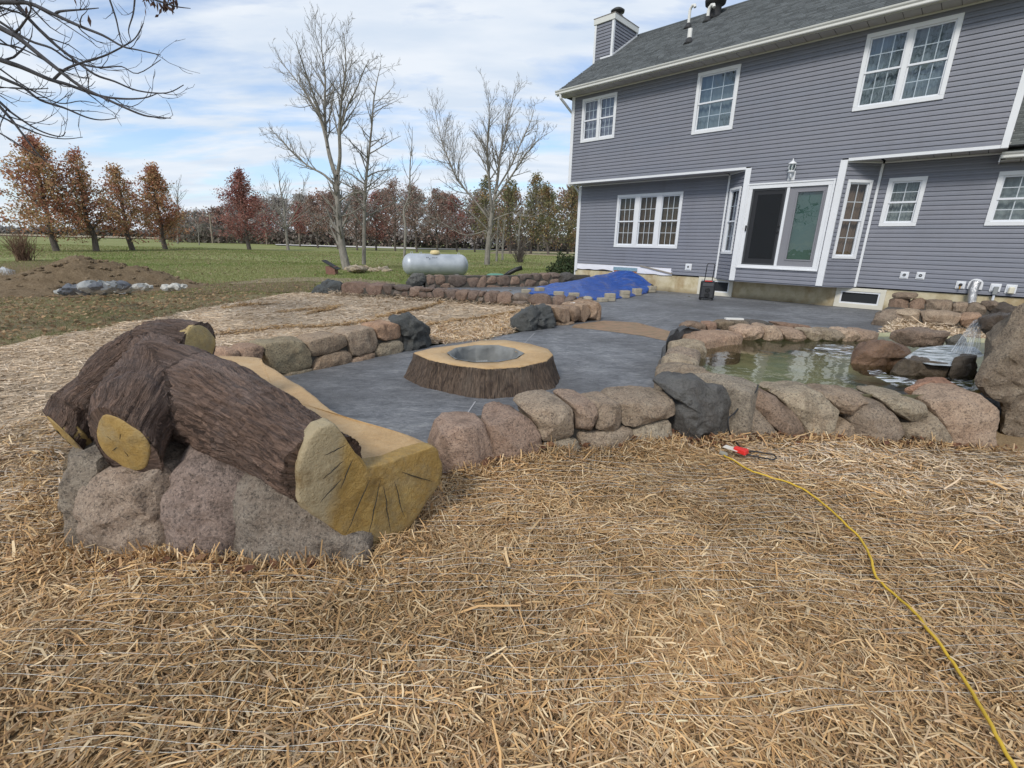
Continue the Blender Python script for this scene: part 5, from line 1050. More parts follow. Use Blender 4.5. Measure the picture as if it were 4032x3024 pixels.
# carve bark ridges and broad lumps into the surface
for i in range(len(V)):
    h = mnoise.fractal(Vector((bk[i, 0] * 5.5, bk[i, 1] * 26, bk[i, 2] * 3)), 0.9, 2.0, 3); b_ = mnoise.noise(Vector(V[i]) * 5.0)
    g_ = mnoise.noise(Vector((bk[i, 0] * 13, bk[i, 1] * 60, bk[i, 2] * 3))); V[i] += Nn[i] * (0.024 * (0.35 - abs(h)) + 0.0045 * g_ + 0.016 * b_ + 0.010 * mnoise.noise(Vector(V[i]) * 11) + 0.030 * mnoise.noise(Vector(V[i]) * 3.1))
for ci, (c_e, d_e, r_e) in ends.items():
    w = V - c_e; al = w @ d_e; lat = np.linalg.norm(w - al[:, None] * d_e, axis=1); k = (al > 0) & ((al < 0.4) & (lat < r_e * 1.45 + al * 0.8) if ci != 2 else (al < 0.10) & (lat < r_e * 1.15)); V[k] -= al[k][:, None] * d_e
uu = V @ np.array(HU); k = (uu < 1.80); V[k] += np.array(HU)[None] * (1.80 - uu[k])[:, None]
off = wloc(bench); me.vertices.foreach_set('co', (V - np.array(off)).ravel())
at = me.attributes.new('bk', 'FLOAT_VECTOR', 'POINT'); at.data.foreach_set('vector', bk.astype(np.float32).ravel())
me.materials.append(M_bark); me.polygons.foreach_set('use_smooth', [True] * len(me.polygons)); me.update()
log = bpy.data.objects.new('log', me); link(log, bench)
# sawn ends
FP = [(.800, .725), (.835, .66), (.855, .59), (.905, .53), (.93, .475), (.97, .462), (1.15, .468), (1.30, .462), (1.335, .42), (1.352, .30), (1.357, .24), (1.24, .15), (1.10, .05), (1.02, .02), (.90, .07), (.75, .24), (.67, .35), (.63, .43), (.645, .58), (.69, .68), (.74, .72)]
stone([H(1.762, a, b) for a, b in FP], HU * 0.10, M_face, bench, (1, 1, 1), name='cut_face', bevel=0.014, bulge=0.006, rough=0.010, M=130, rounds=0, inner=14, facets=2, fdepth=(0.02, 0.06), label='large ochre L-shaped sawn end of the seat')
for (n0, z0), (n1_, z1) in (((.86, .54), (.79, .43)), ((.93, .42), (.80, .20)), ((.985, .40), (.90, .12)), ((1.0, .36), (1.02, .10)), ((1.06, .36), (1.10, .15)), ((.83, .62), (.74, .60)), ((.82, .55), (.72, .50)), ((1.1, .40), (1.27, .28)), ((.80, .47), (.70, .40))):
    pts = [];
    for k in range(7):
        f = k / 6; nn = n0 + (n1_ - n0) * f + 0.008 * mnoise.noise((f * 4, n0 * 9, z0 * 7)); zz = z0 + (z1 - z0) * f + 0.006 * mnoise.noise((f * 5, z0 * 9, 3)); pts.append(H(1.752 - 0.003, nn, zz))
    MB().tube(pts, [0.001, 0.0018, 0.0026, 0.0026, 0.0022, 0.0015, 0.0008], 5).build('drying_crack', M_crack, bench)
def endcap(ci, r, col, lab, mat, seed, sq=1.0):
    c = Vector(ends[ci][0]); d = Vector(ends[ci][1]).normalized(); x = d.cross(Vector((0, 0, 1))).normalized(); y = x.cross(d); P = []
    for k in range(14):
        a = 2 * math.pi * k / 14; rr = r * (1.0 + 0.17 * mnoise.noise((math.cos(a) * 1.5, math.sin(a) * 1.5, seed)) + 0.07 * math.cos(4 * a + 0.7)); P.append(c + d * 0.005 + x * math.cos(a) * rr + y * math.sin(a) * rr * sq)
    o = stone(P, -d * 0.06, mat, bench, (1, 1, 1), name='cut_face', bevel=0.012, bulge=0.012, rough=0.006, M=44, inner=6, label=lab)
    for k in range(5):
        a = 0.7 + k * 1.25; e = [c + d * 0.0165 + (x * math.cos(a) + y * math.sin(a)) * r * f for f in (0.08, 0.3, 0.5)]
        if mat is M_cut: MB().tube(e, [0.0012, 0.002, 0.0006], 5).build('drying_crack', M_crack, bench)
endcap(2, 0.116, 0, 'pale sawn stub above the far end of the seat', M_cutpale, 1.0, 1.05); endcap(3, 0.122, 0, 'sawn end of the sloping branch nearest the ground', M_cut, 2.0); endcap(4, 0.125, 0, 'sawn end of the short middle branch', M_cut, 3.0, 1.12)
# seat
so = [G(*zz1(*q), 0.455) for q in ((2092, 742), (2000, 700), (1900, 668), (1740, 625), (1620, 585), (1530, 515), (1460, 462), (1400, 425), (1330, 372), (1268, 340), (1262, 312))]
si = [H(4.70, 1.02, .455), H(4.2, 0.86, .455), H(3.6, 0.80, .455), H(3.0, 0.80, .455), H(2.5, 0.86, .455), H(2.1, 0.92, .455), H(1.775, 0.955, .455)]
stone(so + si, (0, 0, -0.075), M_seat, bench, (1, 1, 1), name='seat', bevel=0.02, bulge=-0.012, rough=0.007, M=120, rounds=1, inner=8)
# supporting rocks
brk = Wall(Vector((-2.05, 1.80, 0)), Vector((-0.64, 1.74, 0)), 0.45, 'x', 'x', 'x', PAL_TAN, 0.22); bpy.data.objects.remove(brk.t); brk.t = bench
for L, col, dep in (([(262, 900), (330, 820), (420, 830), (450, 900), (440, 1000), (430, 1180), (380, 1310), (310, 1290), (280, 1080)], (0.225, 0.19, 0.15), 0.55), ([(405, 905), (560, 890), (740, 895), (790, 920), (800, 1100), (770, 1250), (700, 1330), (420, 1350), (335, 1330), (400, 1150)], (0.265, 0.21, 0.165), 0.55),
                    ([(800, 820), (960, 830), (1100, 900), (1160, 1000), (1120, 1150), (1110, 1350), (960, 1360), (820, 1300), (805, 1150), (790, 960)], (0.215, 0.165, 0.14), 0.5), ([(1120, 960), (1300, 940), (1500, 1020), (1600, 1120), (1720, 1215), (1735, 1310), (1720, 1410), (1500, 1440), (1250, 1400), (1105, 1370), (1110, 1180)], (0.205, 0.175, 0.145), 0.42)):
    brk.stone(Z1f(L), color=col, dep=dep, name='base_rock', bevel=0.05, bulge=0.03, rough=0.034, coarse=1.2, M=96, inner=14, grow=1.07, facets=12, fdepth=(0.05, 0.2))
stone([Vector((-2.66, 2.66, 0.33)), Vector((-2.08, 1.98, 0.36)), Vector((-2.0, 1.92, -0.05)), Vector((-2.78, 2.62, -0.05))], Vector((0.55, 0.5, 0)), M_stone, bench, (0.20, 0.17, 0.135), name='base_rock', bevel=0.07, bulge=0.03, rough=0.022, coarse=1.5, M=80, inner=10, facets=9)
MB().hexa([(-2.6, 2.75, -0.05), (-1.0, 2.05, -0.05), (-1.3, 3.1, -0.05), (-2.6, 3.7, -0.05), (-2.5, 2.75, 0.3), (-1.05, 2.1, 0.25), (-1.35, 3.0, 0.25), (-2.5, 3.6, 0.3)]).build('bench_core', M_mortar, bench)

# ================================================================== FIRE PIT shaped like a stump
pit = thing('fire_pit', (-0.31, 5.0, PATZ), 'fire pit shaped like a tree stump with bark sides and a tan sawn top', 'fire pit')
ptz = 0.305; tops = [(1628, 1388), (1690, 1415), (1790, 1436), (1920, 1451), (2050, 1443), (2152, 1420), (2178, 1395), (2160, 1374), (2090, 1354), (1990, 1338), (1900, 1340), (1800, 1358), (1700, 1370)]
TP = resample([tuple(G(x, y, ptz)) for x, y in tops], 160); pcn = TP.mean(0)
n_ = 360; TP = resample([tuple(p) for p in TP], n_); vv = []; bkA = []
rings = [(1.0, ptz - 0.006), (1.004, ptz - 0.02), (1.008, ptz - 0.04), (1.012, 0.24), (1.022, 0.215), (1.035, 0.19), (1.048, 0.16), (1.062, 0.13), (1.078, 0.10), (1.095, 0.07), (1.115, 0.04), (1.13, -0.01)]
for ri, (s_, z) in enumerate(rings):
    for i in range(n_):
        a = 2 * math.pi * i / n_; d = TP[i] - pcn; fl = (s_ - 1)
        lobes = 0.5 + 0.9 * mnoise.noise((math.cos(a) * 2.2, math.sin(a) * 2.2, 3)); rg_ = 0.030 * (0.3 - abs(mnoise.fractal(Vector((math.cos(a) * 26, math.sin(a) * 26, z * 2.6)), 0.8, 2, 3))) * (0.25 if ri == 0 else 1)
        k = 1 + fl * (1 + 0.45 * lobes) + rg_ + (0.02 * mnoise.noise((math.cos(a) * 6, math.sin(a) * 6, 1)) if ri else 0)
        p = pcn + d * k; vv.append((p[0], p[1], z)); bkA.append((z * 1.0 + 3.0, a * 0.75, 0))
ff = [(r * n_ + i, r * n_ + (i + 1) % n_, (r + 1) * n_ + (i + 1) % n_, (r + 1) * n_ + i) for r in range(len(rings) - 1) for i in range(n_)]
o = mobj('bark_side', vv, ff, M_stump, pit, True); at = o.data.attributes.new('bk', 'FLOAT_VECTOR', 'POINT'); at.data.foreach_set('vector', np.array(bkA, np.float32).ravel())
hole = resample([tuple(G(x, y, ptz)) for x, y in [(1765, 1392), (1800, 1416), (1870, 1427), (1960, 1425), (2030, 1412), (2058, 1393), (2020, 1374), (1960, 1362), (1870, 1362), (1800, 1372)]], n_)
# align start angle of hole to the outer ring
an = np.arctan2(TP[:, 1] - pcn[1], TP[:, 0] - pcn[0]); hc = hole.mean(0); ah = np.arctan2(hole[:, 1] - hc[1], hole[:, 0] - hc[0]); k0 = int(np.argmin(np.abs(np.angle(np.exp(1j * (ah - an[0])))))); hole = np.roll(hole, -k0, axis=0)
def ring_pts(s_, z, amp, sd_):
    q = hc + (hole - hc) * s_; out = []
    for i in range(n_): j = 1 + amp * mnoise.noise((q[i][0] * 5, q[i][1] * 5, sd_)); p = hc + (q[i] - hc) * j; out.append((p[0], p[1], z + (0.035 * mnoise.fractal(Vector((p[0] * 9, p[1] * 9, z * 6 + sd_)), 0.9, 2, 3) if sd_ > 2 else 0.004 * mnoise.noise((p[0] * 14, p[1] * 14, sd_)))))
    return out
vv = [(p[0], p[1], ptz - 0.01) for p in (pcn + (TP - pcn) * 1.003)] + [(p[0], p[1], ptz + 0.002) for p in (pcn + (TP - pcn) * 0.985)] + [(p[0], p[1], ptz + 0.004) for p in (TP * 0.5 + hole * 0.5)] + [(p[0], p[1], ptz + 0.003) for p in (hc + (hole - hc) * 1.05)] + [(p[0], p[1], ptz - 0.02) for p in (hc + (hole - hc) * 1.02)]
ff = [(r * n_ + i, r * n_ + (i + 1) % n_, (r + 1) * n_ + (i + 1) % n_, (r + 1) * n_ + i) for r in range(4) for i in range(n_)]
mobj('sawn_top', vv, ff, M_seat, pit, True)
vv = ring_pts(1.045, ptz + 0.007, 0.03, 1) + ring_pts(0.99, ptz + 0.007, 0.05, 2) + ring_pts(0.95, ptz - 0.04, 0.16, 3) + ring_pts(0.90, ptz - 0.14, 0.30, 4) + ring_pts(0.84, -0.02, 0.16, 5) + ring_pts(0.4, -0.03, 0.1, 6)
ff = [(r * n_ + i, r * n_ + (i + 1) % n_, (r + 1) * n_ + (i + 1) % n_, (r + 1) * n_ + i) for r in range(5) for i in range(n_)] + [tuple(5 * n_ + i for i in range(n_))]
mobj('concrete_bowl', vv, ff, simple('fresh_concrete', (0.20, 0.205, 0.20), 0.95, 0.45, 6, spec=0.1, bump=0.8, bscale=25), pit, True)

# ================================================================== TARP, PAVERS, SPEAKER
def mat_tarp():
    t = NT('blue_tarp'); v = t.map(rot=(0, 0, 0.9), scale=(1, 4, 2)); f = t.noise(3, 6, 0.6, vec=v, dist=0.8); g = t.noise(9, 5, 0.7)
    c = t.ramp(f, [(0.35, (0.010, 0.065, 0.33)), (0.55, (0.018, 0.105, 0.48)), (0.7, (0.05, 0.17, 0.58))])
    dirt = t.math('MULTIPLY', t.ramp(t.noise(2.2, 6, 0.7, dist=1.0), [(0.53, 0.0), (0.66, 0.75)]), t.ramp(g, [(0.4, 0.2), (0.6, 1.0)]))
    c = t.mix(dirt, c, (0.30, 0.25, 0.25))
    return t.fin(t.bsdf(c, 0.34, t.bump(t.math('ADD', f, t.math('MULTIPLY', t.wave(1.6, 6, 3, vec=v), 0.35)), 0.9, 0.13), 0.5))
tq = Zm(1900, 1050, .3617)
tarp_edge_near = [G(*q, 0.06) for q in tq([(480, 285), (620, 300), (760, 305), (900, 330), (1080, 335), (1230, 355), (1330, 355), (1420, 352), (1500, 335), (1620, 320), (1700, 300), (1790, 282)])]
apex = [onpl(x, y, H(0, N1 - 0.5, 0), HN) for x, y in tq([(1380, 62), (1540, 35), (1620, 40)])]
tL = G(*tq([(490, 258)])[0], 0.10); tR = onpl(*tq([(1840, 190)])[0], H(0, N1 - 0.55, 0), HN)
# surface: near edge row, ridge row, far row
nS = 48
def lerp_row(P, n):
    P = np.array([tuple(p) for p in P]); d = np.r_[0, np.cumsum(np.linalg.norm(np.diff(P, axis=0), axis=1))]; s = np.linspace(0, d[-1], n); return np.stack([np.interp(s, d, P[:, k]) for k in range(3)], 1)
near_r = lerp_row(tarp_edge_near, nS)
ridge = lerp_row([tL + Vector((0, 0, 0.06)), apex[0].lerp(tL, 0.55), apex[0].lerp(tL, 0.25), apex[0], apex[1], apex[2], apex[2].lerp(tR, 0.5) + Vector((0, 0, 0.02)), tR], nS)
far_r = ridge + np.array(HN) * 0.42 - np.array((0, 0, 1)) * (ridge[:, 2:3] - 0.1) * 0.75
rows_ = []
for k in range(15): f = k / 14; rows_.append(near_r * (1 - f) + ridge * f + np.array((0, 0, 1)) * (-0.16 * math.sin(math.pi * f) * np.clip(ridge[:, 2:3] - 0.1, 0, 1)))
for k in range(1, 7): f = k / 6; rows_.append(ridge * (1 - f) + far_r * f)
drop = near_r.copy(); drop[:, 2] = PATZ + 0.006; rows_.insert(0, drop)
GV = np.stack(rows_); 
for i in range(GV.shape[0]):
    for j in range(nS):
        p = GV[i, j]; a = 0.028 if i > 1 else 0.012
        GV[i, j, 2] = max(PATZ + 0.006, p[2] + a * 1.5 * mnoise.noise((p[0] * 3.2, p[1] * 3.2, 0.3)) + 0.045 * abs(mnoise.noise((j * 0.55, i * 0.08, 4.4))) * (1 if i > 1 else 0))
        GV[i, j, 0] += 0.02 * mnoise.noise((j * 0.7, i, 7)); GV[i, j, 1] += 0.03 * mnoise.noise((j * 0.7, i, 9))
nR = GV.shape[0]; ff = [(i * nS + j, i * nS + j + 1, (i + 1) * nS + j + 1, (i + 1) * nS + j) for i in range(nR - 1) for j in range(nS - 1)]
tarp = mobj('tarp', GV.reshape(-1, 3), ff, mat_tarp(), None, True, origin=H(8.5, 13, 0)); tag(tarp, 'crumpled dusty blue tarp draped over a pile against the foundation', 'tarp')
tarp.modifiers.new('s', 'SUBSURF').levels = 1; tarp.modifiers['s'].render_levels = 1
# the pile of material that holds it up
M_paver = simple('tan_paver', (0.34, 0.30, 0.23), 0.9, 0.25, 14, bump=0.5, bscale=70)
def paver(c, rz_, stack, label, group):
    t = thing('paver_stack' if stack > 1 else 'paver', c, label, 'paver', group); ax = Vector((math.cos(rz_), math.sin(rz_), 0)); ay = Vector((-ax.y, ax.x, 0)); z = c.z
    for k in range(stack):
        a = R_.uniform(-0.12, 0.12); bx_ = ax * math.cos(a) + ay * math.sin(a); by_ = ay * math.cos(a) - ax * math.sin(a); h = 0.098; w, d, ch = 0.145, 0.10, 0.045
        o8 = [(-w, -d + ch), (-w + ch, -d), (w - ch, -d), (w, -d + ch), (w, d - ch), (w - ch, d), (-w + ch, d), (-w, d - ch)]
        q = c + Vector((R_.uniform(-.012, .012), R_.uniform(-.012, .012), 0))
        vv = [Vector((q.x, q.y, z)) + bx_ * x + by_ * y for x, y in o8]; vt = [v + Vector((0, 0, h)) for v in vv]
        MB().add(vv + vt, [tuple(range(8))[::-1], tuple(range(8, 16))] + [(i, (i + 1) % 8, 8 + (i + 1) % 8, 8 + i) for i in range(8)]).build('block', M_paver, t, bevel=0.007); z += h + 0.002
    return t
for (x, y), lab in zip(tq([(1390, 376), (1553, 340), (1686, 314), (1842, 280)]), ('two stacked tan pavers on the tarp edge nearest the short wall', 'two stacked tan pavers, second along the tarp edge from the short wall', 'two stacked tan pavers, third along the tarp edge from the short wall', 'two stacked tan pavers at the tarp corner against the foundation')):
    g = G(x, y, PATZ + 0.008); g.y += 0.08; paver(g, 0.15 + R_.uniform(-.2, .2), 2, lab, 'pavers weighing down the tarp')
for (x, y), z, lab in ((tq([(1310, 383)])[0], PATZ + 0.003, 'single tan paver lying flat at the tarp corner beside the stacks'), (tq([(1000, 328)])[0], 0.13, 'grey-tan paver lying on the tarp behind the long wall'), (tq([(835, 312)])[0], 0.13, 'tan paver tilted on the tarp behind the long wall'), (tq([(475, 285)])[0], 0.06, 'tan paver at the far tip of the tarp')):
    g = G(x, y, z); g.y += 0.06; paver(g, 0.3 + R_.uniform(-.5, .5), 1, lab, 'pavers weighing down the tarp')
g = G(*tq([(620, 265)])[0], 0.16); paver(g, 0.6, 1, 'tan paver on top of the thin far part of the tarp', 'pavers weighing down the tarp')
# white pipe offcut on the wall corner and a white strip on the pond blocks
a, b = G(2246, 1197, 0.345), G(2292, 1194, 0.345)
q = MB().tube([a, a.lerp(b, 0.5), b], 0.026, 10).build('pipe_offcut', M_pvc, None, True, origin=a); tag(q, 'short white plastic pipe lying on top of the wall corner', 'pipe')
a, b = G(2855, 1257, 0.55), G(2925, 1259, 0.55)
q = MB().obox((a + b) / 2 + Vector((0, 0, 0.01)), (b - a).normalized(), (b - a).normalized().cross(Vector((0, 0, -1))), Vector((0, 0, 1)), (b - a).length / 2, 0.03, 0.01).build('white_strip', M_pvc, None, origin=a); tag(q, 'thin white strip lying on the small blocks behind the pond', 'strip')
q = stone([G(x, y, 0.335) for x, y in tq([(1090, 322), (1190, 326), (1200, 348), (1110, 345)])], (0, 0, -0.05), M_paver, None, (1, 1, 1), name='paver', bevel=0.01, rough=0.004, M=24); tag(q, 'thin cream slab lying on the long wall near its corner', 'paver', 'pavers weighing down the tarp')
# wheeled speaker
sp = thing('wheeled_speaker', G(2780, 1183, PATZ), 'black wheeled party speaker with a raised pull handle on the patio', 'speaker')
sc_ = G(2780, 1183, PATZ); fx = Vector((0.94, -0.33, 0)).normalized(); fy = Vector((-fx.y, fx.x, 0))
def sbox(dx, dy, dz, sx_, sy_, sz_, name, mat, bev=0.012, par=None): return MB().obox(sc_ + fx * dx + fy * dy + Vector((0, 0, dz)), fx, fy, Vector((0, 0, 1)), sx_, sy_, sz_).build(name, mat, par or sp, bevel=bev)
body = sbox(0, 0.16, 0.29, 0.195, 0.15, 0.24, 'body', simple('speaker_black', (0.02, 0.021, 0.024), 0.45), 0.03)
sbox(0, 0.015, 0.22, 0.155, 0.012, 0.145, 'grille', simple('speaker_grille', (0.035, 0.036, 0.04), 0.6, 0.3, 90, bump=0.8, bscale=160), 0.008)
for dz in (0.15, 0.29): MB().lathe(sc_ + fy * 0.004 + Vector((0, 0, dz)), [(0.062, 0), (0.066, 0.008), (0.05, 0.010), (0.02, 0.004), (0.001, 0.004)], 20, -fy).build('speaker_cone', M_black, sp, smooth=True)
sbox(0, 0.05, 0.535, 0.10, 0.05, 0.013, 'red_carry_grip', simple('red_plastic', (0.55, 0.05, 0.04), 0.4), 0.006); sbox(0, 0.015, 0.44, 0.14, 0.010, 0.045, 'control_panel', simple('speaker_panel', (0.07, 0.07, 0.075), 0.4), 0.004)
for dx in (-0.17, 0.17): MB().lathe(sc_ + fx * dx + fy * 0.27 + Vector((0, 0, 0.055)), [(0.055, -0.02), (0.055, 0.02)], 16, fx).build('wheel', M_black, sp); sbox(dx * 0.9, 0.05, 0.025, 0.022, 0.022, 0.025, 'foot', M_black, 0.004)
hp = [sc_ + fx * -0.10 + fy * 0.27 + Vector((0, 0, 0.5)), sc_ + fx * -0.085 + fy * 0.27 + Vector((0, 0, 0.97)), sc_ + fx * -0.06 + fy * 0.27 + Vector((0, 0, 1.0)), sc_ + fx * 0.09 + fy * 0.27 + Vector((0, 0, 1.0)), sc_ + fx * 0.115 + fy * 0.27 + Vector((0, 0, 0.97)), sc_ + fx * 0.10 + fy * 0.27 + Vector((0, 0, 0.5))]
MB().tube(hp, 0.012, 8).build('pull_handle', M_black, sp, smooth=True)
# ================================================================== GAS TANK
def mat_tank():
    t = NT('silver_tank_paint'); f = t.noise(1.4, 5, 0.6); s = t.noise(5, 5, 0.7, vec=t.map(scale=(1, 1, 0.15))); c = t.ramp(f, [(0.35, (0.33, 0.36, 0.40)), (0.65, (0.50, 0.53, 0.57))])
    c = t.mix(t.ramp(s, [(0.62, 0.0), (0.74, 0.6)]), c, (0.20, 0.20, 0.21)); return t.fin(t.bsdf(c, 0.45, t.bump(t.noise(20, 3), 0.1, 0.01), 0.4, 0.25))
tcn = AtY(1716, 1043, 20.6); tdir_ = (AtY(1845, 1045, 21.05) - AtY(1587, 1041, 20.2)); Lt = tdir_.length / 2; tdir_.normalize()
tank = thing('propane_tank', Vector((tcn.x, tcn.y, 0)), 'large silver horizontal propane tank on the lawn beyond the far wall', 'propane tank')
M_tank = mat_tank(); rT = 0.455; prof = []
for k in range(9): a = math.pi / 2 * k / 8; prof.append((max(0.002, rT * math.sin(a)), -Lt + 0.34 * (1 - math.cos(a))))
prof += [(rT, -Lt + 0.5), (rT, -Lt + 1.0), (rT, Lt - 1.0), (rT, Lt - 0.5)] + [(r, -h) for r, h in prof[::-1]]
o = MB().lathe(tcn, prof, 40, tdir_).build('shell', M_tank, tank, smooth=True)
cT = tcn + Vector((0, 0, rT - 0.02)) - tdir_ * 0.02
MB().lathe(cT, [(0.20, 0), (0.215, 0.04), (0.205, 0.10), (0.17, 0.155), (0.05, 0.175), (0.01, 0.176)], 24).build('dome_lid', simple('cream_dome', (0.62, 0.50, 0.26), 0.5), tank, smooth=True)
for s_ in (-1.0, -0.62, 1.0):
    q = tcn + tdir_ * s_ + Vector((0, 0, rT - 0.02)); MB().tube([q - tdir_ * 0.04, q - tdir_ * 0.035 + Vector((0, 0, 0.08)), q + tdir_ * 0.035 + Vector((0, 0, 0.08)), q + tdir_ * 0.04], 0.014, 6).build('lifting_lug', M_tank, tank)
for s_ in (-0.85, 0.85): MB().obox(tcn + tdir_ * s_ - Vector((0, 0, rT + 0.02)), tdir_, tdir_.cross(Vector((0, 0, 1))), Vector((0, 0, 1)), 0.08, 0.32, 0.11).build('support', simple('concrete_cradle', (0.3, 0.29, 0.27), 0.9), tank)
side = tdir_.cross(Vector((0, 0, 1))).normalized(); side = side if side.y < 0 else -side
for k, (da, ds) in enumerate(((0.62, -0.42), (0.64, -0.36), (0.62, -0.16), (0.60, -0.08), (0.63, 0.0), (0.5, -0.3))):     # faded stencil marks
    a = 1.2 * da; nrm = side * math.cos(a) + Vector((0, 0, math.sin(a))); MB().obox(tcn + tdir_ * ds + nrm * (rT + 0.002), tdir_, nrm.cross(tdir_), nrm, 0.018, 0.03, 0.002).build('stencil_mark', simple('stencil_grey', (0.10, 0.10, 0.12), 0.7) if k == 0 else bpy.data.materials['stencil_grey'], tank)
# black drain pipe end and green lid beyond the far wall
a = G(1985, 1092, 0.0); pts = [AtY(x, y, 19.6) for x, y in ((1985, 1090), (2005, 1075), (2030, 1062), (2056, 1054))]
q = MB().tube(pts, [0.085, 0.09, 0.09, 0.09], 12).build('drain_pipe', M_black, None, True, origin=pts[0]); tag(q, 'bent black corrugated drain pipe rising from the lawn behind the far wall', 'pipe')
gl_ = G(1952, 1084, 0.02); q = MB().lathe(gl_, [(0.42, -0.02), (0.42, 0.03), (0.30, 0.07), (0.02, 0.08)], 24).build('tank_lid', simple('green_lid', (0.10, 0.26, 0.19), 0.6), None, True, origin=gl_); tag(q, 'round green septic lid on the lawn behind the far wall', 'lid')
# ================================================================== CORDS
M_ycord = simple('yellow_cord', (0.55, 0.36, 0.03), 0.45, 0.2, 40); M_bcord = simple('black_cord', (0.02, 0.021, 0.024), 0.5)
def cord(px, r, name, mat, label, zoff=0.05, n=8):
    P = []
    for x, y, dz in px:
        z = 0.05
        for _ in range(4): g = G(x, y, z); z = float(straw_z(np.array(g.x), np.array(g.y))) + zoff + dz
        P.append(g)
    C_, _ = spline(P, [1] * len(P), 8)
    for i in range(len(C_)): C_[i] += np.array((mnoise.noise((i * 0.23, 1, 1)), mnoise.noise((i * 0.23, 5, 1)), mnoise.noise((i * 0.3, 9, 1)) * 0.6)) * 0.008
    o = MB().tube([Vector(p) for p in C_], r, n).build(name, mat, None, True, origin=C_[0]); return o
yc = cord([(2850, 1792, 0), (2900, 1820, 0), (2960, 1855, 0), (3040, 1880, 0), (3130, 1910, 0), (3220, 1965, 0), (3310, 2045, 0), (3390, 2125, 0), (3430, 2200, 0), (3450, 2270, 0), (3520, 2340, 0), (3600, 2410, 0), (3680, 2510, 0), (3760, 2620, 0), (3830, 2730, 0), (3900, 2850, 0), (3960, 2960, 0), (4040, 3090, 0)], 0.0054, 'extension_cord', M_ycord, '')
tag(yc, 'yellow extension cord snaking across the straw', 'cord')
pb = [pw.p, pw.n]
bc = [onpl(x, y, pw.p + pw.n * 0.07, pw.n) for x, y in ((2985, 1514), (2978, 1538), (2950, 1570), (2915, 1600), (2890, 1628))] + [onpl(x, y, wA.p + wA.n * 0.12, wA.n) for x, y in ((2868, 1650), (2870, 1690), (2885, 1725))] + [G(2912, 1757, 0.08), G(2930, 1772, 0.07)]
C_, _ = spline(bc, [1] * len(bc), 8); q = MB().tube([Vector(p) for p in C_], 0.0055, 8).build('pump_cord', M_bcord, None, True, origin=C_[-1]); tag(q, 'black pump cord hanging over the pond rocks to the straw', 'cord')
q = cord([(2935, 1776, 0), (2990, 1780, 0), (3040, 1790, 0), (3056, 1802, 0), (3040, 1810, 0), (2990, 1800, 0), (2936, 1790, 0)], 0.005, 'cord_loop', M_bcord, '', 0.055); tag(q, 'loop of black cord lying on the straw by the red plug', 'cord')
g = G(2915, 1783, 0.10); dx_ = (G(2936, 1790, 0.075) - G(2890, 1775, 0.075)).normalized(); dy_ = Vector((-dx_.y, dx_.x, 0))
plug = thing('cord_plug', g, 'bright red plug adapter with a white tag lying on the straw', 'plug')
mb = MB(); mb.add([g - dx_ * 0.045 + dy_ * 0.02, g - dx_ * 0.045 - dy_ * 0.02, g + dx_ * 0.045 - dy_ * 0.035, g + dx_ * 0.045 + dy_ * 0.035] + [v + Vector((0, 0, 0.035)) for v in (g - dx_ * 0.045 + dy_ * 0.018, g - dx_ * 0.045 - dy_ * 0.018, g + dx_ * 0.04 - dy_ * 0.03, g + dx_ * 0.04 + dy_ * 0.03)], [(0, 3, 2, 1), (4, 5, 6, 7), (0, 1, 5, 4), (1, 2, 6, 5), (2, 3, 7, 6), (3, 0, 4, 7)])
mb.build('plug_body', simple('red_plug', (0.62, 0.03, 0.025), 0.4), plug, bevel=0.006)
tg = G(2880, 1765, 0.115); MB().obox(tg, dx_, dy_, Vector((0, 0, 1)), 0.05, 0.028, 0.0015).build('paper_tag', simple('tag_paper', (0.60, 0.56, 0.50), 0.8), plug)
MB().lathe(G(2846, 1786, 0.07), [(0.014, -0.02), (0.018, 0.0), (0.018, 0.02), (0.008, 0.035)], 12, dx_).build('socket_end', simple('grey_rubber', (0.25, 0.24, 0.2), 0.6), plug)

for (dx, dy, s_, c) in ((0.16, 0.20, 0.09, (0.15, 0.16, 0.19)), (-0.05, 0.24, 0.08, (0.24, 0.245, 0.24)), (0.04, 0.12, 0.06, (0.20, 0.20, 0.20)), (-0.2, 0.16, 0.07, (0.26, 0.26, 0.25)), (0.12, 0.10, 0.10, (0.16, 0.17, 0.20)), (0.20, -0.02, 0.07, (0.20, 0.21, 0.23)), (-0.12, 0.05, 0.05, (0.28, 0.28, 0.27))):
    q = Vector((hc[0] + dx, hc[1] + dy, 0.04)); stone([q + Vector((-s_, -s_, 0)), q + Vector((s_, -s_ * 0.8, 0)), q + Vector((s_ * 0.9, -s_ * 0.7, s_ * 1.7)), q + Vector((-s_ * 0.9, -s_, s_ * 1.5))], (0, s_ * 1.2, 0), M_bould, pit, c, name='broken_block', bevel=0.01, bulge=0.0, rough=0.006, M=24, rounds=0, facets=3)

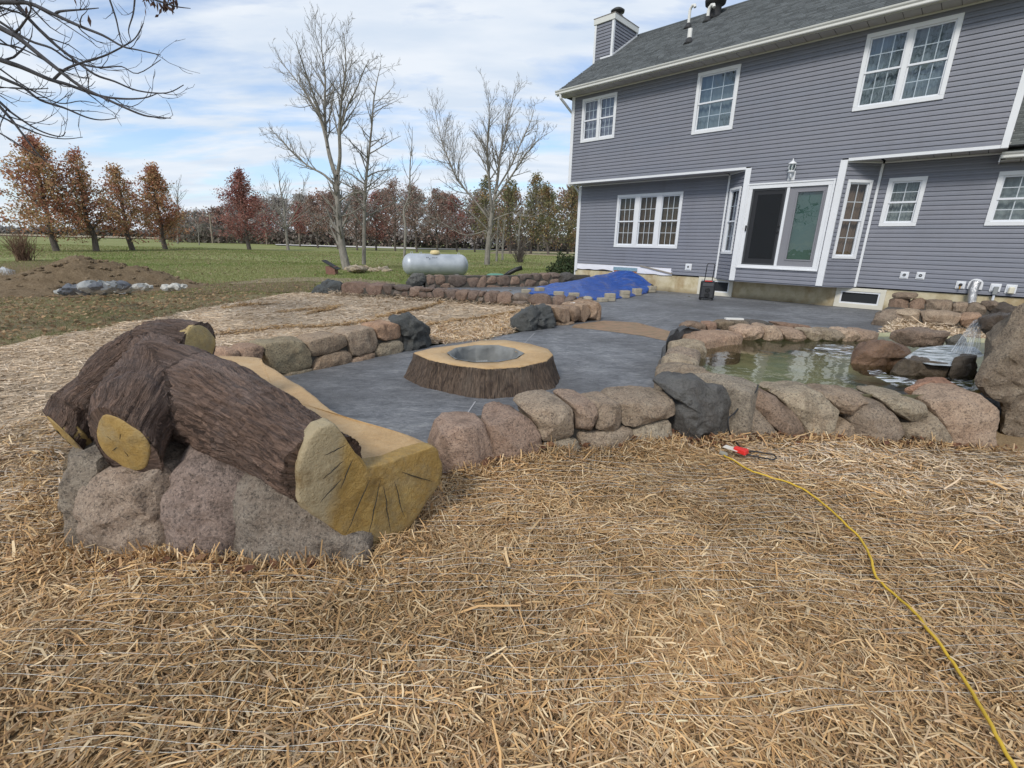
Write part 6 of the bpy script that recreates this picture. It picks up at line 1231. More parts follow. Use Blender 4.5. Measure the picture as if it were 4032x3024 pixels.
# ================================================================== TREES
def wood(name, col, var=0.3):
    t = NT(name); f = t.noise(9, 5, 0.7, vec=t.map(scale=(1, 1, 0.25))); c = t.ramp(f, [(0.3, tuple(x * (1 - var) * 0.7 for x in col)), (0.55, col), (0.75, tuple(x * (1 + var) for x in col))])
    return t.fin(t.bsdf(c, 0.9, t.bump(f, 0.6, 0.03), 0.2))
M_wgrey = wood('grey_bark', (0.25, 0.23, 0.20)); M_wdark = wood('dark_bark', (0.13, 0.11, 0.095)); M_wtwig = wood('twig_bark', (0.135, 0.115, 0.10)); M_wover = wood('slate_twig_bark', (0.085, 0.082, 0.088))
def mat_leaf(name, sub=0.4):
    t = NT(name); a = t.attr('col'); d = t.bsdf(a, 0.75, None, 0.2); tr = t.n('ShaderNodeBsdfTranslucent'); t.set(tr.inputs[0], a)
    m_ = t.n('ShaderNodeMixShader'); m_.inputs[0].default_value = sub; t.t.links.new(d, m_.inputs[1]); t.t.links.new(tr.outputs[0], m_.inputs[2]); return t.fin(m_.outputs[0])
M_leaf = mat_leaf('leaf')
class TB:
    def __init__(s): s.V = []; s.F = []; s.n = 0
    def tube(s, P, R, k):
        P = np.asarray(P, float); m_ = len(P); T = np.gradient(P, axis=0); T /= np.linalg.norm(T, axis=1)[:, None] + 1e-9
        up = np.array((0.0, 0, 1)) if abs(T[0][2]) < 0.85 else np.array((1.0, 0, 0))
        X = np.cross(T, up); X /= np.linalg.norm(X, axis=1)[:, None] + 1e-9; Y = np.cross(X, T); a = np.arange(k) * 2 * np.pi / k
        ring = P[:, None] + (X[:, None] * np.cos(a)[None, :, None] + Y[:, None] * np.sin(a)[None, :, None]) * np.asarray(R)[:, None, None]
        s.V.append(ring.reshape(-1, 3)); i = (np.arange(m_ - 1)[:, None] * k + np.arange(k)[None]); j = (np.arange(m_ - 1)[:, None] * k + (np.arange(k)[None] + 1) % k)
        s.F.append((np.stack([i, j, j + k, i + k], -1).reshape(-1, 4)) + s.n); s.n += m_ * k
    def build(s, name, mat, parent): return fastmesh(name, np.concatenate(s.V), np.concatenate(s.F), mat, parent, smooth=True)
def branch_path(rg, p, d, L, n=5, wob=0.18, up=0.15):
    P = [p]; d = d / np.linalg.norm(d)
    for i in range(n):
        d = d + rg.normal(0, wob, 3) * 0.5 + np.array((0, 0, up / n)); d /= np.linalg.norm(d); P.append(P[-1] + d * L / n)
    return np.array(P)
def spawn(rg, P, R, lvl, maxl, out, dens, ratio, ang, up, t0, wob, minr, lmin=0.15):
    L = np.r_[0, np.cumsum(np.linalg.norm(np.diff(P, axis=0), axis=1))]; tot = L[-1]
    nC = max(2, int(tot * dens[lvl]))
    for c in range(nC):
        t = t0 + (1 - t0) * (c + rg.random()) / nC; s = t * tot; i = min(np.searchsorted(L, s) - 1, len(P) - 2); i = max(i, 0); f = (s - L[i]) / (L[i + 1] - L[i] + 1e-9)
        p = P[i] + (P[i + 1] - P[i]) * f; r = R[i] + (R[i + 1] - R[i]) * f; T = P[i + 1] - P[i]; T /= np.linalg.norm(T) + 1e-9
        v = rg.normal(size=3); v -= T * (v @ T); v /= np.linalg.norm(v) + 1e-9; a = math.radians(rg.uniform(*ang)); d = T * math.cos(a) + v * math.sin(a)
        l = max(lmin, tot * ratio[lvl] * (1.1 - 0.65 * t) * rg.uniform(0.6, 1.2)); n = 5 if lvl < 1 else 3
        Q = branch_path(rg, p, d, l, n, wob, up); r0 = max(minr, r * 0.55); RR_ = np.linspace(r0, max(minr * 0.6, r0 * 0.25), n + 1)
        out.append((Q, RR_, lvl + 1))
        if lvl + 1 < maxl: spawn(rg, Q, RR_, lvl + 1, maxl, out, dens, ratio, ang, up, 0.15, wob, minr, lmin)
def bare_tree(name, base, skel, label, group=None, seed=1, maxl=2, dens=(2.2, 3.2, 4), ratio=(0.42, 0.45, 0.4), ang=(25, 55), up=0.35, mat=None, minr=0.008, t0=0.25, wob=0.22, cat='tree', lmin=0.15):
    rg = np.random.default_rng(seed); th = thing(name, base, label, cat, group); tk = TB(); tw = TB()
    for P, R in skel:
        Cc, Rr = spline(P, R, 4); Rr = Rr * 0.82; tk.tube(Cc, Rr, 8 if R[0] > 0.1 else 6); out = []; spawn(rg, Cc, Rr, 0, maxl, out, dens, ratio, ang, up, t0, wob, minr, lmin)
        for Q, q, l in out: tw.tube(Q, q, 4 if q[0] > 0.02 else 3)
    tk.build('trunk', mat or M_wgrey, th); tw.build('crown', mat or M_wgrey, th); return th
def skp(L, Y, dy=None):
    """skeleton from photo points at the tree's real distance; dy spreads limbs in depth"""
    return [tuple(AtY(x, y, Y + (0 if dy is None else dy[i]))) for i, (x, y) in enumerate(L)]
zt = lambda L: [(1000 + .7234 * x, .7234 * y) for x, y in L]
Yb = 24.2
bare_tree('bare_tree', G(1365, 1064), [
    (skp(zt([(508, 1475), (480, 1350), (462, 1180), (452, 1040), (447, 960)]), Yb), [0.29, 0.23, 0.18, 0.155, 0.15]),
    (skp(zt([(447, 960), (420, 880), (395, 760), (385, 600), (388, 420), (370, 280), (365, 140)]), Yb, [0, .1, .3, .4, .6, .8, .9]), [0.13, 0.12, 0.10, 0.08, 0.05, 0.03, 0.012]),
    (skp(zt([(455, 950), (468, 850), (465, 700), (480, 520), (500, 370), (490, 180)]), Yb, [0, -.2, -.4, -.7, -1, -1.2]), [0.12, 0.10, 0.085, 0.06, 0.035, 0.012]),
    (skp(zt([(400, 800), (360, 650), (290, 520), (200, 400), (130, 320)]), Yb, [.1, .4, .8, 1.2, 1.5]), [0.07, 0.055, 0.045, 0.03, 0.012]),
    (skp(zt([(385, 700), (340, 560), (290, 420), (250, 300), (225, 210)]), Yb, [.2, -.2, -.6, -1, -1.3]), [0.06, 0.05, 0.04, 0.025, 0.01]),
    (skp(zt([(465, 740), (500, 600), (560, 480), (600, 380), (630, 320)]), Yb, [-.3, -.6, -1.0, -1.4, -1.6]), [0.06, 0.05, 0.035, 0.022, 0.01]),
    (skp(zt([(440, 1010), (380, 950), (290, 900), (200, 820), (130, 740), (80, 710)]), Yb, [0, .2, .4, .8, 1, 1.2]), [0.08, 0.065, 0.05, 0.038, 0.022, 0.01]),
    (skp(zt([(455, 1100), (520, 1060), (600, 1040), (680, 1010), (760, 940)]), Yb, [0, -.3, -.5, -.7, -1]), [0.05, 0.04, 0.03, 0.02, 0.008]),
    (skp(zt([(470, 1200), (420, 1170), (350, 1210), (300, 1230)]), Yb, [0, .3, .6, .9]), [0.04, 0.03, 0.02, 0.008]),
    (skp(zt([(465, 1180), (530, 1160), (600, 1120), (690, 1090)]), Yb, [0, -.3, -.6, -.9]), [0.04, 0.03, 0.02, 0.008])],
    'tall leafless three-stemmed tree rising from a stone pile', seed=3, maxl=3, dens=(4.6, 5.0, 5.5), ratio=(0.36, 0.52, 0.55), up=0.5, minr=0.0066)
bare_tree('bare_tree', G(1435, 1052), [(skp(zt([(598, 1440), (600, 1250), (605, 1050), (620, 880), (640, 700), (655, 520), (690, 350)]), 26.5), [0.14, 0.12, 0.10, 0.085, 0.06, 0.04, 0.012])], 'slender straight leafless tree just right of the three-stemmed tree', seed=5, maxl=3, dens=(4.2, 4.0, 4), ratio=(0.26, 0.48, 0.5), ang=(40, 75), up=0.25, t0=0.18, minr=0.008)
bare_tree('bare_tree', G(1595, 1020), [(skp(zt([(818, 1400), (825, 1250), (815, 1150), (845, 1060), (850, 900), (860, 780), (862, 690)]), 36), [0.12, 0.11, 0.09, 0.07, 0.05, 0.03, 0.012])], 'thin crooked leafless sapling behind the gas tank', seed=8, maxl=2, dens=(2.4, 2.6, 3), ratio=(0.26, 0.42, 0.4), ang=(25, 50), up=0.45, t0=0.3, minr=0.009)
Yt = 32.6
bare_tree('bare_tree', G(1920, 1046), [
    (skp(zt([(1268, 1440), (1275, 1330), (1290, 1200), (1300, 1120)]), Yt), [0.24, 0.2, 0.17, 0.16]),
    (skp(zt([(1300, 1130), (1325, 980), (1345, 820), (1385, 650), (1420, 480)]), Yt, [0, .2, .5, .8, 1]), [0.14, 0.11, 0.08, 0.045, 0.012]),
    (skp(zt([(1295, 1150), (1280, 980), (1270, 800), (1280, 640), (1275, 500)]), Yt, [0, -.3, -.6, -.9, -1.2]), [0.12, 0.10, 0.075, 0.04, 0.012]),
    (skp(zt([(1285, 1200), (1200, 1090), (1110, 980), (1040, 820), (1000, 680), (985, 570)]), Yt, [0, .3, .6, 1, 1.4, 1.6]), [0.10, 0.08, 0.065, 0.045, 0.03, 0.012]),
    (skp(zt([(1300, 1100), (1400, 960), (1480, 840), (1550, 760), (1610, 720)]), Yt, [0, -.4, -.8, -1.2, -1.5]), [0.09, 0.07, 0.05, 0.03, 0.01]),
    (skp(zt([(1310, 1050), (1400, 900), (1460, 760), (1510, 650), (1530, 560)]), Yt, [0, .4, .8, 1.2, 1.6]), [0.08, 0.065, 0.045, 0.03, 0.01]),
    (skp(zt([(1280, 1260), (1200, 1180), (1080, 1100), (960, 1050)]), Yt, [0, -.4, -.9, -1.3]), [0.07, 0.055, 0.035, 0.01]),
    (skp(zt([(1275, 1250), (1150, 1280), (1020, 1210), (880, 1130)]), Yt, [0, .4, .9, 1.3]), [0.06, 0.045, 0.03, 0.01]),
    (skp(zt([(1300, 1200), (1400, 1160), (1500, 1180), (1600, 1150)]), Yt, [0, -.4, -.9, -1.3]), [0.06, 0.045, 0.03, 0.01])],
    'broad spreading leafless tree close to the house', seed=12, maxl=3, dens=(4.0, 4.2, 4.6), ratio=(0.35, 0.52, 0.55), up=0.45, minr=0.0082)
for i, (x, y, xt, yt) in enumerate(((1955, 1035, 1962, 860), (1978, 1030, 1990, 850), (2040, 1025, 2052, 840))):
    g = G(x, y - 6); bare_tree('bare_sapling', g, [([tuple(g), tuple(AtY(x + 3, (y + yt) / 2, g.y)), tuple(AtY(xt, yt, g.y))], [0.13, 0.09, 0.02])], 'thin leafless sapling beside the broad spreading tree', 'saplings beside the spreading tree', seed=30 + i, maxl=2, dens=(3, 2.5, 2), ratio=(0.4, 0.5, 0.4), ang=(25, 55), t0=0.2, minr=0.012)
# shrubby brush
def brush(base, w, h, label, seed, n=60, col=None, group=None):
    rg = np.random.default_rng(seed); th = thing('bare_shrub', base, label, 'shrub', group); tb = TB(); b = np.array(base)
    for k in range(n):
        a = rg.uniform(0, 6.28); d = np.array((math.cos(a) * w, math.sin(a) * w, h)) * rg.uniform(0.5, 1.0); d[:2] *= rg.uniform(0.1, 1)
        P = branch_path(rg, b + np.array((rg.normal(0, w * 0.15), rg.normal(0, w * 0.15), 0)), d, np.linalg.norm(d), 4, 0.25, 0.1); tb.tube(P, np.linspace(0.018, 0.006, 5), 3)
        for q in range(4):
            i = rg.integers(1, 4); Q = branch_path(rg, P[i], (P[i + 1] - P[i]) + rg.normal(0, 0.2, 3), np.linalg.norm(d) * 0.35, 3, 0.3, 0.1); tb.tube(Q, np.linspace(0.009, 0.004, 4), 3)
    tb.build('stems', col or M_wtwig, th); return th
brush(G(2045, 1032), 1.0, 1.9, 'leafless brown shrub near the house end of the lawn', 44)
M_rust = wood('russet_stem', (0.20, 0.125, 0.085))
brush(G(95, 1028), 0.9, 1.6, 'rusty leafless shrub beside the dirt mound', 45, 80, M_rust)
# leafy trees
def leaf_tree(name, base, h, w, seed, label, group, pal, nleaf=5200, lsz=0.16, lean=(0, 0), dens_top=0.35, trunk=0.16, cb=0.18, mat=None, shape=1.0, texp=0.62):
    rg = np.random.default_rng(seed); th = thing(name, base, label, 'tree', group); b = np.array(base); tb = TB(); top = b + np.array((lean[0], lean[1], h))
    P = np.array([b + (top - b) * f + rg.normal(0, 0.06 * h * 0.2, 3) * (0 if f == 0 else 1) for f in np.linspace(0, 1, 7)]); P[0][2] = b[2] - 0.1
    tb.tube(P, np.linspace(trunk, 0.015, 7), 7); tw = TB(); tips = []
    for k in range(46):
        f = cb + (0.97 - cb) * ((k + rg.random()) / 46); i = min(int(f * 6), 5); p = P[i] + (P[i + 1] - P[i]) * (f * 6 - i)
        env = w * (max(0.06, (1 - f) / (1 - cb)) ** texp) * (1.0 if f > cb + 0.08 else 0.85) * shape; a = k * 2.4 + rg.normal(0, 0.3); d = np.array((math.cos(a), math.sin(a), 0.30 + 0.9 * f)); l = env * rg.uniform(0.7, 1.12)
        Q = branch_path(rg, p, d, l, 4, 0.25, 0.1); tw.tube(Q, np.linspace(0.045 * (1.2 - f) + 0.01, 0.01, 5), 3)
        for j in range(5):
            i2 = rg.integers(1, 4); Q2 = branch_path(rg, Q[i2], (Q[i2 + 1] - Q[i2]) / (np.linalg.norm(Q[i2 + 1] - Q[i2]) + 1e-6) + rg.normal(0, 0.55, 3), l * 0.38, 3, 0.3, 0.15); tw.tube(Q2, np.linspace(0.014, 0.006, 4), 3); tips.append((Q2, f)); 
        tips.append((Q, f))
    tb.build('trunk', mat or M_wdark, th); tw.build('limbs', mat or M_wdark, th)
    wts = np.array([len(q) * ((1 - t) + dens_top * t) for q, t in tips]); wts /= wts.sum(); pick = rg.choice(len(tips), nleaf, p=wts)
    C = np.empty((nleaf, 3)); tt = np.empty(nleaf)
    for i, k in enumerate(pick):
        Q, t = tips[k]; s = rg.random() * (len(Q) - 1); j = int(s); j = min(j, len(Q) - 2); C[i] = Q[j] + (Q[j + 1] - Q[j]) * (s - j); tt[i] = t
    C += rg.normal(0, 0.17 * w / 3, (nleaf, 3)); 
    n = rg.normal(size=(nleaf, 3)); n /= np.linalg.norm(n, axis=1)[:, None]; e1 = np.cross(n, rg.normal(size=(nleaf, 3))); e1 /= np.linalg.norm(e1, axis=1)[:, None]; e2 = np.cross(n, e1); sz = lsz * rg.uniform(0.5, 1.2, nleaf)[:, None]
    V = np.stack([C - e1 * sz * 0.6, C - e2 * sz * 0.45, C + e1 * sz * 0.75, C + e2 * sz * 0.45], 1).reshape(-1, 3); F = np.arange(nleaf * 4).reshape(-1, 4)
    pal = np.array(pal); cl = np.array([mnoise.noise(Vector(c) * (1.6 / w * 2)) for c in C]); idx = np.clip(((cl * 0.9 + 0.5 + rg.normal(0, 0.16, nleaf)) * len(pal)).astype(int), 0, len(pal) - 1)
    col = pal[idx] * rg.uniform(0.6, 1.3, nleaf)[:, None]; col = np.c_[col, np.ones(nleaf)]
    fastmesh('crown', V, F, M_leaf, th, np.repeat(col, 4, axis=0)); return th
RUST = [(0.40, 0.19, 0.13), (0.46, 0.22, 0.14), (0.48, 0.265, 0.15), (0.38, 0.285, 0.14), (0.51, 0.32, 0.18)]
WINE = [(0.30, 0.125, 0.11), (0.36, 0.155, 0.13), (0.38, 0.18, 0.145), (0.33, 0.175, 0.14)]
for (x, y, ht, w, lx, lab, pal, nl) in ((222, 986, 8.6, 5.2, 0.1, 'largest dense rust-red oak, partly behind the overhanging twigs', RUST, 6200), (378, 986, 8.4, 4.2, 0.0, 'rust oak with a nearly bare grey top, next to the largest oak', RUST, 3000), (522, 984, 8.0, 3.8, -0.2, 'thin russet oak between two fuller oaks', RUST, 3000), (652, 982, 8.6, 4.0, 0.2, 'russet oak with a full crown at the end of the oak row', RUST, 5400), (982, 982, 9.2, 5.0, 0.0, 'wine-red oak standing alone in the lawn', WINE, 5400)):
    leaf_tree('oak_tree', G(x, y), ht, w, int(x), lab, 'oaks on the lawn', pal, int(nl * 1.75), 0.16, (lx, 0), 0.18 if nl < 5000 else 0.5, 0.26, 0.10, texp=0.85)
g = G(1135, 985); bare_tree('bare_tree', g, [([tuple(g), tuple(AtY(1128, 930, g.y)), tuple(AtY(1118, 820, g.y)), tuple(AtY(1100, 720, g.y)), tuple(AtY(1098, 655, g.y))], [0.26, 0.2, 0.14, 0.07, 0.02])] + [([tuple(AtY(1125, 900, g.y)), tuple(AtY(x, y, g.y + dd)), tuple(AtY(x2, y2, g.y + dd * 2))], [0.10, 0.06, 0.015]) for x, y, x2, y2, dd in ((1070, 820, 1045, 720, 1), (1175, 810, 1205, 700, -1), (1080, 870, 1030, 830, -1), (1170, 860, 1225, 820, 1))], 'rounded leafless tree between the wine-red oak and the tall bare tree', seed=51, maxl=2, dens=(2.0, 1.8, 2), ratio=(0.4, 0.45, 0.4), ang=(20, 45), minr=0.016, t0=0.2)
# wood edge beyond the road
MIX = [(0.28, 0.20, 0.17), (0.34, 0.215, 0.18), (0.33, 0.26, 0.21), (0.37, 0.23, 0.18)]; OLV = [(0.17, 0.18, 0.09), (0.23, 0.22, 0.11), (0.30, 0.255, 0.14), (0.34, 0.22, 0.11)]; GRY = [(0.38, 0.345, 0.32), (0.42, 0.38, 0.35)]  # distance haze is put into the lightened grey palette
for i, (x, top, Y, w) in enumerate(((1180, 800, 88, 4), (1250, 775, 80, 4), (1330, 760, 78, 4.5), (1405, 735, 76, 4.5), (1480, 760, 80, 4.2), (1555, 712, 78, 4.6), (1640, 735, 74, 4.4), (1720, 745, 76, 4.2), (1800, 770, 80, 4.2), (1870, 790, 82, 4))):
    b = AtY(x, 960, Y); b.z = 0.0; ht = AtY(x, top, Y).z; leaf_tree('wood_tree', b, ht, w, 100 + i, 'russet-leaved tree in the wood edge beyond the gravel road', 'russet trees at the wood edge', MIX if i % 4 else WINE, 2600, 0.20, (R_.uniform(-.6, .6), 0), 0.45, 0.16, 0.16 + 0.1 * R_.random(), shape=R_.uniform(0.8, 1.15))
for i, (x, top, Y, w) in enumerate(((1925, 700, 72, 4.6), (2010, 720, 70, 4.6), (2090, 690, 72, 4.4), (2160, 730, 70, 4.2), (2235, 715, 76, 4.4), (2310, 740, 72, 4.4))):
    b = AtY(x, 985, Y); b.z = 0.0; ht = AtY(x, top, Y).z; leaf_tree('wood_tree', b, ht, w, 130 + i, 'olive-brown tree of the wood close to the house corner', 'olive trees by the house', OLV, 2800, 0.22, (R_.uniform(-.6, .6), 0), 0.6, 0.2, 0.12, shape=R_.uniform(0.8, 1.1))
for i, (x, top, Y, w) in enumerate(((735, 855, 140, 7), (800, 850, 135, 7), (880, 835, 130, 7), (960, 800, 130, 8), (1040, 800, 125, 8), (1110, 790, 120, 8), (690, 875, 150, 6), (1200, 780, 118, 8), (1300, 775, 118, 8), (1420, 770, 115, 8), (1530, 765, 115, 8), (1640, 770, 112, 8), (1760, 775, 112, 8), (1880, 780, 110, 8), (2000, 760, 108, 8), (2120, 740, 105, 8), (2240, 740, 105, 8))):
    b = AtY(x, 960, Y); b.z = 0.0; ht = AtY(x, top, Y).z; leaf_tree('wood_tree', b, ht, w, 160 + i, 'grey-brown tree in the far line of woods', 'trees of the far woods', GRY if i % 2 else MIX, 3000, 0.45, (0, 0), 0.8, 0.25, 0.06, shape=1.1)
# tangled understory of the far woods
def understory(name, x0, x1, Y, hh, n, sz, pal, seed):
    rg = np.random.default_rng(seed); xs_ = rg.uniform(x0, x1, n); q = np.array([tuple(AtY(x, 955, Y)) for x in xs_]); q[:, 1] += rg.uniform(-6, 6, n); env = np.array([0.55 + 0.75 * abs(mnoise.noise((x * 0.012, seed, 0))) + 0.25 * mnoise.noise((x * 0.05, seed, 1)) for x in xs_]); q[:, 2] = rg.random(n) ** 0.8 * hh * env
    nn = rg.normal(size=(n, 3)); nn /= np.linalg.norm(nn, axis=1)[:, None]; e1 = np.cross(nn, rg.normal(size=(n, 3))); e1 /= np.linalg.norm(e1, axis=1)[:, None]; e2 = np.cross(nn, e1); s = sz * rg.uniform(0.4, 1.3, n)[:, None]
    V = np.stack([q - e1 * s, q - e2 * s * 0.5, q + e1 * s, q + e2 * s * 0.5], 1).reshape(-1, 3); pal = np.array(pal); col = pal[rg.integers(0, len(pal), n)] * rg.uniform(0.5, 1.2, n)[:, None]
    o = fastmesh(name, V, np.arange(4 * n).reshape(-1, 4), M_leaf, None, np.repeat(np.c_[col, np.ones(n)], 4, axis=0)); o['kind'] = 'stuff'
understory('far_understory', 690, 2330, 120, 5.5, 16000, 0.5, [(0.24, 0.205, 0.18), (0.29, 0.235, 0.20), (0.27, 0.245, 0.21), (0.20, 0.185, 0.145)], 4)  # lightened colours: distance haze is painted into the understory
understory('distant_hedgerow', -250, 760, 420, 7, 5000, 2.4, [(0.27, 0.26, 0.25), (0.31, 0.28, 0.26)], 6)
g = AtY(700, 960, 95); g.z = 0; bare_tree('bare_tree', g, [([tuple(g), tuple(AtY(702, 860, 95)), tuple(AtY(700, 780, 95)), tuple(AtY(703, 722, 95))], [0.22, 0.16, 0.09, 0.02])], 'small far leafless tree between the oak row and the wine-red oak', seed=61, maxl=2, dens=(2.2, 1.2, 1), ratio=(0.42, 0.45, 0.4), ang=(25, 50), minr=0.03, t0=0.2)
g = G(785, 968); bare_tree('bare_sapling', g, [([tuple(g), tuple(AtY(780, 900, g.y)), tuple(AtY(775, 850, g.y))], [0.1, 0.06, 0.02])], 'small young leafless tree standing alone on the far lawn', seed=62, maxl=2, dens=(3, 1.6, 1), ratio=(0.45, 0.45, 0.4), ang=(25, 45), minr=0.02, t0=0.25)
# utility poles
M_pole = wood('pole_wood', (0.27, 0.23, 0.18), 0.15)
for (xt_, yt_, xb, yb, lab) in ((825, 842, 835, 942, 'wooden utility pole seen between the oaks'), (1040, 828, 1048, 940, 'wooden utility pole right of the wine-red oak'), (1172, 845, 1178, 940, 'wooden utility pole behind the rounded leafless tree')):
    Y = 112; b = AtY(xb, yb, Y); b.z = 0; t_ = AtY(xt_, yt_, Y); th = thing('utility_pole', b, lab, 'utility pole', 'poles along the road')
    MB().tube([b, t_], [0.17, 0.13], 8).build('pole', M_pole, th); MB().obox(t_ - Vector((0, 0, 0.5)), Vector((0.9, 0.43, 0)), Vector((-0.43, 0.9, 0)), Vector((0, 0, 1)), 1.1, 0.06, 0.07).build('crossarm', M_pole, th)
# evergreen shrub at the house corner
def bush(base, w, h, label, seed, pal, n=5200, lsz=0.055):
    rg = np.random.default_rng(seed); th = thing('evergreen_shrub', base, label, 'shrub'); b = np.array(base); tb = TB()
    for k in range(26):
        a = rg.uniform(0, 6.28); d = np.array((math.cos(a) * w * rg.uniform(0.2, 0.9), math.sin(a) * w * rg.uniform(0.2, 0.9), h * 0.9)); tb.tube(branch_path(rg, b, d, np.linalg.norm(d) * 0.9, 4, 0.2, 0), np.linspace(0.02, 0.005, 5), 3)
    tb.build('stems', M_wdark, th); u = rg.normal(size=(n, 3)); u /= np.linalg.norm(u, axis=1)[:, None]; u[:, 2] = np.abs(u[:, 2]); r = rg.uniform(0.55, 1.0, n)[:, None] ** 0.5
    bump_ = np.array([1 + 0.35 * mnoise.noise(Vector(q) * 2.6 + Vector((seed, 0, 0))) for q in u])[:, None]; C = b + u * np.array((w, w, h)) * r * bump_; C[:, 2] = np.maximum(C[:, 2], 0.03)
    nn = u + rg.normal(0, 0.6, (n, 3)); nn /= np.linalg.norm(nn, axis=1)[:, None]; e1 = np.cross(nn, rg.normal(size=(n, 3))); e1 /= np.linalg.norm(e1, axis=1)[:, None]; e2 = np.cross(nn, e1); sz = lsz * rg.uniform(0.6, 1.3, n)[:, None]
    V = np.stack([C - e1 * sz, C - e2 * sz * 0.5, C + e1 * sz, C + e2 * sz * 0.5], 1).reshape(-1, 3); pal = np.array(pal); col = pal[rg.integers(0, len(pal), n)] * rg.uniform(0.6, 1.3, n)[:, None]
    fastmesh('crown', V, np.arange(4 * n).reshape(-1, 4), M_leaf, th, np.repeat(np.c_[col, np.ones(n)], 4, axis=0)); return th
bush(H(11.9, 15.7, 0), 0.85, 1.05, 'dark green evergreen shrub at the far corner of the house', 71, [(0.05, 0.075, 0.035), (0.07, 0.10, 0.045), (0.095, 0.11, 0.05)])
# overhanging twigs of the tree beside the camera
zo = lambda L: [(.452 * x, .452 * y) for x, y in L]
trunk = np.array((-9.6, 4.6, 0.0)); crown0 = np.array((-9.0, 4.8, 5.2))
OV = [([(0, 520), (200, 590), (430, 690), (600, 740), (850, 830), (1050, 860), (1250, 855), (1380, 810)], 5.2, .024), ([(470, 690), (560, 610), (700, 550), (900, 490), (1080, 400), (1180, 330), (1250, 200)], 5.2, .013), ([(0, 240), (150, 320), (350, 480), (540, 630), (700, 750), (900, 850), (1210, 990), (1350, 1020), (1490, 1030)], 4.8, .024),
      ([(0, 20), (250, 30), (480, 130), (700, 230), (900, 310), (1070, 405), (1200, 435), (1400, 480)], 5.0, .02), ([(120, 0), (250, 160), (450, 360), (650, 520), (830, 650), (1000, 710), (1200, 790), (1450, 810), (1600, 740)], 5.5, .019), ([(0, 670), (200, 760), (350, 870), (560, 940), (750, 1020), (880, 1045), (1010, 1030)], 5.6, .017), ([(0, 890), (100, 980), (330, 1130), (520, 1190), (570, 1150)], 6.0, .015),
      ([(0, 190), (250, 350), (450, 420), (600, 520), (750, 570), (900, 590), (1060, 580), (1200, 640), (1400, 520)], 6.2, .015), ([(0, 930), (100, 1040), (220, 1200), (320, 1327), (420, 1430)], 5.4, .015), ([(480, 130), (520, 100), (700, 85), (860, 70)], 5.0, .014), ([(950, -20), (1010, 160), (1040, 300), (1070, 400)], 5.0, .008), ([(1175, -20), (1160, 120), (1120, 260), (1140, 350)], 5.2, .008),
      ([(0, 60), (200, 130), (400, 300), (560, 450), (700, 520), (880, 600)], 6.6, .012), ([(0, 380), (180, 420), (380, 520), (600, 640), (800, 690)], 6.8, .012), ([(0, 1010), (160, 1090), (380, 1180), (560, 1210), (720, 1195)], 6.4, .012), ([(0, 760), (250, 775), (420, 770)], 5.3, .010), ([(0, 1160), (120, 1230), (260, 1320), (420, 1400)], 6.3, .010), ([(200, 0), (420, 120), (640, 260), (820, 380)], 6.9, .010), ([(0, 600), (140, 700), (300, 800), (520, 900), (700, 880), (840, 900)], 6.6, .011)]
skel = [([tuple(trunk - np.array((0, 0, 0.1))), tuple(trunk + np.array((0.1, 0.05, 2.4))), tuple(crown0), tuple(crown0 + np.array((0.3, 0.3, 3.4)))], [0.24, 0.19, 0.15, 0.06])]
thO = thing('overhanging_tree', Vector(trunk), 'leafless drooping twigs reaching into view from a tree beside the camera', 'tree'); tk = TB(); tw = TB(); rgo = np.random.default_rng(77)
Cc, Rr = spline(*skel[0], 5); tk.tube(Cc, Rr, 10)
for L_ in ([(-7, 3, 8), (-5, 1, 10), (-4, 0, 11.5)], [(-8, 6, 9), (-7, 7.0, 12.5)], [(-9.5, 3, 8), (-9, 1, 12)], [(-10.5, 5.5, 8.5), (-11, 7, 12)], [(-6.5, 4.5, 8.4), (-4.5, 4.3, 10.8), (-3, 4.2, 12.5)], [(-8, 3.5, 9), (-7, 2.5, 13)], [(-7.5, 1.5, 8), (-6.5, -1, 10.5), (-6, -3, 12)]):
    P = [crown0 + np.array((0, 0, 0.4))] + [np.array(q, float) for q in L_]; Cc, Rr = spline(P, list(np.linspace(0.10, 0.015, len(P))), 5); tk.tube(Cc, Rr, 6); out = []
    spawn(rgo, Cc, Rr, 0, 3, out, (2.4, 2.6, 2.8), (0.35, 0.45, 0.45), (25, 55), 0.4, 0.2, 0.22, 0.006, 0.2)
    for Q, q, l in out: tw.tube(Q, q, 3)
for L, Y, r in OV:
    P = [np.array(AtY(x, y, Y)) for x, y in zo(L)]
    if L[0][0] <= 200:
        d0 = P[0] - P[1]; d0 /= np.linalg.norm(d0); a = P[0] + d0 * 1.1; P = [crown0 + np.array((0, 0, rgo.uniform(-1.2, 3.0))), a * 0.45 + crown0 * 0.55 + np.array((0, 0, 0.8)), a] + P; R = list(np.linspace(0.05, r * 1.15, 3)) + list(np.linspace(r, 0.004, len(P) - 3))
    else: R = list(np.linspace(r, 0.0035, len(P)))
    Cc, Rr = spline(P, R, 4); tk.tube(Cc, Rr, 5); out = []
    spawn(rgo, Cc, Rr, 0, 2, out, (2.6, 3.2, 3), (0.12, 0.40, 0.4), (20, 55), 0.75, 0.35 if L[0][0] <= 200 else 0.1, 0.30, 0.0028, 0.12)
    for Q, q, l in out: tw.tube(Q, q, 3)
tk.build('trunk', M_wover, thO); tw.build('crown', M_wover, thO)
n = 46; C = np.array([AtY(x, y, 5.3) for x, y in zip(rgo.uniform(570, 700, n), rgo.normal(10, 22, n))]); C2 = np.array([AtY(x, y, 5.2) for x, y in ((100, 30), (104, 42), (345, 70), (352, 82), (296, 5), (90, 38))]); C = np.vstack([C, C2]); n = len(C)
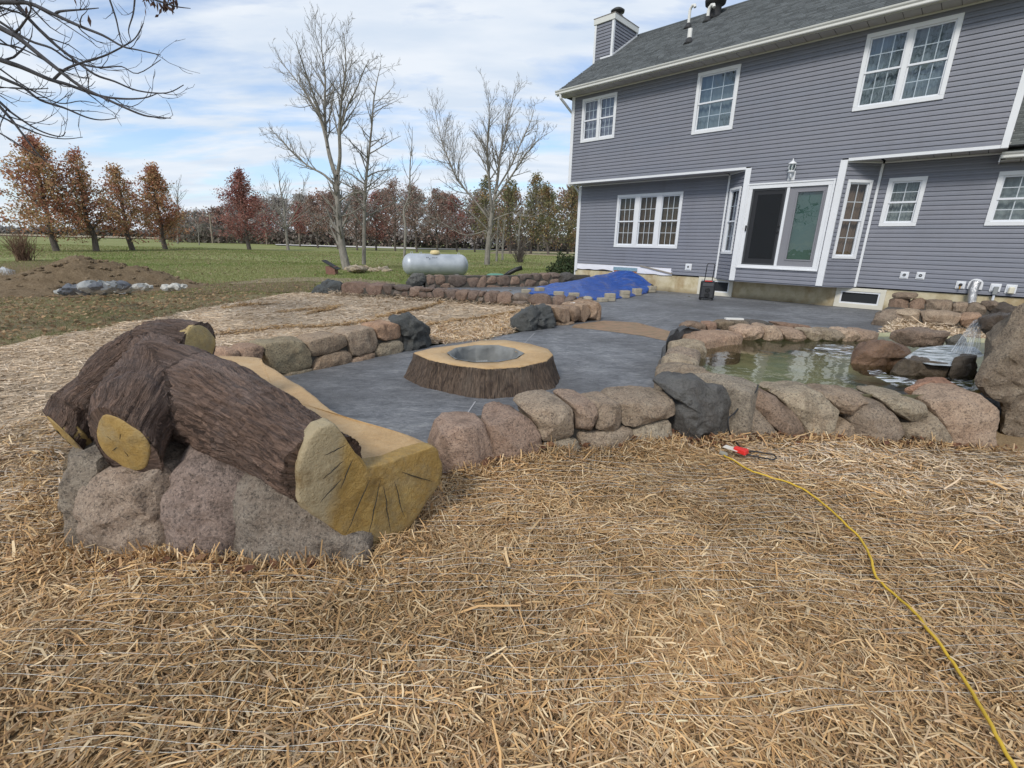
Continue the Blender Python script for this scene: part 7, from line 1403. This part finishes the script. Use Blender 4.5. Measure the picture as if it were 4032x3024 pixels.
e1 = rgo.normal(size=(n, 3)) * 0.4 + np.array((0, 0, -1)); e1 /= np.linalg.norm(e1, axis=1)[:, None]; e2 = np.cross(e1, rgo.normal(size=(n, 3))); e2 /= np.linalg.norm(e2, axis=1)[:, None]; sz = 0.045 * rgo.uniform(0.6, 1.2, n)[:, None]
V = np.stack([C - e1 * sz, C - e2 * sz * 0.35, C + e1 * sz, C + e2 * sz * 0.35], 1).reshape(-1, 3); col = np.repeat(np.c_[np.array((0.13, 0.085, 0.07)) * rgo.uniform(0.6, 1.3, n)[:, None], np.ones(n)], 4, axis=0); fastmesh('withered_leaves', V, np.arange(4 * n).reshape(-1, 4), M_leaf, thO, col)
tb = TB(); P = [np.array(AtY(x, y, 5.3)) for x, y in ((480, -60), (560, -20), (620, 2), (690, 25), (750, 33))]; Cc, Rr = spline(P, [.014, .011, .009, .006, .003], 4); tb.tube(Cc, Rr, 4)
P = [crown0 + np.array((0.3, 0.3, 3.0)), np.array((-5.5, 5.2, 7.4)), np.array(AtY(480, -60, 5.3))]; Cc, Rr = spline(P, [.05, .025, .014], 5); tb.tube(Cc, Rr, 5); tb.build('high_branch', M_wover, thO)

# ================================================================== MOUND AND RUBBLE ON THE LAWN
mc = np.array((-11.4, 13.4)); n1 = 120; xs = np.linspace(-16.2, -8.2, n1); ys = np.linspace(10.2, 16.4, 90); X, Y_ = np.meshgrid(xs, ys)
def mound_h(x, y):
    a = 0.80 * np.exp(-(((x + 11.9) / 1.05) ** 2 + ((y - 13.2) / 1.1) ** 2)) + 0.42 * np.exp(-(((x + 10.6) / 0.8) ** 2 + ((y - 13.9) / 0.9) ** 2)) + 0.26 * np.exp(-(((x + 13.4) / 1.5) ** 2 + ((y - 12.2) / 1.1) ** 2)) + 0.12 * np.exp(-(((x + 14.6) / 1.4) ** 2 + ((y - 13.4) / 1.6) ** 2)); return a
Zm_ = mound_h(X, Y_); 
for i in range(Zm_.shape[0]):
    for j in range(Zm_.shape[1]):
        if Zm_[i, j] > 0.01: Zm_[i, j] += min(1.0, Zm_[i, j] * 6) * (0.085 * mnoise.fractal(Vector((X[i, j] * 2.2, Y_[i, j] * 2.2, 0)), 0.8, 2, 5) + 0.02 * abs(mnoise.noise(Vector((X[i, j] * 9, Y_[i, j] * 9, 1)))))
V = np.stack([X.ravel(), Y_.ravel(), Zm_.ravel() - 0.03], 1); ii = (np.arange(89)[:, None] * n1 + np.arange(n1 - 1)[None]).ravel(); F = np.stack([ii, ii + 1, ii + n1 + 1, ii + n1], 1); k = Zm_.ravel()[F].max(1) > 0.012; F = F[k]; us, iv = np.unique(F, return_inverse=True)
mo = fastmesh('dirt_mound', V[us], iv.reshape(F.shape), M_soil, smooth=True); tag(mo, 'mound of freshly dug brown soil on the lawn', 'dirt mound')
def rocklet(rg, c, s, V, F, CL, col):
    bm = rocklet.base; b = len(V); R = Matrix.Rotation(rg.uniform(0, 6.28), 3, 'Z'); 
    for v in bm: q = R @ Vector((v[0] * s * rg.uniform(0.6, 1.3), v[1] * s * rg.uniform(0.6, 1.3), v[2] * s * rg.uniform(0.45, 0.95))); V.append((c[0] + q.x, c[1] + q.y, c[2] + q.z)); CL.append(col)
    F += [tuple(b + i for i in f) for f in rocklet.f]
tmpb = bmesh.new(); bmesh.ops.create_icosphere(tmpb, subdivisions=2, radius=1.0); rocklet.base = [tuple(v.co) for v in tmpb.verts]; rocklet.f = [tuple(v.index for v in f.verts) for f in tmpb.faces]; tmpb.free()
def mat_rub():
    t = NT('rubble'); a = t.attr('col'); f = t.noise(14, 4); c = t.mix(t.ramp(f, [(0.3, 0.6), (0.6, 0.0)]), a, t.mix(1.0, a, (0.45, 0.45, 0.45), 'MULTIPLY')); return t.fin(t.bsdf(c, 0.9, t.bump(f, 0.6, 0.02), 0.2))
M_rub = mat_rub(); rg = np.random.default_rng(9)
def pile(name, pxs, cols, label, cat, smin, smax, parts=True):
    """heap of broken stones, each its own part"""
    th = None
    for (x, y, z) in pxs:
        g = G(x, y, z)
        for _ in range(5): g = G(x, y, z + float(mound_h(np.array(g.x), np.array(g.y))))
        if th is None: th = thing(name, G(x, y, 0), label, cat)
        V, F, CL = [], [], []; rocklet(rg, g, rg.uniform(smin, smax), V, F, CL, (1, 1, 1, 1)); c = cols[rg.integers(0, len(cols))]
        o = mobj('rubble_stone', V, F, M_rub, th, False); setcol(o, np.array([[*c, 1]] * len(V)))
    return th
pts_ = [(rg.uniform(330, 505), rg.uniform(1126, 1152), rg.uniform(0.0, 0.03)) for _ in range(70)] + [(rg.uniform(350, 490), rg.uniform(1120, 1134), 0.05) for _ in range(26)] + [(rg.uniform(225, 335), rg.uniform(1140, 1150), 0.0) for _ in range(18)]
pile('rubble_heap', pts_, [(0.22, 0.23, 0.23), (0.33, 0.34, 0.34), (0.14, 0.15, 0.17), (0.40, 0.40, 0.38)], 'heap of pale grey broken concrete at the foot of the dirt mound', 'rubble', 0.045, 0.105)
pile('pale_rubble', [(520, 1135, 0.02), (540, 1130, 0.03), (562, 1128, 0.05), (578, 1132, 0.03), (655, 1135, 0.0), (690, 1130, 0.0), (720, 1128, 0.0)], [(0.50, 0.49, 0.45)], 'few whitish stones beside the grey rubble heap', 'rubble', 0.07, 0.14)
pts_ = [(rg.uniform(1362, 1450), rg.uniform(1052, 1070), rg.uniform(0, 0.05)) for _ in range(40)] + [(rg.uniform(1375, 1440), rg.uniform(1055, 1062), 0.18) for _ in range(20)] + [(rg.uniform(1450, 1535), rg.uniform(1058, 1070), 0) for _ in range(20)]
pile('stone_pile', pts_, [(0.36, 0.29, 0.20), (0.30, 0.26, 0.20), (0.42, 0.36, 0.27), (0.24, 0.19, 0.14)], 'pile of tan fieldstones around the foot of the three-stemmed tree', 'stone pile', 0.09, 0.2)
b = G(1308, 1080); th = thing('rusty_box', b, 'small rusty box with a slanting dark lid on the lawn near the stone pile', 'box')
MB().obox(b + Vector((0, 0, 0.16)), Vector((1, 0, 0)), Vector((0, 1, 0)), Vector((0, 0, 1)), 0.20, 0.18, 0.18).build('box_body', simple('rusty_tin', (0.20, 0.10, 0.075), 0.8, 0.5, 9), th)
MB().obox(b + Vector((0.0, 0, 0.40)), Vector((0.86, 0, -0.5)).normalized(), Vector((0, 1, 0)), Vector((0.5, 0, 0.86)).normalized(), 0.36, 0.24, 0.02).build('lid', M_boot, th)
a, c_ = G(165, 1078, 0.22), G(222, 1072, 0.28); o = MB().tube([a, a.lerp(c_, 0.5) + Vector((0, 0, 0.05)), c_], [0.05, 0.09, 0.06], 7).build('plastic_scrap', M_boot, None, origin=a); tag(o, 'black plastic scrap lying on the dirt beside the mound', 'scrap')
g = G(18, 1082, 0.12); V, F, CL = [], [], []; rocklet(rg, g, 0.28, V, F, CL, (0.5, 0.52, 0.53, 1)); o = mobj('white_bundle', V, F, M_rub, None, True, origin=g); setcol(o, np.array(CL)); tag(o, 'pale grey bundle at the edge of the bare dirt', 'bundle')
V, F, CL = [], [], []
for _ in range(420):
    x, y = rg.normal(-12.0, 1.7), rg.normal(13.0, 1.0); h = float(mound_h(np.array(x), np.array(y)))
    if h < 0.02: continue
    rocklet(rg, (x, y, h - 0.02), rg.uniform(0.02, 0.065), V, F, CL, tuple(np.array((0.17, 0.125, 0.078)) * rg.uniform(0.6, 1.4)) + (1,))
o = mobj('soil_clods', V, F, M_rub, mo, False); setcol(o, np.array(CL)); o['kind'] = 'stuff'
# bare soil patches
def blob(px, name, mat, z, jit=0.12, seed=0):
    P = resample([tuple(G(x, y, 0)) for x, y in px], 90); c = P.mean(0); out = []
    for i, p in enumerate(P): j = 1 + jit * mnoise.fractal(Vector((p[0] * 1.7, p[1] * 1.7, seed)), 0.8, 2, 4); q = c + (p - c) * j; out.append((q[0], q[1]))
    return sheet(name, out, z, mat)
blob([(690, 1150), (760, 1128), (900, 1110), (1050, 1104), (1200, 1106), (1240, 1120), (1210, 1150), (1100, 1152), (950, 1146), (820, 1160)], 'bare_soil', M_soil, 0.006, 0.10, 1)
blob([(0, 1040), (120, 1015), (200, 1030), (330, 1045), (300, 1110), (420, 1150), (300, 1165), (0, 1160)], 'bare_soil', M_soil, 0.005, 0.06, 2)
M_palesoil = mat_soil('dry_pale_soil', (0.16, 0.125, 0.08), (0.30, 0.24, 0.16), (0.40, 0.335, 0.24)); blob([(900, 1120), (1020, 1098), (1180, 1092), (1420, 1098), (1560, 1112), (1600, 1128), (1400, 1118), (1200, 1108)], 'bare_soil', M_palesoil, 0.009, 0.08, 3)

# ================================================================== STRAW, NETTING, GRASS, LEAVES
M_straw = (lambda t: t.fin(t.bsdf(t.attr('col'), 0.6, None, 0.25)))(NT('straw'))
rgs = np.random.default_rng(21)
BENCH_X = [(-2.12, 1.90), (-0.66, 1.80), (-0.42, 2.2), (-1.0, 2.72), (-2.2, 4.1), (-2.7, 4.2), (-2.95, 2.8)]
FRONT = [(-9, -3), (9, -3), (9, 3.25), (3.75, 3.33), (1.25, 3.27), (-0.36, 2.60), (-0.40, 2.2)]
SP = np.array([-0.57, 2.62]);
def ok_straw(x, y):
    m_ = inpoly(x, y, STRAW) & ~inpoly(x, y, BENCH_X)
    # keep clear of the front wall, the pond and everything behind them
    behind = (x > -0.45) & (y > 2.68 + (x + 0.4) * 0.405) & (x < 1.35) & (y < 4.5); behind |= (x >= 1.35) & (y > 3.38) & (y < 6)
    behind |= (x > -1.1) & (x < -0.3) & (y > 2.75) & (y < 6.4)
    hn = x * HN.x + y * HN.y; hu = x * HU.x + y * HU.y; behind |= (hn > 1.05) & (hn < 8) & (hu < 5.12) & (hu > 2.0) & (y > 2.72)
    return m_ & ~behind
PALN = np.array([(0.54, 0.39, 0.215), (0.48, 0.325, 0.165), (0.60, 0.46, 0.28), (0.42, 0.27, 0.14), (0.56, 0.365, 0.175), (0.34, 0.215, 0.115), (0.66, 0.54, 0.36), (0.46, 0.345, 0.225)])
PALN = PALN * np.array((0.95, 0.89, 0.82))
PALF = np.array([(0.62, 0.49, 0.35), (0.56, 0.435, 0.305), (0.66, 0.54, 0.41), (0.52, 0.39, 0.26), (0.59, 0.45, 0.30)])
def straws(x, y, Lm, wm, lift, tilt, pal, zb=None, yaw=None):
    n = len(x); zb = straw_z(x, y) if zb is None else zb
    yw = rgs.uniform(0, 2 * np.pi, n) if yaw is None else yaw
    L = Lm * np.exp(rgs.normal(0, 0.42, n)); w = wm * np.exp(rgs.normal(0, 0.35, n)); pt = rgs.normal(0, tilt, n)
    d = np.stack([np.cos(yw) * np.cos(pt), np.sin(yw) * np.cos(pt), np.sin(pt)], 1); rl = rgs.normal(0, 0.5, n)
    s0 = np.stack([-np.sin(yw), np.cos(yw), np.zeros(n)], 1); up = np.cross(d, s0); s = s0 * np.cos(rl)[:, None] + up * np.sin(rl)[:, None]
    c = np.stack([x, y, zb + rgs.random(n) ** 1.6 * lift + 0.002 + np.abs(np.sin(pt)) * L * 0.42], 1); bend = rgs.normal(0, 0.07, n)[:, None] * L[:, None]
    a = c - d * (L / 2)[:, None]; b = c + d * (L / 2)[:, None]; mid = c + up * bend + s0 * rgs.normal(0, 0.04, n)[:, None] * L[:, None]
    hw = (w / 2)[:, None] * s
    V = np.stack([a - hw * 0.8, a + hw * 0.8, mid - hw, mid + hw, b - hw * 0.75, b + hw * 0.75], 1).reshape(-1, 3)
    i = np.arange(n)[:, None] * 6; F = np.concatenate([i + np.array([[0, 1, 3, 2]]), i + np.array([[2, 3, 5, 4]])], 0)
    patch = np.sin(x * 1.9 + np.sin(y * 2.3) * 1.2) * np.sin(y * 1.6 + 0.7 * np.sin(x * 1.1)) * 0.5 + 0.5
    p2_ = np.sin(x * 4.7 + 2.0 * np.sin(y * 3.1 + x)) * np.sin(y * 5.3 + 1.7 * np.sin(x * 2.9)) * 0.5 + 0.5; patch = 0.6 * patch + 0.4 * p2_
    col = pal[rgs.integers(0, len(pal), n)] * (rgs.uniform(0.72, 1.22, n) * (0.72 + 0.50 * patch))[:, None]
    return V, F, np.repeat(np.c_[np.clip(col, 0, 0.8), np.ones(n)], 6, axis=0)
def scatter(x0, x1, y0, y1, dens, rmin, rmax):
    n = int((x1 - x0) * (y1 - y0) * dens); x = rgs.uniform(x0, x1, n); y = rgs.uniform(y0, y1, n); r = np.hypot(x, y); k = (r >= rmin) & (r < rmax) & (y > 0.25) & (np.abs(x) < y * 1.45 + 1.0); x, y = x[k], y[k]; k = ok_straw(x, y); return x[k], y[k]
def emit(name, blocks):
    off = 0; Vs_, Fs, Cs = [], [], []
    for V, F, Cc in blocks: Vs_.append(V); Fs.append(F + off); Cs.append(Cc); off += len(V)
    o = fastmesh(name, np.concatenate(Vs_), np.concatenate(Fs), M_straw, None, np.concatenate(Cs)); o['kind'] = 'stuff'; return o
B = []
x, y = scatter(-4, 4, 0.2, 3.4, 11500, 0, 2.3); B.append(straws(x, y, 0.058, 0.0040, 0.036, 0.15, PALN))
x, y = scatter(-5, 5, 0.2, 4.2, 8200, 2.3, 3.4); B.append(straws(x, y, 0.060, 0.0042, 0.036, 0.15, PALN))
x, y = scatter(-7, 7, 0.2, 5.5, 4400, 3.4, 5.0); B.append(straws(x, y, 0.064, 0.0050, 0.032, 0.14, np.vstack([PALN, PALF])))
n = int(11 * 4.9 * 2700); x = rgs.uniform(-5.5, 5.5, n); y = rgs.uniform(-0.7, 4.2, n); k = ~((y > 0.25) & (np.abs(x) < y * 1.45 + 1.0)) & ok_straw(x, y); B.append(straws(x[k], y[k], 0.064, 0.0056, 0.036, 0.16, PALN))
emit('loose_straw', B)
B = []
x, y = scatter(-9.5, 2.0, 1.5, 13, 1300, 5.0, 9.0); B.append(straws(x, y, 0.075, 0.0068, 0.014, 0.07, PALF))
x, y = scatter(-9.5, 2.0, 4, 13.2, 560, 9.0, 16.0); B.append(straws(x, y, 0.10, 0.010, 0.014, 0.07, PALF))
# orange seams between the rolled-out blanket strips
for a, b in (((1482, 1262), (1740, 1200)), ((1200, 1247), (1330, 1216)), ((1695, 1290), (2080, 1228)), ((900, 1322), (1500, 1272)), ((880, 1222), (1090, 1200)), ((1090, 1238), (1340, 1212)), ((1480, 1315), (1700, 1288)), ((640, 1330), (900, 1322))):
    P0, P1 = G(*a), G(*b); n = int((P1 - P0).length * 330); t = rgs.random(n); x = P0.x + (P1.x - P0.x) * t + rgs.normal(0, 0.025, n); y = P0.y + (P1.y - P0.y) * t + rgs.normal(0, 0.03, n) + 0.12 * np.sin(t * 7); k = ok_straw(x, y)
    B.append(straws(x[k], y[k], 0.09, 0.008, 0.05, 0.22, np.array([(0.46, 0.29, 0.13), (0.52, 0.34, 0.16), (0.36, 0.22, 0.10)])))
# loose heap between the walls
x = rgs.uniform(-1.3, 1.4, 26000); y = rgs.uniform(6.2, 11.2, 26000); k = ok_straw(x, y) & (y < 8.0 + (x + 1.3) * 1.25) & (y > 6.55 + (x + 1.3) * 0.45); B.append(straws(x[k], y[k], 0.085, 0.0075, 0.07, 0.26, np.vstack([PALN, PALF, PALF])))
t = rgs.random(5200); x = -5.0 + 6.4 * t; y = 13.05 - 1.75 * t * 1.12 + rgs.normal(-0.22, 0.13, 5200); k = ok_straw(x, y); B.append(straws(x[k], y[k], 0.10, 0.009, 0.07, 0.3, PALF))
emit('straw_blanket', B)
# upright bits at the foot of the rocks and along the front wall
B = []
def edge(p0, p1, n, spread, tl, pal=PALN, L=0.055, back=0.0):
    t = rgs.random(n); x = p0[0] + (p1[0] - p0[0]) * t + rgs.normal(0, spread, n); y = p0[1] + (p1[1] - p0[1]) * t - np.abs(rgs.normal(0, spread, n)) + back; B.append(straws(x, y, L, 0.0048, 0.05, tl, pal))
edge((-2.2, 1.80), (-0.6, 1.72), 1500, 0.05, 0.75); edge((-3.1, 2.8), (-2.15, 1.85), 700, 0.06, 0.5); edge((-0.35, 2.62), (1.3, 3.26), 1500, 0.06, 0.6); edge((1.4, 3.28), (3.8, 3.25), 1300, 0.05, 0.5); edge((-0.62, 1.75), (-0.40, 2.55), 700, 0.06, 0.6)
emit('upright_straw', B)
x = rgs.uniform(0, 1, 2600); u = -1.5 + 2.4 * x; n_h = rgs.uniform(9.5, 11.9, 2600); q = np.outer(u, np.array(HU)) + np.outer(n_h, np.array(HN)); emit('planter_straw', [straws(q[:, 0], q[:, 1], 0.10, 0.009, 0.07, 0.25, PALF, zb=np.full(2600, 0.135))])
# netting threads of the erosion blanket
V, F = [], []; M_net = simple('net_thread', (0.62, 0.60, 0.55), 0.6); tb = TB(); yy = 0.55
while yy < 3.1:
    xs_ = np.arange(-3.2, 3.6, 0.045); ph = rgs.uniform(0, 6); yl = yy + 0.012 * np.sin(xs_ * 2.1 + ph) + 0.006 * np.sin(xs_ * 7 + ph * 2) + 0.05 * np.sin(xs_ * 0.7) ; zl = straw_z(xs_, yl) + 0.040 + 0.006 * np.sin(xs_ * 11 + ph)
    k = ok_straw(xs_, yl); seg = []
    for i in range(len(xs_)):
        hid = mnoise.noise((xs_[i] * 1.1, yy * 4, 3.3)) < -0.05
        if k[i] and not hid: seg.append((xs_[i], yl[i], zl[i]))
        else:
            if len(seg) > 4: tb.tube(np.array(seg), np.full(len(seg), 0.0007), 3)
            seg = []
    if len(seg) > 4: tb.tube(np.array(seg), np.full(len(seg), 0.0007), 3)
    yy += 0.046 + 0.004 * rgs.normal()
o = tb.build('erosion_netting', M_net, None); o['kind'] = 'stuff'
# fallen leaves on the worn lawn and by the walls
def leaves(x, y, z, sz, pal, name):
    n = len(x); C = np.stack([x, y, z], 1); nn = rgs.normal(0, 0.35, (n, 3)) + np.array((0, 0, 1)); nn /= np.linalg.norm(nn, axis=1)[:, None]; e1 = np.cross(nn, rgs.normal(size=(n, 3))); e1 /= np.linalg.norm(e1, axis=1)[:, None]; e2 = np.cross(nn, e1); s = sz * rgs.uniform(0.5, 1.3, n)[:, None]
    V = np.stack([C - e1 * s, C - e2 * s * 0.55, C + e1 * s, C + e2 * s * 0.55 + nn * s * 0.3], 1).reshape(-1, 3); pal = np.array(pal); col = pal[rgs.integers(0, len(pal), n)] * rgs.uniform(0.6, 1.3, n)[:, None]
    o = fastmesh(name, V, np.arange(4 * n).reshape(-1, 4), M_leaf, None, np.repeat(np.c_[col, np.ones(n)], 4, axis=0)); o['kind'] = 'stuff'
BRL = [(0.36, 0.24, 0.14), (0.30, 0.20, 0.12), (0.42, 0.30, 0.18), (0.25, 0.18, 0.11), (0.46, 0.30, 0.17)]
n = 17000; x = rgs.uniform(-17, -2, n); y = rgs.uniform(4.5, 17, n); w_ = np.exp(-((np.hypot(x + 8, y - 8) - 2) / 4.0).clip(0) ** 2); k = (rgs.random(n) < w_) & ~inpoly(x, y, STRAW); leaves(x[k], y[k], lawn_z(x[k], y[k]) + 0.02, 0.045, BRL, 'fallen_leaves')
n = 5000; x = rgs.uniform(-45, 6, n); y = rgs.uniform(14, 52, n); leaves(x, y, lawn_z(x, y) + 0.03, 0.07, [(0.30, 0.24, 0.13), (0.36, 0.30, 0.18)], 'scattered_lawn_leaves')
x = np.r_[rgs.uniform(1.2, 3.8, 160), rgs.uniform(-0.2, 1.2, 70), rgs.uniform(-1.9, -0.8, 40)]; y = np.r_[3.30 - np.abs(rgs.normal(0, 0.06, 160)), 2.68 + (x[160:230] + 0.3) * 0.405 - np.abs(rgs.normal(0, 0.05, 70)), 1.74 - np.abs(rgs.normal(0, 0.05, 40))]; leaves(x, y, straw_z(x, y) + rgs.uniform(0.02, 0.06, len(x)), 0.032, [(0.24, 0.12, 0.07), (0.30, 0.17, 0.10), (0.17, 0.085, 0.055)], 'wall_foot_leaves')
# grass blades
def grass(n, x0, x1, y0, y1, h, w, pal, dens=None, name='grass'):
    x = rgs.uniform(x0, x1, n); y = rgs.uniform(y0, y1, n); k = ~inpoly(x, y, STRAW) & (mound_h(x, y) < 0.03) & (np.abs(x + 0) < y * 1.3 + 3)
    hx = x * HN.x + y * HN.y; hu = x * HU.x + y * HU.y; k &= ~((hu < 13.3) & (hx > 5.8)) 
    if dens is not None: k &= rgs.random(n) < dens(x, y)
    x, y = x[k], y[k]; n = len(x); a = rgs.uniform(0, 6.28, n); hh = h * rgs.uniform(0.5, 1.3, n); z = lawn_z(x, y) - 0.005
    b = np.stack([x, y, z], 1); s = np.stack([np.cos(a), np.sin(a), np.zeros(n)], 1) * (w / 2); t = b + np.stack([rgs.normal(0, 0.4, n) * hh, rgs.normal(0, 0.4, n) * hh, hh], 1)
    V = np.stack([b - s, b + s, t], 1).reshape(-1, 3); pal = np.array(pal); pn = np.sin(x * 0.5 + np.sin(y * 0.37) * 2) * 0.5 + 0.5; col = pal[np.clip((rgs.random(n) * 0.6 + pn * 0.4) * len(pal), 0, len(pal) - 1).astype(int)] * rgs.uniform(0.7, 1.25, n)[:, None]
    o = fastmesh(name, V, np.arange(3 * n).reshape(-1, 3), M_leaf, None, np.repeat(np.c_[col, np.ones(n)], 3, axis=0)); o['kind'] = 'stuff'
GRN = [(0.155, 0.21, 0.06), (0.195, 0.245, 0.077), (0.25, 0.265, 0.098), (0.34, 0.31, 0.165), (0.22, 0.23, 0.09)]
grass(110000, -26, 3, 12.5, 30, 0.065, 0.022, GRN, name='lawn_blades')
grass(60000, -16, -2, 4.5, 14, 0.05, 0.012, [(0.20, 0.19, 0.08), (0.28, 0.24, 0.12), (0.17, 0.18, 0.065), (0.32, 0.265, 0.16)], lambda x, y: 0.8 * (np.sin(x * 1.3) * np.sin(y * 1.7) * 0.5 + 0.55), name='worn_grass_blades')
grass(60000, -60, 8, 28, 62, 0.08, 0.06, GRN, name='far_lawn_blades')
n = 1600; x = rgs.normal(-14.6, 1.0, n); y = rgs.normal(15.2, 0.7, n); hh = rgs.uniform(0.2, 0.55, n); b = np.stack([x, y, np.zeros(n)], 1); a = rgs.uniform(0, 6.28, n); s = np.stack([np.cos(a), np.sin(a), 0 * a], 1) * 0.008; t = b + np.stack([rgs.normal(0, .12, n), rgs.normal(0, .12, n), hh], 1); V = np.stack([b - s, b + s, t], 1).reshape(-1, 3)
o = fastmesh('dry_tall_grass', V, np.arange(3 * n).reshape(-1, 3), M_leaf, None, np.repeat(np.c_[np.array((0.36, 0.26, 0.15)) * rgs.uniform(0.6, 1.2, n)[:, None], np.ones(n)], 3, axis=0)); o['kind'] = 'stuff'
